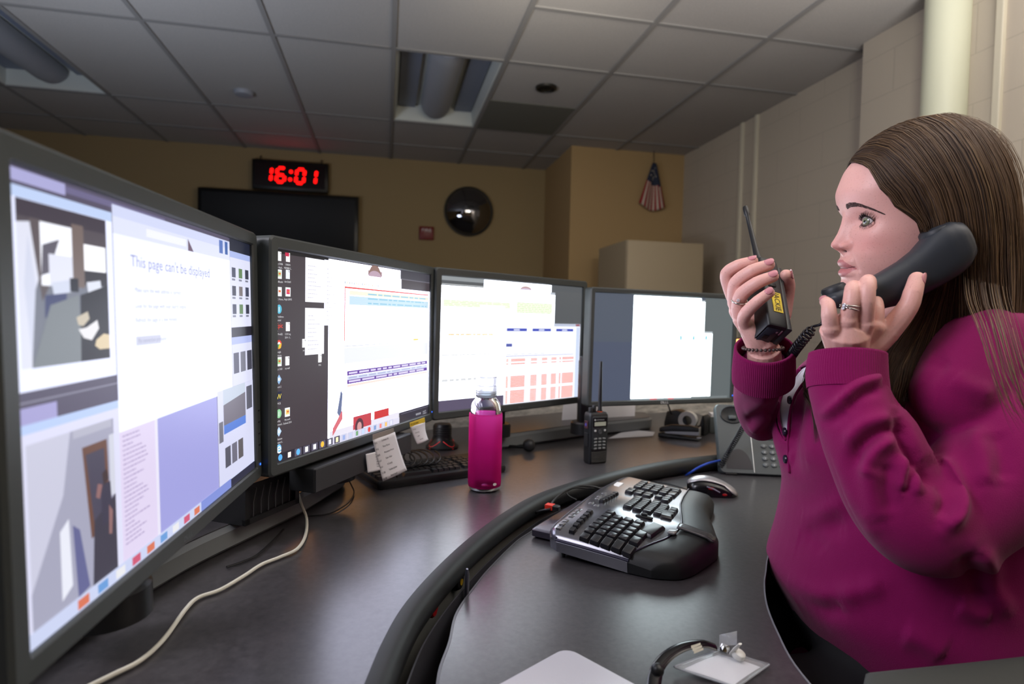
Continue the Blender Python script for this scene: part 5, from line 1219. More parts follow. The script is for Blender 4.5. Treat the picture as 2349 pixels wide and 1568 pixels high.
# grey rim around the key field
mb = MB(); pts = [(u, -(ip(BK, u)+.004), top_z(u, ip(BK, u))-.0055) for u in us[3:-3]]; mb.tube(pts, 0.0022, 8); mb.build('rim', m_kedge, t)
mb = MB(); pts = [(u, -(fPB(u)-.0015), top_z(u, fPB(u))+.0006) for u in us[2:-2]]; mb.tube(pts, 0.0014, 6); mb.build('rim', m_kedge, t)
mb = MB(); vs = [.02+.128*i/12 for i in range(13)]; mb.tube([(0.0015, -v, top_z(0.004, v)-.0085) for v in vs], 0.0026, 8); mb.build('rim', m_kedge, t)
mb = MB(); rows = []
for v in np.linspace(.197, .259, 12): rows.append([(u, -v, top_z(u, v)+.0058*(1 if v < .25 else .6)) for u in np.linspace(.114, .138, 5)])
mb.loft(rows, False, False); o = mb.build('light_strip', mat('strip_grey', (88, 86, 88), 0.25, metal=0.5), t, angle=0); sm = o.modifiers.new('thick', 'SOLIDIFY'); sm.thickness = 0.003
for v in (.214, .244):
    mb = MB(); mb.sphere((.126, -v, top_z(.126, v)+.0066), 0.0012, 10); mb.build('status_light', mat('green_led', (60, 90, 10), 0.4, emis=(190, 230, 30), estr=1.6), t)
mb = MB(); mb.rbox((.098, -.1935, top_z(.098, .19)+.004), (.018, .014, .006), .004); mb.build('page_key', mat('key_silver', (150, 150, 150), 0.3, metal=0.6), t)
mb = MB(); mb.lathe([(0.005, 0), (0.004, -0.024), (0.003, -0.029)], (0.014, -0.030, 0.0295), 10); mb.build('foot', m_blk, t)
mb = MB(); mb.lathe([(0.005, 0), (0.004, -0.024), (0.003, -0.029)], (KL-0.03, -0.030, 0.0295), 10); mb.build('foot', m_blk, t)
m_k2 = mat('key_black', (32, 32, 36), 0.3); m_leg = mat('key_legend', (120, 122, 130), 0.5)
nkey = [0]
legs = {}
def key(u, v, w_, h_, rot=0.0, lab=None):
    z = top_z(u, v)-0.001; du = (top_z(u+.004, v)-top_z(u-.004, v))/.008; dv = (top_z(u, v+.004)-top_z(u, v-.004))/.008
    n = Vector((-du, dv, 1)).normalized(); X = Vector((math.cos(rot), -math.sin(rot), 0)); X = (X-n*X.dot(n)).normalized(); Y = n.cross(X)
    M = Matrix(((X.x, Y.x, n.x, u), (X.y, Y.y, n.y, -v), (X.z, Y.z, n.z, z), (0, 0, 0, 1)))
    mb = MB(); mb.T = M; w0, h0 = w_-.0009, h_-.0009
    e = .0006; top = []
    mb.loft([[(x, y, 0) for x, y in rrect(w0, h0, .001, 2)], [(x*.97, y*.97, .003) for x, y in rrect(w0, h0, .001, 2)], [(x*.84, y*.82+.0006, .0068) for x, y in rrect(w0, h0, .0015, 2)], [(x*.78, y*.75+.0006, .0071) for x, y in rrect(w0, h0, .0015, 2)]], True, True)
    k = mb.build('key', m_k2, t, angle=28); nkey[0] += 1
    if lab:
        mb = MB(); mb.T = M; put_text(mb, lab, .0046, (-w0*.28, h0*.02, .0074), (1, 0, 0), (0, 1, 0)); mb.build('legend', m_leg, k, smooth=False)
pt = .0162; al = math.radians(11)
def blockL(i, j): return (.012 + i*pt*math.cos(al) - (j)*pt*1.12*math.sin(al)*.35, .070 + i*pt*math.sin(al)*.55 + j*pt*1.16)
rowsL = [('`123456', 0), ('\tQWERT', .3), ('\tASDFG', .45), ('\tZXCVB', .65)]
for j, (s_, off) in enumerate(rowsL):
    for i, ch in enumerate(s_):
        wide = 1.0
        u, v = blockL(i + (off if i else off/2), j)
        if j and i == 0: wide = 1+off
        key(u, v, pt*wide, pt*1.08, al*.6, ch if ch not in '\t`' else None)
for i, (x, w_) in enumerate(((.2, 1.5), (1.85, 1.4), (3.35, 1.5))): u, v = blockL(x, 4); key(u, v, pt*w_, pt*1.1, al*.6)
rowsR = [('7890-=\b', 0), ('YUIOP[]', -.2), ("HJKL;'\r", -.1), ('NM,./\t', .3)]
def blockR(i, j): return (.166 + i*pt*math.cos(al), .094 - i*pt*math.sin(al)*.42 + j*pt*1.16)
for j, (s_, off) in enumerate(rowsR):
    for i, ch in enumerate(s_): u, v = blockR(i+off, j); key(u, v, pt*(1.0 if ch not in '\b\r' else 1.1), pt*1.08, -al*.45, ch if ch.isalnum() else None)
for i, (x, w_) in enumerate(((1.6, 1.4), (3.1, 1.4), (4.6, 1.4))): u, v = blockR(x, 4); key(u, v, pt*w_, pt*1.0, -al*.45)
# space bar in two wings, F keys, navigation block, number pad
key(.088, .162, .052, .024, al*1.2); key(.185, .163, .058, .022, -al*.8)
for i in range(6): key(.02+.0158*i, .044, .0145, .0115, .02)
for i in range(6): key(.178+.0158*i, .040, .0145, .0115, -.02)
for j in range(3):
    for i in range(2): key(.294+.0165*i, .058+.0185*j, pt, pt*1.08)
for i in range(3): key(.289+.0155*i, .134, .0145, pt)
key(.3045, .117, .0145, pt)
for j in range(5):
    for i in range(4):
        if (j, i) in ((4, 0),): key(.3515, .061+.0185*j, pt*2, pt*1.08); continue
        if (j, i) in ((4, 1), (2, 3), (4, 3)): continue
        tall = 2 if (j, i) in ((1, 3), (3, 3)) else 1
        key(.3435+.0168*i+(0.0 if i < 3 else 0), .061+.0185*(j+(.5 if tall == 2 else 0)), pt, pt*1.08*(2.05 if tall == 2 else 1))
# zoom slider and media buttons
mb = MB(); mb.T = Matrix.Translation((.133, -.135, top_z(.133, .135)+.001)); mb.rbox((0, 0, 0), (.011, .032, .006), .005); sl = mb.build('zoom_slider', mat('slider_black', (24, 24, 26), 0.3), t)
mb = MB(); mb.T = Matrix.Translation((.133, -.135, top_z(.133, .135)+.006)); mb.rbox((0, 0, 0), (.006, .012, .004), .002); mb.build('slider_thumb', m_blk2, sl)
m_med = mat('media_silver', (122, 122, 126), 0.25, metal=0.6)
for u in (.022, .036, .050, .078, .096, .112):
    mb = MB(); mb.T = Matrix.Translation((u, -.018, top_z(u, .018)-.0006)); mb.rbox((0, 0, 0), (.0138 if u < .06 else .0165, .0095, .004), .002); mb.build('media_button', m_med, t)
for u, v in ((.150, .038), (.165, .022), (.205, .020), (.222, .018), (.250, .018)):
    mb = MB(); mb.T = Matrix.Translation((u, -v, top_z(u, v)-.0004)); mb.rbox((0, 0, 0), (.014, .009, .004), .0035); mb.build('media_button', m_med, t)
mb = MB(); mb.T = Matrix.Translation((.34, -.018, top_z(.34, .018)-.0015)); mb.box((-.018, -.008, 0), (.018, .008, .0022)); mb.build('maker_label', mat('label_white', (226, 226, 226), 0.4), t, bevel=.001)

# ------------------------------------------------ the operator's chair; its near armrest shows at lower right
m_ch = mat('chair_charcoal_fabric', (62, 64, 60), 0.9, bump=(500, 0.5, 0.002)); m_chb = mat('chair_black', (18, 18, 20), 0.45); m_arm = mat('armrest_grey', (56, 58, 54), 0.75)
def office_chair(label, c, face):
    t = thing('office_chair', label, 'chair', (c[0], c[1], 0), face)
    for k in range(5):
        a = 2*PI*k/5; mb2 = MB(); mb2.tube([(0.03*math.cos(a), 0.03*math.sin(a), 0.10), (0.30*math.cos(a), 0.30*math.sin(a), 0.065)], [0.022, 0.014], 8); mb2.build('leg', m_chb, t)
        mb2 = MB(); mb2.lathe([(0.025, -0.01), (0.027, 0), (0.025, 0.01)], (0.30*math.cos(a), 0.30*math.sin(a), 0.028), 16, axis=(-math.sin(a), math.cos(a), 0)); mb2.build('caster', m_chb, t)
    mb = MB(); mb.lathe([(0.035, 0.08), (0.035, 0.22), (0.022, 0.22), (0.022, 0.40)], n=20); mb.build('column', m_chb, t)
    mb = MB(); mb.loft([[(x, y, z) for x, y in rrect(0.48*k, 0.46*k, 0.09, 6)] for z, k in ((0.40, .86), (0.415, .97), (0.455, 1.0), (0.475, .94), (0.48, .7))], True, True); mb.build('seat', m_ch, t)
    mb = MB(); rings = []
    for z in np.linspace(0.52, 0.95, 18):
        s = (z-0.52)/0.43; hw = 0.22*(0.85+0.15*math.sin(PI*s))*min(1, math.sqrt(max(0, (1.0-s)*7+.02)))*min(1, math.sqrt(s*8+.25)); y0 = -0.27-0.05*s
        rings.append([(hw*math.copysign(abs(math.cos(q))**.6, math.cos(q)), y0 + 0.03*math.copysign(abs(math.sin(q))**.7, math.sin(q))*min(1, (1.02-s)*6)**.5, z) for q in np.linspace(0, 2*PI, 28, endpoint=False)])
    mb.loft(rings, True, True); mb.build('backrest', m_ch, t)
    mb = MB(); mb.tube([(0, -0.10, 0.39), (0, -0.31, 0.42), (0, -0.34, 0.56), (0, -0.35, 0.70)], 0.018, 10, flat=1.6); mb.build('back_bar', m_chb, t)
    for s in (-1, 1):
        mb = MB(); mb.tube([(s*0.22, 0.05, 0.41), (s*0.29, 0.06, 0.44), (s*0.30, 0.0 if s > 0 else .08, 0.70 if s < 0 else .63)], 0.016, 8); mb.build('arm_post', m_chb, t)
        mb = MB(); rings = []
        y1 = 0.375 if s < 0 else 0.02; zo = 0 if s < 0 else -.075
        for y in np.linspace(-0.17, y1, 16):
            k = min(1, math.sqrt(max(0, (y1+.003-y)/0.04)), math.sqrt(max(0, (y+0.173)/0.04))); sag = 0.012*math.sin((y+.17)/.545*PI)
            rings.append([(s*0.30 + 0.047*k*math.copysign(abs(math.cos(q))**.7, math.cos(q)), y, 0.714 + zo - sag*.3 + 0.018*k*math.copysign(abs(math.sin(q))**.7, math.sin(q))) for q in np.linspace(0, 2*PI, 20, endpoint=False)])
        mb.loft(rings, True, True); mb.build('armrest', m_arm, t)
    return t
office_chair('charcoal office chair under the person in magenta, its grey armrest at lower right', (0.86, 0.80), PI/2)
# ---------------------------------------------------------------- the person
person = thing('person', 'woman in a magenta cardigan holding a phone handset and a two-way radio', 'person', (0.86, 0.80, 0))
INVP = Matrix.Translation((-0.86, -0.80, 0))
def child(o, parent=person):
    """world-space mesh under the person"""
    o.parent = parent
    o.location = -Vector((0.86, 0.80, 0)) if parent is person else (0, 0, 0)
    return o
m_skin = mat('skin', (214, 160, 142), 0.42, bump=(1100, 0.22, 0.0005), sss=0.12)
_nt = m_skin.node_tree; _b = _nt.nodes['Principled BSDF']
_a = _nt.nodes.new('ShaderNodeAttribute'); _a.attribute_name = 'tint'
_n = _nt.nodes.new('ShaderNodeTexNoise'); _n.inputs['Scale'].default_value = 420; _n.inputs['Detail'].default_value = 3
_r = _nt.nodes.new('ShaderNodeValToRGB'); _r.color_ramp.elements[0].position = .30; _r.color_ramp.elements[0].color = (.86, .80, .78, 1); _r.color_ramp.elements[1].position = .42; _r.color_ramp.elements[1].color = (1, 1, 1, 1)
_m = _nt.nodes.new('ShaderNodeMix'); _m.data_type = 'RGBA'; _m.blend_type = 'MULTIPLY'; _m.inputs[0].default_value = 0.8
_tc = _nt.nodes.new('ShaderNodeTexCoord'); _nt.links.new(_tc.outputs['Object'], _n.inputs['Vector'])
_nt.links.new(_n.outputs['Fac'], _r.inputs['Fac']); _nt.links.new(_a.outputs['Color'], _m.inputs[6]); _nt.links.new(_r.outputs['Color'], _m.inputs[7]); _nt.links.new(_m.outputs[2], _b.inputs['Base Color'])
SKIN = np.array(lin((232, 178, 168))[:3]); LIP = np.array(lin((190, 104, 112))[:3]); BROW = np.array(lin((92, 66, 58))[:3]); BLUSH = np.array(lin((230, 154, 148))[:3]); HAIRD = np.array(lin((52, 38, 29))[:3]); LINER = np.array(lin((40, 28, 30))[:3])

# --- head frame
_ha, _hp, _hr = math.radians(160.5275), math.radians(-4.7568), math.radians(-5.9706)
HO = np.array([0.75364, 0.74533, 1.26971])
_f = np.array([math.cos(_ha)*math.cos(_hp), math.sin(_ha)*math.cos(_hp), math.sin(_hp)]); _l = np.array([-math.sin(_ha), math.cos(_ha), 0]); _u = np.cross(_f, _l)
HA = np.array([_f, math.cos(_hr)*_l + math.sin(_hr)*_u, math.cos(_hr)*_u - math.sin(_hr)*_l])
def H2W(p): return HO + (np.asarray(p, float)*0.001) @ HA                 # millimetres in the head's own axes -> place
def W2H(p): return ((np.asarray(p, float)-HO) @ HA.T)*1000
def on_plane(px, py, y):
    """photographed point on the head's plane 'left = y mm'"""
    d_ = HA @ ray(px, py); a_ = HA @ (CAMP-HO); t_ = (y*.001-a_[1])/d_[1]; return (a_+d_*t_)*1000
def table(T, smooth=5):
    z = np.arange(-120, 123.01, .5); T = sorted(T); v = np.interp(z, [a for a, _ in T], [b for _, b in T])
    k = np.ones(2*smooth+1)/(2*smooth+1)
    for _ in range(2): vp = np.pad(v, smooth, mode='edge'); v = np.convolve(vp, k, 'valid')
    return lambda q: np.interp(q, z, v)
tF = table([(122, 5), (120, 18), (114, 40), (104, 58), (90, 70), (80, 78.5), (69, 86.5), (57.6, 91), (48, 95), (38.7, 98), (27, 96.5), (17, 92.5), (10, 89.8), (0, 88), (-11, 87), (-20, 87), (-33, 87.5), (-45, 89.5), (-50, 91), (-62, 91), (-72, 90), (-82, 90), (-88, 90), (-92, 92), (-98, 93.5), (-103, 92), (-108, 87), (-113, 78), (-117, 64), (-120, 52)], 8)
tB = table([(122, -25), (120, -38), (114, -58), (104, -74), (90, -86), (57, -95), (27, -96), (0, -90), (-30, -76), (-60, -52), (-80, -28), (-100, -2), (-113, 22), (-120, 36)], 14)
tW = table([(122, 4), (120, 22), (114, 40), (104, 53), (90, 63), (80, 67), (57, 72), (39, 72.5), (17, 71.5), (0, 70.5), (-20, 69), (-40, 66), (-60, 61.5), (-75, 56.5), (-90, 48), (-100, 40), (-108, 32), (-113, 25), (-117, 17), (-120, 10)], 10)
tN = table([(14, 0), (10, .9), (0, 4.9), (-11, 9.1), (-20, 12.8), (-27.7, 17.2), (-32.7, 20.4), (-36, 21.0), (-38.6, 20.0), (-42, 15.4), (-45, 9.8), (-50.6, 3.6), (-56, 1.5), (-60, 0)], 1)
tNs = table([(14, 9), (0, 7.2), (-11, 8), (-20, 8.8), (-28, 9.6), (-36, 10.2), (-42, 10), (-50, 6), (-60, 5)], 4)
tUL = table([(-54, 0), (-56.4, 1.2), (-59, 4.4), (-62.2, 7.0), (-66.9, 6.0), (-70, 2.6), (-71.8, .8), (-73.4, 2.6), (-76.1, 6.2), (-79, 6.9), (-82.1, 5.7), (-85, 2.2), (-88, .6), (-91, 0)], 1)
E_ = .92
def g2(y, z, y0, z0, sy, sz): return np.exp(-((np.abs(y)-y0)/sy)**2 - ((z-z0)/sz)**2)
def face_xyz(th, z):
    f, b, w = tF(z), tB(z), tW(z); c = np.clip((f+b)/2*0.35, -30, 60); c = np.where(z < -60, c + (np.minimum(f, 80)*.35)*np.clip((-60-z)/60, 0, 1), c)
    cs, sn = np.cos(th), np.sin(th)
    y = w*np.sign(sn)*np.abs(sn)**E_; x = c + np.where(cs > 0, f-c, c-b)*np.sign(cs)*np.abs(cs)**E_
    front = np.clip(cs*3, 0, 1)
    d = tN(z)*np.exp(-(np.abs(y)/tNs(z))**2.3)
    d = d + 8.6*g2(y, z, 13.4, -39.0, 4.4, 5.6) - 5.0*g2(y, z, 6.4, -45.6, 3.2, 2.6) - 2.2*g2(y, z, 19.6, -40, 2.4, 6)
    d = d - 11.5*g2(y, z, 31.5, -5.5, 15.0, 9.5) - 2.2*g2(y, z, 15, -4, 5, 9) + 1.2*g2(y, z, 30, 17, 20, 7)
    d = d + 3.4*g2(y, z, 49, -30, 16, 13) + 3.2*g2(y, z, 44, -62, 17, 20) - 2.0*g2(y, z, 64, 22, 9, 18)
    mw = np.clip(1-(np.abs(y)/25.0)**2, 0, 1)**.75
    d = d + tUL(z)*mw - 2.2*g2(y, z, 25.5, -74, 4, 4.5) - .9*np.exp(-(y/2.2)**2)*np.exp(-((z+56)/5)**2)
    # fold from the wing of the nose to the corner of the mouth
    tt = np.clip((z+44)/-32, 0, 1); yl = 18.5+11*tt; d = d - 1.5*np.exp(-((np.abs(y)-yl)/2.6)**2)*np.exp(-(np.clip(-44-z, -99, 0) if False else 0))*np.where((z < -42) & (z > -80), np.sin(PI*np.clip((z+42)/-38, 0, 1)), 0)
    return np.stack([x + d*front, y, z], -1)
def face_at(y, z):
    w = float(tW(z)); s = min(abs(y)/w, .999)**(1/E_); return face_xyz(np.array([math.copysign(math.asin(s), y)]), np.array([float(z)]))[0]
# columns dense at the front
q = np.linspace(-1, 1, 261)[:-1]; TH = PI*(0.42*q + 0.58*np.sign(q)*np.abs(q)**2.2)
Zs = np.concatenate([[122.5], np.arange(121.5, 60, -2.4), np.arange(60, -56, -1.15), np.arange(-56, -92, -.8), np.arange(-92, -118.5, -1.3)])
TT, ZZ = np.meshgrid(TH, Zs); HP = face_xyz(TT.ravel(), ZZ.ravel()); nT = len(TH)
hv = HO + (HP*.001) @ HA; hf = []
for j in range(len(Zs)-1):
    for i in range(nT): k = (i+1) % nT; hf.append((j*nT+i, (j+1)*nT+i, (j+1)*nT+k, j*nT+k))
hf.append(tuple(range(nT))); hf.append(tuple((len(Zs)-1)*nT+i for i in range(nT-1, -1, -1)))
X_, Y_, Z_ = HP[:, 0], HP[:, 1], HP[:, 2]
col = np.tile(SKIN, (len(HP), 1))
def mixc(w, c):
    global col
    w = np.clip(w, 0, 1)[:, None]; col = col*(1-w)+c*w
mixc(.55*(g2(Y_, Z_, 40, -38, 20, 18) + g2(Y_, Z_, 0, -36, 16, 9)), BLUSH)
cup = -58.2 - .9*np.exp(-(Y_/2.5)**2) - 15.0*(np.abs(Y_)/25.5)**2.2
lipw = np.where((Z_ < cup) & (Z_ > -84.8+0.018*Y_**2) & (np.abs(Y_) < 25.5) & (X_ > 60), 1.0, 0.0); mixc(lipw*.72, LIP)
mixc(((np.abs(Z_+71.9-0.004*Y_**2) < .75) & (np.abs(Y_) < 24.5) & (X_ > 60))*.8, np.array(lin((84, 40, 46))[:3]))
mixc(g2(Y_, Z_, 6.5, -46.4, 2.4, 1.9)*1.2*(X_ > 60), np.array(lin((70, 32, 32))[:3]))
_pp = proj_many(hv); HLINE = []
for x_, y_ in ((1964, 373), (1984, 377), (1998, 386), (2010, 406), (2026, 433), (2044, 449), (2060, 472), (2086, 488), (2106, 503), (2118, 528), (2122, 556)):
    k_ = np.argmin((_pp[:, 0]-x_)**2 + (_pp[:, 1]-y_)**2 + 1e9*(Y_ < 0) + 1e9*(X_ < -20)); HLINE.append(HP[k_].copy())
_o = np.argsort([h[1] for h in HLINE])
hl = np.interp(np.abs(Y_), [HLINE[i][1] for i in _o], [HLINE[i][2] for i in _o])     # hairline
mixc(np.clip((Z_-hl)/5, 0, 1)*(Y_ < 8), HAIRD); mixc((X_ < 14)*(Z_ > -40)*(Y_ < 8)*1.0, HAIRD)
_hx = np.interp(_pp[:, 1], [360, 373, 377, 386, 406, 433, 449, 472, 488, 503, 528, 556, 600, 650], [1950, 1964, 1984, 1998, 2010, 2026, 2044, 2060, 2086, 2106, 2118, 2122, 2130, 2140])
mixc(np.clip((_pp[:, 0]-_hx)/9+.3, 0, 1)*(Y_ >= 8)*(_pp[:, 1] < 650), HAIRD); mixc((_pp[:, 1] < 365)*(Y_ >= 8)*1.0, HAIRD)

# --- eyes
m_scl = mat('eye_white', (222, 214, 212), 0.12, coat=0.6); m_iris = mat('iris_hazel', (118, 122, 96), 0.15, var=(900, .5), coat=1.0); m_pup = mat('pupil', (6, 6, 8), 0.05, coat=1.0); m_limb = mat('iris_rim', (60, 62, 56), 0.15, coat=1.0)
lash_mb = MB(); brow_mb = MB(); lid_v, lid_f, lid_c = [], [], []
rngp = random.Random(5)
GZ = np.array([math.cos(math.radians(24)), math.sin(math.radians(24)), -0.03]); GZ /= np.linalg.norm(GZ)
CE = on_plane(1984.5, 508.5, 35.0) - 12.1*GZ
for side in (1, -1):
    ce = CE*np.array([1, side, 1]); gz = GZ
    s_, u_, d_ = frame_of(gz, (0, 0, 1))
    mb = MB(); rings = []; angs = [0.5, 5, 10, 11, 20, 27, 28.5, 31, 45, 70, 100, 140, 179]
    for a in angs:
        r = 12.0 + (0.5 if a < 24 else 0.3 if a < 29 else 0)
        rings.append([H2W(ce + d_*r*math.cos(math.radians(a)) + (s_*math.cos(t_)+u_*math.sin(t_))*r*math.sin(math.radians(a))) for t_ in np.linspace(0, 2*PI, 40, endpoint=False)])
    mb.loft(rings, True, True); 
    mi = []
    for k in range(len(angs)-1): mi += [0 if angs[k] < 10 else (1 if angs[k] < 27 else 2 if angs[k] < 30 else 3)]*40
    mb.m = mi + [0, 3]
    child(mb.build('eye', [m_pup, m_iris, m_limb, m_scl], angle=0))
    # lids: shells around the ball, axis turned a little outwards
    ax = np.array([math.cos(math.radians(14)), side*math.sin(math.radians(14)), 0.0]); lt = np.array([-ax[1]*side, ax[0]*side, 0])*1.0; lt = np.array([-math.sin(math.radians(14)), side*math.cos(math.radians(14)), 0]); up = np.array([0, 0, 1.])
    def lid_pt(az, el, r):
        a_, e_ = math.radians(az), math.radians(el)
        return ce + r*(ax*math.cos(a_)*math.cos(e_) + lt*math.sin(a_)*math.cos(e_) + up*math.sin(e_))
    A0, A1 = -50, 58
    def u_edge(az): s = (az-A0)/(A1-A0); return -3 + 33*math.sin(PI*min(max(s, 0), 1)**.88)**.72 + 3*s
    def l_edge(az): s = (az-A0)/(A1-A0); return -3 - 23*math.sin(PI*min(max(s, 0), 1)**1.1)**.75 + 3*s
    NA, NE = 46, 14
    for upper in (1, 0):
        o0 = len(lid_v)
        for j in range(NE+1):
            s = j/NE
            for i in range(NA+1):
                az = A0-8 + (A1-A0+16)*i/NA; azc = min(max(az, A0), A1); e0 = u_edge(azc) if upper else l_edge(azc)
                span = 62 if upper else 55
                el = e0 + (span*s if upper else -span*s)
                puff = (2.9 if upper else 2.0)*math.sin(PI*min(1, s*1.15))**.8*(1-.0*s) - 5.5*max(0, s-.45)
                if upper: puff -= 1.1*math.exp(-((s-.30)/.06)**2)          # crease
                r = 12.35 + (0.75 if j else 0.0) + puff
                lid_v.append(H2W(lid_pt(az, el, r)))
                c = SKIN.copy()
                if j <= 1: c = LINER*.85+SKIN*.15
                elif j == 2: c = (LINER*.35+SKIN*.65) if upper else (SKIN*.75+LINER*.25)
                else: c = SKIN*.93+BLUSH*.07
                lid_c.append(c)
        for j in range(NE):
            for i in range(NA):
                a = o0+j*(NA+1)+i; qd = (a, a+1, a+NA+2, a+NA+1); lid_f.append(qd if (upper == 1) == (side == 1) else qd[::-1])
    # lashes
    for k in range(30):
        az = A0+5 + (A1-A0-6)*(k+rngp.random()*.7)/30; e0 = u_edge(az); p0 = lid_pt(az, e0+2, 13.1)
        out = lid_pt(az+.30*(az-6), e0+16, 14.0)-lid_pt(az, e0, 13.1); out = out/np.linalg.norm(out); fw = lid_pt(az+.25*(az), e0, 1.0)-ce
        L = 5.8+2.6*rngp.random(); cl = (rngp.random()-.5)*.35
        pts = [p0, p0 + fw*L*.50 + out*L*.10, p0 + fw*L*.80 + out*L*(.42) + lt*cl, p0 + fw*L*.92 + out*L*.85 + lt*cl*3]
        lash_mb.tube([H2W(x) for x in spline(pts, 6)], [.00030, .00030, .00027, .00021, .00015, .00007], 4)
    for k in range(15):
        az = A0+12 + (A1-A0-16)*(k+rngp.random()*.7)/15; e0 = l_edge(az); p0 = lid_pt(az, e0-2, 13.0); fw = lid_pt(az+.3*az, e0, 1.0)-ce
        L = 4.2+1.8*rngp.random(); pts = [p0, p0 + fw*L*.55 - up*L*.25, p0 + fw*L*.65 - up*L*.75]
        lash_mb.tube([H2W(x) for x in spline(pts, 5)], [.00022, .00022, .00018, .00013, .00006], 4)
    # brow: short hairs along an arc laid on the face
    arc = [on_plane(1949, 475, 12.5), on_plane(1962, 469.5, 22), on_plane(1980, 469, 34), on_plane(2000, 477, 45), on_plane(2021, 490, 54)]
    arc = [np.array([p_[0], p_[1]*side, p_[2]]) for p_ in arc]
    sp = spline(arc, 60)
    for k in range(430):
        i = rngp.random(); p_ = sp[min(int(i*59), 58)]; tn = sp[min(int(i*59)+1, 59)]-p_; tn = tn/np.linalg.norm(tn)
        hw = 3.9*(1-.80*i**1.3)*min(1, i*8+.5); zz = p_[2] + (rngp.random()*2-1)*hw; P0 = face_at(p_[1], zz)
        L = 5.5*(1-.4*i); P1 = face_at(p_[1]+tn[1]*L*.5, zz+tn[2]*L*.5+(.35 if i < .6 else -.1)); P2 = face_at(p_[1]+tn[1]*L, zz+tn[2]*L+(.3 if i < .4 else -.3))
        lift = np.array([.3, .12*side, 0]); brow_mb.tube([H2W(P0-lift*.2), H2W(P1+lift*1.4), H2W(P2+lift*1.0)], [.00022, .00022, .00008], 3)
m_lash = mat('lash_black', (14, 11, 12), 0.5); child(lash_mb.build('eyelashes', m_lash, angle=0)); child(brow_mb.build('eyebrows', mat('brow_brown', (84, 64, 60), 0.7), angle=0))

# --- voxel union helper
def vox(mb, size, it=4, fac=.5):
    me = bpy.data.meshes.new('union'); me.from_pydata([tuple(v) for v in mb.v], [], mb.f); me.update()
    bmx = bmesh.new(); bmx.from_mesh(me); bmesh.ops.recalc_face_normals(bmx, faces=bmx.faces); bmx.to_mesh(me); bmx.free()
    o = bpy.data.objects.new('union', me); COL.objects.link(o)
    r = o.modifiers.new('r', 'REMESH'); r.mode = 'VOXEL'; r.voxel_size = size
    if it: s = o.modifiers.new('s', 'SMOOTH'); s.iterations = it; s.factor = fac
    dg = bpy.context.evaluated_depsgraph_get(); ev = o.evaluated_get(dg); m2 = ev.to_mesh()
    n = len(m2.vertices); V = np.empty(n*3); m2.vertices.foreach_get('co', V); V = V.reshape(-1, 3); Fc = [tuple(p.vertices) for p in m2.polygons]
    Nn = np.empty(n*3); m2.vertices.foreach_get('normal', Nn); Nn = Nn.reshape(-1, 3)
    ev.to_mesh_clear(); bpy.data.objects.remove(o); bpy.data.meshes.remove(me)
    return V, Fc, Nn
D3 = lambda x, y, d: at_depth(x, y, d)
nails = MB(); NAILS = []
def finger(mb, pix, rad, nail=None, n=26, flat=.92):
    P = [D3(*p) if len(p) == 3 else np.array(p) for p in pix]; K = len(P)
    C = spline(P, n); R_i = np.interp(np.linspace(0, K-1, n), range(K), rad)
    mb.tube(C, list(R_i), 14); 
    for k in range(K): mb.sphere(tuple(P[k]), rad[k]*(1.0 if k in (0, K-1) else 1.03), 14)
    if nail is not None: NAILS.append((C[-1], C[-4], rad[-1], np.asarray(nail, float)))
def add_nails(parent):
    """an oval plate on each fingertip; 'nail' is the way it faces"""
    for tip, prev, r, nd in NAILS:
        ax = tip-prev; ax /= np.linalg.norm(ax); nd = nd - ax*np.dot(nd, ax); nd /= np.linalg.norm(nd); sd = np.cross(ax, nd)
        mb = MB(); N = 8; vs = []
        for j in range(N+1):
            for i in range(N+1):
                a, b = (i/N-.5)*2, (j/N-.5)*2; aa = a*math.sqrt(1-b*b/2.2); bb = b*math.sqrt(1-a*a/2.2)
                ang_ = aa*.78; vs.append(tip + ax*(bb*r*.78 + r*.10) + sd*math.sin(ang_)*r*1.02 + nd*(math.cos(ang_)*r*1.06 - .10*r*max(0, bb)**2))
        mb.add(vs, [(j*(N+1)+i, j*(N+1)+i+1, (j+1)*(N+1)+i+1, (j+1)*(N+1)+i) for j in range(N) for i in range(N)])
        o = child(mb.build('fingernail', mat('nail_polish', (206, 138, 146), 0.18, coat=.5), angle=0)); sm = o.modifiers.new('thick', 'SOLIDIFY'); sm.thickness = .0005
CAMD = -RC[2]; CR = RC[0]; CU = -RC[1]

# --- left hand, holding the handset against the cheek
LH = MB()
wr = D3(1948, 812, .785)
mcp = [D3(2006, 752, .772), D3(1983, 742, .760), D3(1944, 735, .757), D3(1906, 752, .762)]      # index, middle, ring, little
for p, r0_, r1_ in zip(mcp, (.0165, .0170, .0165, .0150), (.0108, .0112, .0106, .0098)):
    LH.tube(spline([wr + (p-wr)*.0, wr + (p-wr)*.5 - CAMD*.003, p], 12), list(np.linspace(r0_*1.25, r1_*1.12, 12)), 14)
    LH.sphere(tuple(p), r1_*1.14, 14)
ctr = (wr+mcp[1]+mcp[2]+mcp[3])/4 - CAMD*.008; 
LH.tube([wr-CAMD*.004, ctr, (mcp[1]+mcp[2])/2 - CAMD*.006], [.024, .030, .020], 18)
LH.tube([D3(1935, 905, .782), D3(1942, 850, .784), wr], [.029, .0275, .0265], 18)
finger(LH, [(1983, 742, .760), (1987, 690, .748), (1990, 650, .752), (1994, 648, .775), (1998, 668, .796)], [.0112, .0104, .0100, .0088, .0078])
finger(LH, [(1944, 735, .757), (1952, 695, .750), (1956, 662, .755), (1960, 660, .776), (1964, 680, .795)], [.0106, .0100, .0095, .0084, .0074])
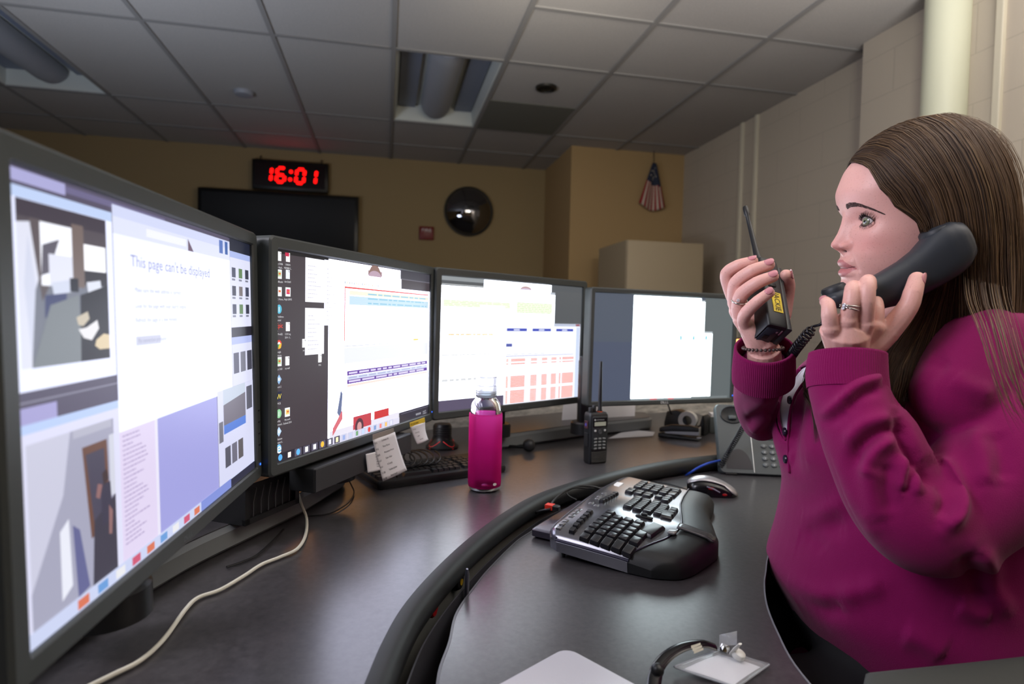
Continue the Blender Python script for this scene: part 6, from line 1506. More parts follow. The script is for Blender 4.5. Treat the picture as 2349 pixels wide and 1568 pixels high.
finger(LH, [(1906, 752, .762), (1902, 722, .757), (1900, 700, .762), (1893, 691, .776)], [.0100, .0094, .0086, .0072], nail=CU*.8-CR*.5)
finger(LH, [(2006, 752, .772), (2010, 712, .776), (2006, 690, .790), (1990, 690, .806)], [.0104, .0096, .0090, .0080])
finger(LH, [(1990, 800, .785), (2035, 762, .776), (2081, 706, .766), (2094, 672, .764), (2103, 640, .768)], [.0185, .0148, .0122, .0112, .0098], nail=CAMD*.75+CR*.75)
LV, LF, _ = vox(LH, .00125, 5)
# --- right hand, round the radio
RH = MB()
rw = D3(1752, 800, .880)
rm = [D3(1688, 694, .905), D3(1692, 712, .893), D3(1700, 732, .880), D3(1713, 750, .868)]
for p, r0_, r1_ in zip(rm, (.0165, .0165, .0160, .0150), (.0110, .0112, .0106, .0096)):
    RH.tube(spline([rw, rw+(p-rw)*.55+CAMD*.004, p], 12), list(np.linspace(r0_*1.2, r1_*1.15, 12)), 14); RH.sphere(tuple(p), r1_*1.16, 14)
RH.tube([rw, D3(1736, 755, .882), D3(1716, 725, .890)], [.022, .024, .018], 16)
RH.tube([D3(1750, 865, .910), D3(1754, 835, .896), rw], [.0255, .0245, .0235], 18)
finger(RH, [(1688, 694, .905), (1674, 660, .902), (1668, 628, .896), (1693, 609, .882), (1727, 599, .872)], [.0110, .0102, .0102, .0090, .0078], nail=CU*.7+CAMD*.6)
finger(RH, [(1692, 712, .893), (1685, 680, .886), (1690, 648, .876), (1724, 622, .858), (1764, 607, .850)], [.0112, .0106, .0106, .0096, .0084], nail=CU*.6+CAMD*.8)
finger(RH, [(1700, 732, .880), (1694, 704, .872), (1702, 675, .862), (1736, 649, .845), (1773, 634, .838)], [.0106, .0102, .0102, .0094, .0082], nail=CU*.6+CAMD*.8)
finger(RH, [(1713, 750, .868), (1706, 733, .858), (1713, 716, .848), (1738, 691, .834), (1765, 671, .828)], [.0098, .0092, .0092, .0084, .0074], nail=CU*.6+CAMD*.8)
finger(RH, [(1762, 775, .890), (1790, 730, .905), (1801, 688, .905), (1806, 655, .897), (1803, 632, .885)], [.0170, .0140, .0120, .0112, .0095], nail=CR*.9+CAMD*.2)
RV, RF, _ = vox(RH, .00125, 5)
# --- neck and hidden upper body, joined to the same skin mesh
NK = MB()
neck_top, neck_mid, neck_bot = H2W((-8, 2, -70)), H2W((-22, 2, -120)), np.array([.835, .785, 1.085])
NK.tube(spline([neck_top, neck_mid, neck_bot], 14), list(np.linspace(.052, .060, 14)), 24)
NK.tube(spline([H2W((45, 0, -112)), H2W((20, 0, -125)), neck_mid], 8), [.022, .03, .036, .04, .045, .048, .05, .05], 16)
NV, NF, _ = vox(NK, .004, 6)
BV = np.vstack([hv, np.array(lid_v), LV, RV, NV]); BF = list(hf); off = len(hv)
BF += [tuple(i+off for i in f_) for f_ in lid_f]; off += len(lid_v)
BF += [tuple(i+off for i in f_) for f_ in LF]; off += len(LV); BF += [tuple(i+off for i in f_) for f_ in RF]; off += len(RV); BF += [tuple(i+off for i in f_) for f_ in NF]
HANDC = np.array(lin((230, 178, 168))[:3])
BC = np.vstack([col, np.array(lid_c), np.tile(HANDC, (len(LV)+len(RV), 1)), np.tile(SKIN, (len(NV), 1))])
mb = MB(); mb.v = [tuple(v) for v in BV]; mb.f = BF; mb.m = [0]*len(BF)
body = child(mb.build('body', m_skin, angle=0))
at_ = body.data.attributes.new('tint', 'FLOAT_COLOR', 'POINT'); at_.data.foreach_set('color', np.hstack([BC, np.ones((len(BC), 1))]).astype(np.float32).ravel())
add_nails(person)
# rings
m_sil = mat('ring_silver', (214, 212, 206), 0.15, metal=1.0); m_gem = mat('gem', (240, 240, 250), 0.02, trans=.6, ior=2.0)
def ring(c, ax, r, stone=None, name='finger_ring'):
    s_, u_, d_ = frame_of(ax); mb = MB(); mb.tube([c + s_*math.cos(a)*r + u_*math.sin(a)*r for a in np.linspace(0, 2*PI, 37)], .0011, 8); o = child(mb.build(name, m_sil, angle=0))
    if stone is not None:
        mb = MB(); v_ = stone/np.linalg.norm(stone); mb.lathe([(.0016, 0), (.0026, .0016), (.0018, .0026), (0, .0027)], tuple(c+v_*r), 12, axis=v_); mb.build('stone', m_gem, o)
    return o
axr = D3(1954, 680, .751)-D3(1947, 722, .755)
ring(D3(1950, 700, .7515), axr, .0108, -CR*.9+CAMD*.5); ring(D3(1949, 707, .7525), axr + CR*.004, .0110, -CR*.8+CAMD*.4)
axr = D3(1700, 675, .862)-D3(1694, 704, .872); ring(D3(1697, 690, .867), axr, .0110, -CR*.5+CAMD*.9)
# bracelet at the right wrist
mb = MB(); c_ = D3(1750, 792, .881); s_, u_, d_ = frame_of(D3(1752, 880, .885)-D3(1752, 800, .880))
for a in np.linspace(0, 2*PI, 30, endpoint=False): mb.sphere(tuple(c_ + s_*math.cos(a)*.0275 + u_*math.sin(a)*.0275 + CU*(-.004)), .0026, 8)
child(mb.build('bracelet', mat('bead_dark', (90, 78, 74), .3, metal=.4), angle=0))
# --- cardigan: trunk and sleeves as one knitted surface
FB = np.array([math.cos(math.radians(166)), math.sin(math.radians(166)), 0]); LB = np.array([-FB[1], FB[0], 0])     # body's front and left
TR = [  # z, front, back, half width  (metres ahead of / behind the body's axis)
    (.50, .17, .20, .225), (.58, .22, .21, .235), (.66, .27, .205, .235), (.72, .300, .195, .228), (.77, .312, .19, .222), (.82, .298, .185, .212), (.865, .268, .18, .205), (.90, .262, .18, .200),
    (.94, .272, .18, .198), (.97, .272, .18, .195), (1.0, .250, .175, .192), (1.03, .205, .17, .188), (1.06, .150, .155, .172), (1.085, .108, .135, .140), (1.105, .085, .11, .105), (1.12, .07, .09, .085)]
AX0 = np.array([.858, .792]); 
def trunk_ring(z, f, b, w, k=0.0, n=72):
    lean = (z-.80)*-.10; c = np.array([AX0[0]+FB[0]*-lean*0 , AX0[1], 0]); out = []
    for t_ in np.linspace(0, 2*PI, n, endpoint=False):
        cs, sn = math.cos(t_), math.sin(t_); a = (f-k if cs > 0 else b-k)
        x = a*math.copysign(abs(cs)**.88, cs); y = (w-k)*math.copysign(abs(sn)**.9, sn)
        # two-sided chest
        if cs > 0 and .86 < z < 1.03: x -= .030*math.exp(-(y/.035)**2)*math.sin(PI*(z-.86)/.17)
        p = FB*x + LB*y; out.append((AX0[0]+p[0], AX0[1]+p[1], z))
    return out
def trunk_table(n):
    T = np.array(TR); zz = np.linspace(T[0, 0], T[-1, 0], n); tt = np.array([np.interp(zz, T[:, 0], T[:, c]) for c in (1, 2, 3)])
    for _ in range(4): tt[:, 1:-1] = (tt[:, :-2]+2*tt[:, 1:-1]+tt[:, 2:])/4
    return [(zz[i], tt[0, i], tt[1, i], tt[2, i]) for i in range(n)]
TT_ = trunk_table(60)
SIL = [(850, 1830), (870, 1808), (905, 1783), (945, 1773), (1000, 1769), (1050, 1786), (1090, 1794), (1130, 1789), (1190, 1777), (1250, 1757), (1272, 1754), (1300, 1766), (1340, 1788), (1400, 1822), (1500, 1880)]
def fit_front(z, f, b, w):
    for _ in range(14):
        R_ = proj_many(trunk_ring(z, f, b, w)); k = R_[:, 0].argmin(); e = R_[k, 0]-np.interp(R_[k, 1], [a for a, _ in SIL], [c for _, c in SIL]); f = min(max(f + e/1365*R_[k, 2]*.8, .08), .40)
    return f
TT_ = [(z, fit_front(z, f, b, w) if .555 < z < 1.04 else f, b, w) for z, f, b, w in TT_]
_ff = np.array([r[1] for r in TT_])
for _ in range(2): _ff[1:-1] = (_ff[:-2]+2*_ff[1:-1]+_ff[2:])/4
TT_ = [(r[0], _ff[i], r[2], r[3]) for i, r in enumerate(TT_)]
CG = MB(); CG.loft([trunk_ring(*r) for r in TT_], True, True)
# left sleeve (near the camera) and right sleeve
Sh, El, Wl = np.array([.895, .610, 1.040]), D3(2118, 1205, .728), D3(1942, 836, .783)
def sleeve(mb, pts, rad, n=40, flat=None):
    C = spline(pts, n); R_i = np.interp(np.linspace(0, len(pts)-1, n), range(len(pts)), rad); mb.tube(C, list(R_i), 28)
    for k in (0, n-1): mb.sphere(tuple(C[k]), R_i[k]*.98, 20)
sleeve(CG, [np.array([.872, .71, 1.062]), Sh, Sh*.52+El*.48+np.array([0, -.010, -.012]), El + np.array([.03, 0, .002])], [.074, .084, .076, .064])
sleeve(CG, [El + np.array([.03, 0, .002]), El + np.array([-.004, 0, .006]), D3(2052, 1130, .738), D3(1992, 1000, .757), D3(1945, 900, .775), D3(1941, 872, .780)], [.064, .062, .059, .056, .046, .044])
sleeve(CG, [np.array([.855, .70, 1.075]), np.array([.80, .662, 1.065]), np.array([.735, .64, 1.015])], [.062, .070, .056])
ShR, ElR, WR = np.array([.885, .965, 1.005]), D3(1743, 970, 1.10), D3(1753, 838, .90)
sleeve(CG, [np.array([.875, .90, 1.03]), ShR, ShR*.5+ElR*.5+np.array([.01, .02, -.01]), ElR + np.array([.02, .01, 0])], [.078, .076, .052, .031])
sleeve(CG, [ElR + np.array([.02, .01, 0]), ElR, D3(1732, 920, 1.04), D3(1746, 868, .95), D3(1751, 850, .915)], [.031, .031, .0355, .040, .039])
CV, CF, CN = vox(CG, .0038, 11)
# sculpted folds: each is a run of points on the photograph, its width and its height on the cloth
pj = proj_many(CV); facing = CN @ CAMD
z4f = lambda pts: [(1600+x*.5216, 750+y*.5216) for x, y in pts]
FOLDS = [  # points, width px, height mm, nearest depth limit
    (z4f([(868, 488), (800, 530), (758, 590), (740, 660)]), 15, 7, .82), (z4f([(862, 402), (770, 415), (712, 445), (655, 520)]), 15, 6, .84),
    (z4f([(880, 440), (800, 470), (720, 530), (690, 610)]), 12, -6, .84), (z4f([(640, 330), (690, 275), (760, 240), (810, 232)]), 13, 6, .84), (z4f([(650, 370), (720, 300), (800, 265)]), 11, -5, .84),
    (z4f([(500, 400), (560, 385), (620, 340), (650, 310)]), 12, 5, .84), (z4f([(520, 420), (590, 405), (650, 360)]), 11, -4, .84),
    (z4f([(1050, 550), (1115, 640), (1148, 740), (1140, 820), (1085, 890)]), 16, 11, .80), (z4f([(1010, 560), (1085, 660), (1105, 760), (1070, 850)]), 15, -8, .80),
    (z4f([(885, 390), (930, 520), (985, 610), (1060, 700)]), 14, -14, .80), (z4f([(935, 560), (905, 640), (895, 720)]), 13, 6, .80), (z4f([(985, 590), (960, 680), (955, 740)]), 13, 5, .80), (z4f([(965, 580), (930, 670), (925, 740)]), 10, -5, .80),
    (z4f([(800, 620), (770, 720), (800, 860)]), 22, 5, .80), (z4f([(850, 600), (830, 700), (850, 820)]), 16, -5, .80),
    (z4f([(560, 560), (625, 690), (700, 830), (790, 940)]), 20, 4, .80), (z4f([(1200, 440), (1260, 560), (1270, 700)]), 26, 6, .80), (z4f([(1300, 460), (1330, 560), (1340, 680)]), 22, -5, .80),
    (z4f([(300, 945), (350, 900), (430, 860), (520, 830), (640, 770)]), 20, 9, 1.1), (z4f([(330, 990), (420, 930), (540, 880), (650, 860)]), 24, -8, 1.1), (z4f([(480, 870), (500, 930), (560, 980)]), 14, -4, 1.1),
    (z4f([(400, 690), (430, 620), (470, 560)]), 16, 7, 1.1), (z4f([(410, 560), (420, 500), (440, 430)]), 15, -5, 1.1), (z4f([(390, 480), (415, 560), (405, 650)]), 13, 5, 1.1),
    (z4f([(350, 1140), (450, 1200), (560, 1240), (700, 1190)]), 22, -9, 1.1), (z4f([(360, 1100), (470, 1160), (600, 1185), (720, 1140)]), 22, 6, 1.1), (z4f([(620, 1240), (700, 1180), (820, 1130)]), 20, 6, 1.1),
    (z4f([(900, 1340), (1000, 1380), (1090, 1440)]), 22, 8, 1.1), (z4f([(1220, 980), (1280, 1060), (1290, 1150), (1380, 1270)]), 20, 9, 1.1), (z4f([(1180, 1000), (1230, 1090), (1240, 1200)]), 22, -8, 1.1), (z4f([(1140, 1220), (1210, 1250), (1290, 1260)]), 18, 6, 1.1),
    (z4f([(185, 230), (240, 280), (330, 290), (400, 250)]), 13, -6, 1.2), (z4f([(190, 200), (250, 250), (340, 255), (405, 210)]), 12, 5, 1.2), (z4f([(205, 370), (260, 350), (320, 310)]), 13, 5, 1.2), (z4f([(240, 460), (270, 420), (320, 380)]), 12, 6, 1.2), (z4f([(215, 410), (260, 385), (330, 340)]), 10, -5, 1.2),
    (z4f([(1100, 120), (1000, 180), (930, 260), (900, 360)]), 24, -6, .9), (z4f([(1130, 220), (1180, 260), (1300, 300)]), 18, 4, .9),
]
disp = np.zeros(len(CV)); scr = pj[:, :2]
for pts, wpx, amp, dmax in FOLDS:
    P_ = np.array(spline([(x, y, 0) for x, y in pts], 30))[:, :2]
    lo, hi = P_.min(0)-3*wpx, P_.max(0)+3*wpx
    idx = np.where((scr[:, 0] > lo[0]) & (scr[:, 0] < hi[0]) & (scr[:, 1] > lo[1]) & (scr[:, 1] < hi[1]) & (facing > .05) & (pj[:, 2] < dmax))[0]
    if not len(idx): continue
    d2 = ((scr[idx][:, None, :]-P_[None])**2).sum(2); j = d2.argmin(1); d_ = np.sqrt(d2.min(1)); tpos = j/29
    disp[idx] += (amp*1.15 if abs(amp) > 7 else amp*1.4)*.001*np.exp(-(d_/(wpx*1.25))**2)*np.clip(np.minimum(tpos, 1-tpos)*5+.25, 0, 1)*np.clip(facing[idx]*2.5, 0, 1)
CV = CV + CN*disp[:, None]
# open front: the cloth is cut away over the shirt, and at the wrists
SHIRT = np.array([(1843, 838), (1814, 856), (1795, 875), (1783, 900), (1777, 935), (1780, 968), (1790, 992), (1804, 1010), (1812, 985), (1812, 955), (1816, 928), (1826, 904), (1842, 882), (1858, 866), (1868, 842)], float)
def inside(P, poly):
    x, y = P[:, 0], P[:, 1]; r = np.zeros(len(P), bool); n = len(poly)
    for i in range(n):
        (x0, y0), (x1, y1) = poly[i], poly[(i+1) % n]; c = ((y0 > y) != (y1 > y)) & (x < (x1-x0)*(y-y0)/((y1-y0) or 1e-9)+x0); r ^= c
    return r
pj = proj_many(CV); rel = CV[:, :2]-AX0
_t = np.clip(((CV-ShR) @ (ElR-ShR))/np.dot(ElR-ShR, ElR-ShR), 0, 1); _sd = np.linalg.norm(CV-(ShR+_t[:, None]*(ElR-ShR)), axis=1)
_t = np.clip(((CV-ElR) @ (WR-ElR))/np.dot(WR-ElR, WR-ElR), 0, 1); _sd = np.minimum(_sd, np.linalg.norm(CV-(ElR+_t[:, None]*(WR-ElR)), axis=1))
dead = inside(pj, SHIRT) & (pj[:, 2] < 1.06) & (rel @ FB[:2] > .13) & (rel @ LB[:2] > -.10) & (_sd > .0315) & (pj[:, 2] > .86)
keep = [f for f in CF if not any(dead[i] for i in f)]
mb = MB(); mb.v = [tuple(v) for v in CV]; mb.f = keep; mb.m = [0]*len(keep)
m_knit = mat('magenta_knit', (128, 6, 80), 0.88, sheen=0.10, bump=(900, .6, .0008), spec=.25)
card = child(mb.build('cardigan', m_knit, angle=0)); bmx = bmesh.new(); bmx.from_mesh(card.data); bmesh.ops.delete(bmx, geom=[v for v in bmx.verts if not v.link_faces], context='VERTS')
_bd = [v for v in bmx.verts if any(e.is_boundary for e in v.link_edges)]
for _ in range(8):
    new = {}
    for v in _bd:
        nb = [e.other_vert(v).co for e in v.link_edges if e.is_boundary]
        if len(nb) == 2: new[v] = v.co*.4 + (nb[0]+nb[1])*.3
    for v, c_ in new.items(): v.co = c_
bmx.to_mesh(card.data); bmx.free()
sm = card.modifiers.new('thick', 'SOLIDIFY'); sm.thickness = .0022; sm.offset = -1
# ribbed cuffs
def cuff(pts, rad, ribs=96, roll=.004):
    C = spline(pts, 16); R_i = np.interp(np.linspace(0, len(pts)-1, 16), range(len(pts)), rad); mb = MB(); rings = []; s = None
    prof = [(C[k], R_i[k]) for k in range(16)] + [(C[15], R_i[15]-.003), (C[13], R_i[13]-.005), (C[8], R_i[8]-.005)]
    dd = C[15]-C[0]; s_, u_, d_ = frame_of(dd); n = ribs*4
    for c, r in prof: rings.append([c + (s_*math.cos(t_)+u_*math.sin(t_))*(r + .00042*math.cos(ribs*t_)) for t_ in np.linspace(0, 2*PI, n, endpoint=False)])
    mb.loft(rings, True, False); return child(mb.build('cuff', m_knit, card, angle=0), card)
cuff([D3(1944, 893, .776), D3(1941, 868, .780), D3(1941, 838, .783), D3(1943, 812, .785)], [.0475, .0478, .0470, .0455])
cuff([D3(1750, 872, .915), D3(1751, 850, .905), D3(1752, 825, .894), D3(1753, 797, .884)], [.0445, .0448, .0435, .0415])
_zz = np.linspace(.6, 1.09, 240); _tz = np.array([r[0] for r in TT_]); TPc = []
for z in _zz: TPc += trunk_ring(z, *[float(np.interp(z, _tz, [r[c] for r in TT_])) for c in (1, 2, 3)], k=.002, n=300)
TPc = np.array(TPc); TPp = proj_many(TPc); _front = ((TPc[:, :2]-AX0) @ FB[:2] > .03) & ((TPc[:, :2]-AX0) @ LB[:2] > -.10)
def on_trunk(x, y):
    k = np.argmin((TPp[:, 0]-x)**2+(TPp[:, 1]-y)**2 + 1e9*(~_front)); P = TPc[k]; c = np.array([AX0[0], AX0[1], P[2]]); n_ = P-c; return P, n_/np.linalg.norm(n_)
m_btn = mat('button_navy', (28, 24, 44), .3)
for x, y, d in ((1822, 918, .905), (1811, 990, .905), (1810, 1054, .905)):
    # lay the button on the cloth under that point
    P_b, n_b = on_trunk(x, y)
    mb = MB(); mb.lathe([(0, -.002), (.0068, -.001), (.0072, .001), (.006, .003), (.004, .0024), (0, .0024)], tuple(P_b+n_b*.005), 20, axis=n_b, cap=False); child(mb.build('button', m_btn, card), card)
# edge band of the opening (near and far side)
def band(pix, name='front_band'):
    pts = []
    for x, y in pix:
        P_b, n_b = on_trunk(x, y); pts.append(P_b+n_b*.001)
    for _ in range(2): pts = [pts[0]]+[(pts[i-1]+2*pts[i]+pts[i+1])/4 for i in range(1, len(pts)-1)]+[pts[-1]]
    mb = MB(); mb.tube(spline(pts, 50), .0042, 8, flat=.6); child(mb.build(name, m_knit, card, angle=0), card)
band([(1856, 868), (1842, 882), (1827, 904), (1817, 928), (1812, 955), (1811, 985), (1810, 1020), (1810, 1050), (1813, 1085)])
band([(1836, 846), (1814, 862), (1798, 885), (1788, 910), (1783, 940), (1786, 968), (1794, 992), (1804, 1010)])
# white shirt under the cardigan
SH = MB(); rows = []
for r in TT_:
    if .84 < r[0] < 1.075:
        R_ = trunk_ring(*r, k=.008); rows.append(R_[-12:] + R_[:13])
SH.loft(rows, False, False); o = child(SH.build('shirt', mat('shirt_white', (232, 230, 240), .75, bump=(1200, .4, .0005)), angle=0))
sm = o.modifiers.new('thick', 'SOLIDIFY'); sm.thickness = .0015; sm.offset = 0
# trousers and shoes, under the worktop
m_tr = mat('trousers_black', (20, 20, 24), .8)
LG = MB()
for s in (1, -1):
    hip = np.array([AX0[0], AX0[1], .555]) + LB*s*.10; kn = hip + FB*.43 + LB*s*.03 + np.array([0, 0, -.02]); ft = kn + FB*-.03 + np.array([0, 0, -.46])
    LG.tube(spline([hip, hip*.5+kn*.5, kn], 14), list(np.linspace(.085, .066, 14)), 20); LG.sphere(tuple(kn), .07, 16); LG.tube(spline([kn, kn*.5+ft*.5, ft], 14), list(np.linspace(.068, .045, 14)), 20)
    mb = MB(); mb.loft([[ft + FB*x + LB*(math.cos(t_)*w_) + np.array([0, 0, max(math.sin(t_), -.0)*h_ - .0]) + np.array([0, 0, -ft[2]+.004]) for t_ in np.linspace(0, 2*PI, 20, endpoint=False)] for x, w_, h_ in ((-.07, .02, .05), (-.05, .034, .085), (.0, .038, .09), (.08, .044, .055), (.14, .042, .038), (.17, .025, .025))], True, True); child(mb.build('shoe', m_blk))
LG.loft([trunk_ring(z, f, b, w, k=.012) for z, f, b, w in ((.47, .15, .19, .20), (.55, .18, .2, .22), (.64, .22, .195, .225))], True, True)
V_, F_, _ = vox(LG, .012, 4); mb = MB(); mb.v = [tuple(v) for v in V_]; mb.f = F_; mb.m = [0]*len(F_); child(mb.build('trousers', m_tr, angle=0))

# --- hair
Wp = lambda x, y, d: D3(x, y, d)
def G(loc_, world=()): return [H2W(p) for p in loc_] + [Wp(*w) for w in world]
h0 = [h + (h-np.array([0, 0, 10]))/np.linalg.norm(h-np.array([0, 0, 10]))*1.5 for h in HLINE]
GUIDES = [
    G([(77, -12, 85)] + [tuple(p) for p in h0] + [(10, 80, -48), (6, 80, -82)], [(2078, 735, .832), (2030, 815, .826), (2014, 890, .815), (1990, 960, .815)]),
    G([(68, -12, 97), (62, 18, 98), (50, 46, 86), (38, 66, 60), (24, 79, 30), (12, 86, -10), (6, 88, -50), (2, 86, -85)], [(2110, 745, .826), (2062, 830, .815), (2040, 905, .80), (2010, 985, .80)]),
    G([(52, -13, 112), (46, 20, 113), (36, 52, 99), (24, 74, 66), (10, 87, 28), (0, 93, -15), (-6, 94, -55), (-10, 92, -90)], [(2165, 770, .82), (2150, 850, .82), (2140, 930, .82)]),
    G([(28, -14, 124), (22, 24, 125), (12, 56, 106), (0, 79, 70), (-12, 91, 28), (-20, 97, -15), (-24, 98, -60), (-26, 98, -95)], [(2235, 790, .80), (2225, 870, .80), (2240, 960, .80)]),
    G([(2, -14, 132), (-6, 26, 131), (-16, 60, 109), (-28, 82, 70), (-38, 94, 26), (-44, 99, -20), (-48, 99, -64), (-50, 98, -100)], [(2290, 810, .80), (2300, 880, .80), (2330, 965, .80)]),
    G([(-22, -13, 134.5), (-34, 26, 131), (-48, 58, 106), (-60, 78, 64), (-70, 88, 22), (-76, 92, -24), (-78, 94, -68), (-78, 98, -110), (-72, 108, -160), (-62, 122, -205)]),
    G([(-42, -10, 132), (-60, 22, 124), (-78, 50, 96), (-90, 66, 54), (-98, 72, 10), (-102, 74, -36), (-103, 78, -86), (-100, 84, -135), (-94, 92, -190)]),
    G([(-54, -6, 128), (-78, 12, 115), (-98, 26, 84), (-111, 34, 44), (-117, 38, 0), (-119, 40, -50), (-117, 42, -100), (-113, 46, -150), (-108, 50, -205)]),
    G([(-56, -10, 127), (-82, -10, 113), (-103, -8, 82), (-117, -6, 40), (-122, -4, -5), (-122, -2, -55), (-119, 0, -105), (-115, 0, -155), (-110, 0, -205)]),
    G([(-50, -16, 128), (-76, -36, 108), (-95, -50, 78), (-106, -58, 36), (-110, -62, -8), (-110, -64, -55), (-106, -66, -105), (-100, -68, -160), (-94, -70, -205)]),
    G([(-20, -18, 132), (-36, -48, 116), (-52, -70, 82), (-64, -80, 40), (-68, -84, -5), (-68, -85, -50), (-64, -86, -100), (-56, -90, -150), (-46, -96, -200)]),
    G([(15, -18, 126), (6, -50, 108), (-6, -72, 76), (-16, -82, 34), (-20, -86, -10), (-20, -86, -55), (-14, -86, -105), (-2, -90, -155), (8, -94, -200)]),
    G([(48, -18, 112), (40, -48, 95), (30, -68, 62), (20, -78, 22), (14, -80, -18), (16, -76, -62), (24, -66, -110)], [(1874, 862, .915), (1880, 935, .875), (1882, 1008, .862)]),
    G([(74, -15, 87), (68, -38, 78), (56, -58, 54), (42, -70, 22), (32, -76, -15), (28, -74, -60), (34, -64, -110)], [(1852, 834, .925), (1868, 880, .90), (1880, 950, .875)]),
]
NS = 18
GS = np.array([spline(g, NS) for g in GUIDES])            # guides x samples x 3
nG = len(GS)
def guide(a, lift=0.0):
    """a runs over the guides; Catmull-Rom between neighbours"""
    i = int(min(max(a, 0), nG-1.001)); t_ = a-i; p0, p1, p2, p3 = GS[max(i-1, 0)], GS[i], GS[i+1], GS[min(i+2, nG-1)]
    return .5*((2*p1)+(-p0+p2)*t_+(2*p0-5*p1+4*p2-p3)*t_*t_+(-p0+3*p1-3*p2+p3)*t_**3)
HCEN = H2W((-12, 0, 10))
def outn(P):
    d_ = P-HCEN; d_[:, 2] *= .35; return d_/np.linalg.norm(d_, axis=1)[:, None]
m_h = [mat('hair_dark', (58, 42, 31), .5, spec=.45), mat('hair_brown', (78, 57, 40), .48, spec=.5), mat('hair_light', (106, 80, 54), .46, spec=.5), mat('hair_blond', (140, 112, 76), .45, spec=.5)]
mb = MB()
# under-layer closing the gaps
U_ = [guide(a) for a in np.linspace(0.06, nG-1.06, 90)]
U_ = [p - outn(p)*np.clip(np.linspace(.005, .008, NS), 0, 1)[:, None] for p in U_]
mb.loft([[tuple(x) for x in p[:15]] for p in U_], False, False, m=0)
rh = random.Random(21)
def strand(P, w, mi):
    n = len(P); rad = [w*(.75+.25*math.sin(PI*k/(n-1)))*(1 if k < n-3 else (n-1-k)/3+.08) for k in range(n)]
    mb.tube(P, rad, 3, cap=False, m=mi)
NSTR = 9500
for k in range(NSTR):
    a = rh.random()*(nG-1)
    if a > 8.5 and rh.random() < .55: a = rh.random()*8
    clump = math.sin(a*37.0)+math.sin(a*91.0+1.3)+.7*math.sin(a*213.0)
    P = guide(a); N_ = outn(P)
    lift = -.004 + .0075*rh.random()**1.5; lift += .0006*clump
    s = np.linspace(0, 1, NS)
    side = np.cross(np.gradient(P, axis=0), N_); side /= (np.linalg.norm(side, axis=1)[:, None]+1e-9)
    wob = .0022*np.sin(s*PI*(1.2+rh.random()*1.5)+rh.random()*6.28)*(s*1.4+.15) + (rh.random()-.5)*.010*s
    Q = P + N_*(lift*np.clip(s*6+.35, 0, 1))[:, None] + side*wob[:, None]
    ln = rh.random(); n_end = NS if ln > .35 else int(NS*(.72+.28*ln/.35)); Q = Q[:max(n_end, 12)]
    tone = clump*.20 + rh.random()*1.1; tone += .16 if 1 < a < 4 else .40 if 4 <= a < 8 else 0  # back strands lightened: warm light from behind put into their tone
    mi = 0 if tone < .62 else 1 if tone < 1.25 else 2 if tone < 1.62 else 3
    strand(list(Q), .00026+.00022*rh.random(), mi)
# fly-aways at the crown and forehead, loose ends on the shoulder
for k in range(160):
    a = rh.random()*7; P = guide(a); N_ = outn(P); s = np.linspace(0, 1, NS); L0 = rh.randint(9, 15)
    Q = P + N_*((.003+.010*rh.random())*np.sin(s*PI*1.3).clip(0, 1))[:, None]; strand(list(Q[:L0]), .00022, 2)
for k in range(46):
    x0 = 2262+rh.random()*100; bend = rh.random()
    pts = [Wp(x0-60, 470+40*rh.random(), .812), Wp(x0-54, 580, .80), Wp(x0-40-10*bend, 680, .775), Wp(x0-22, 750, .725), Wp(x0+8*bend, 830+20*rh.random(), .69), Wp(x0+22+25*bend, 900+40*rh.random(), .672), Wp(x0+50+40*bend, 950+60*rh.random(), .668)]
    strand(spline(pts, 20), .00026, 1 if rh.random() < .55 else 2 if rh.random() < .7 else 3)
hair = child(mb.build('hair', m_h, angle=0))

# ---------------------------------------------------------------- what the person holds
# handset against the cheek
m_hs = mat('handset_grey', (44, 49, 56), .45, bump=(900, .12, .0004))
ear = D3(2168, 586, .792); mou = D3(1940, 680, .806); ax = ear-mou; L = np.linalg.norm(ax); ax /= L
out = CAMD - ax*np.dot(CAMD, ax); out /= np.linalg.norm(out); lat = np.cross(out, ax)            # out: towards the camera; lat: away from the face
if np.dot(lat, CU) > 0: lat = -lat
hs = thing('telephone_handset', 'dark grey telephone handset held to the woman\'s ear', 'telephone handset', tuple((ear+mou)/2))
o_ = (ear+mou)/2
# centre line bowed away from the face; each section: position along, offset away, half depth (lat), half width (out)
SEC = [(-.034, -.006, .003, .010), (-.033, -.005, .007, .016), (-.026, -.003, .010, .021), (-.010, .001, .0135, .0235), (.010, .006, .0165, .0225), (.035, .011, .0200, .021), (.07, .012, .0235, .0205), (.105, .010, .0255, .021), (.135, .006, .0280, .0225), (.160, .000, .0315, .025), (.182, -.005, .0335, .0265), (.202, -.008, .0310, .0260), (.216, -.010, .0245, .0225), (.223, -.011, .015, .015), (.225, -.012, .005, .006)]
k_ = L/.180
mb = MB(); rings = []
for a, off_, hd, hw in SEC:
    c = mou + ax*a*k_ + lat*off_ - o_
    rings.append([c + lat*hd*1.05*math.copysign(abs(math.sin(t_))**.75, math.sin(t_)) + out*hw*math.copysign(abs(math.cos(t_))**.75, math.cos(t_)) for t_ in np.linspace(0, 2*PI, 32, endpoint=False)])
RR = []
for i in range(len(rings)-1):
    for s in (0, .34, .67): RR.append([np.array(p)*(1-s)+np.array(q)*s for p, q in zip(rings[i], rings[i+1])])
RR.append(rings[-1]); mb.loft(RR, True, True); hb = mb.build('body', m_hs, hs, angle=0)
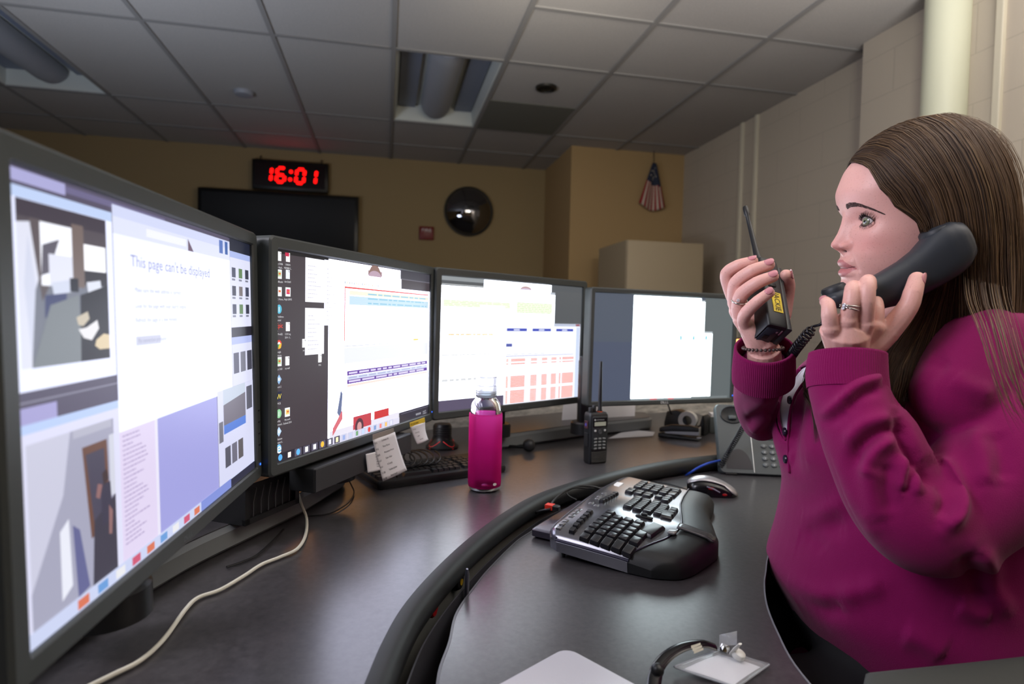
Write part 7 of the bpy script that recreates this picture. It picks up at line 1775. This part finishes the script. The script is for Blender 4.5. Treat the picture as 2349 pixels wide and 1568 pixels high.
for a, r, nm in ((.184, .0205, 'earpiece'), (-.012, .0165, 'mouthpiece')):
    c = mou + ax*a*k_ - lat*(.0105 if nm == 'mouthpiece' else .0295) - out*.004 - o_; mb = MB(); mb.lathe([(r, 0), (r*.98, .006), (r*.86, .009), (r*.5, .008), (0, .0075)], tuple(c), 30, axis=-lat); mb.build(nm, mat('handset_dark', (34, 38, 44), .5), hs)
mb = MB()
sp_ = [mou + ax*a*k_ + lat*(off_-hd*.62) + out*hw*.80 - o_ for a, off_, hd, hw in SEC[4:13]]; mb.tube(spline(sp_, 40), .0012, 6); mb.build('seam', mat('handset_seam', (70, 80, 92), .35), hs)
# coiled cord: from the handset's lower end down to the desk phone
c0 = mou - ax*.040*k_ + lat*.004
pth = [c0 + CU*-.012 + CR*-.004, D3(1884, 742, .800), D3(1868, 748, .812)]
mb = MB(); mb.tube(spline(pth, 14), .0018, 8)
cp = [D3(1868, 748, .812), D3(1845, 775, .83), D3(1824, 802, .86), D3(1806, 830, .93), D3(1776, 880, 1.15), D3(1740, 925, 1.40), D3(1712, 966, 1.525), D3(1690, 1005, 1.57), D3(1668, 1042, 1.60), D3(1652, 1072, 1.61)]
P_ = np.array(spline(cp, 2200)); seg = np.linalg.norm(np.diff(P_, axis=0), axis=1); cl = np.concatenate([[0], np.cumsum(seg)]); tot = cl[-1]; s_ = None; pts = []
turns = tot/.0062
for k in range(len(P_)):
    d_ = P_[min(k+1, len(P_)-1)]-P_[max(k-1, 0)]; d_ /= np.linalg.norm(d_)
    if s_ is None: s_, u_, _ = frame_of(d_)
    else: s_ = s_-d_*np.dot(s_, d_); s_ /= np.linalg.norm(s_); u_ = np.cross(s_, d_)
    pts.append((k, P_[k], s_, u_))
fine = []
for k, p, a_, b_ in pts:
    t_ = 2*PI*turns*cl[k]/tot; rr = .0062*min(1, cl[k]/.012+.15); fine.append(p + (a_*math.cos(t_)+b_*math.sin(t_))*rr)
mb.tube(fine, .0016, 6)
tag(mb.build('coiled_cord', mat('cord_black', (20, 20, 28), .25), angle=0), 'black coiled cord from the held handset to the desk phone', 'cord')

# hand-held radio with the name strip
rt, rb = D3(1757, 570, .912), D3(1785, 748, .828); a_ = rt-rb; RL = np.linalg.norm(a_); a_ /= RL
nf = CR*.97 + RC[2]*.24; nf = nf-a_*np.dot(nf, a_); nf /= np.linalg.norm(nf); ns = np.cross(a_, nf)
if np.dot(ns, CAMD) < 0: ns = -ns
# local axes: x towards the camera side, y front (away from the palm), z up the radio
hr = thing('two_way_radio', 'black two-way radio with a yellow name strip in the woman\'s raised hand', 'two-way radio')
hr.matrix_world = Matrix(((ns[0], nf[0], a_[0], rb[0]), (ns[1], nf[1], a_[1], rb[1]), (ns[2], nf[2], a_[2], rb[2]), (0, 0, 0, 1)))
Wd, Tk = .052, .031
mb = MB(); rings = []
for z, k, kd in ((0, .93, .92), (.003, .99, .98), (.03, 1, 1), (.10, 1, 1), (.118, 1, .98), (.126, .96, .92), (.129, .88, .84)):
    rings.append([(x-Wd/2+.002, y, z) for x, y in rrect(Wd*k, Tk*kd, .0045, 4)])
mb.loft(rings, True, True); mb.build('body', m_rb, hr)
mb = MB(); mb.rbox((-.024, Tk/2+.003, .058), (.046, .009, .118), .003); mb.build('front_cover', mat('radio_cover', (52, 58, 60), .38), hr)
mb = MB(); mb.rbox((-.024, -.002, -.0006), (.036, .020, .0016), .003); ct = mb.build('base_plate', mat('radio_base', (44, 46, 58), .4), hr)
mb = MB(); mb.box((-.030, -.008, -.0022), (-.022, .000, -.0012)); mb.build('contact_socket', m_blk, ct, smooth=False)
mb = MB(); mb.box((-.013, .004, -.0022), (-.010, .006, -.0012)); mb.box((-.016, .009, -.0022), (-.006, .0105, -.0012)); mb.build('contact', mat('contact_silver', (200, 190, 190), .3, metal=.8), ct, smooth=False)
xs0 = .0022
mb = MB(); mb.box((xs0, -.0045, .024), (xs0+.0006, .0098, .060)); lb = mb.build('name_strip', mat('strip_yellow', (232, 206, 40), .5), hr, smooth=False)
mb = MB(); put_text(mb, 'JACKIE', .0118, (xs0+.0009, -.0012, .0585), (0, 0, -1), (0, 1, 0), sx=.92); mb.build('writing', mat('ink_black', (12, 12, 12), .6), lb, smooth=False)
for z in (.098, .086, .074):
    mb = MB(); mb.T = Matrix.Translation((xs0-.0005, -.001, z)) @ Matrix.Rotation(PI/2, 4, 'Y'); mb.rbox((0, 0, 0), (.009, .013, .004), .003); mb.build('side_button', mat('radio_rubber', (20, 21, 22), .55), hr)
mb = MB(); mb.lathe([(.0078, 0), (.0074, .006), (.0052, .016), (.0042, .034), (.0036, .07), (.0032, .098), (.0044, .100), (.0044, .112), (.0038, .116), (0, .1165)], (-.012, -.007, .124), 20, axis=(.06, -.13, 1)); mb.build('antenna', m_blk, hr)
mb = MB(); mb.lathe([(.0068, 0), (.0066, .010), (.0056, .013), (0, .013)], (-.018, .007, .126), 18); mb.build('volume_knob', m_blk2, hr)
mb = MB(); mb.lathe([(.0058, 0), (.0056, .009), (.0046, .0115), (0, .0115)], (-.036, .004, .126), 16); mb.build('channel_knob', m_blk2, hr)
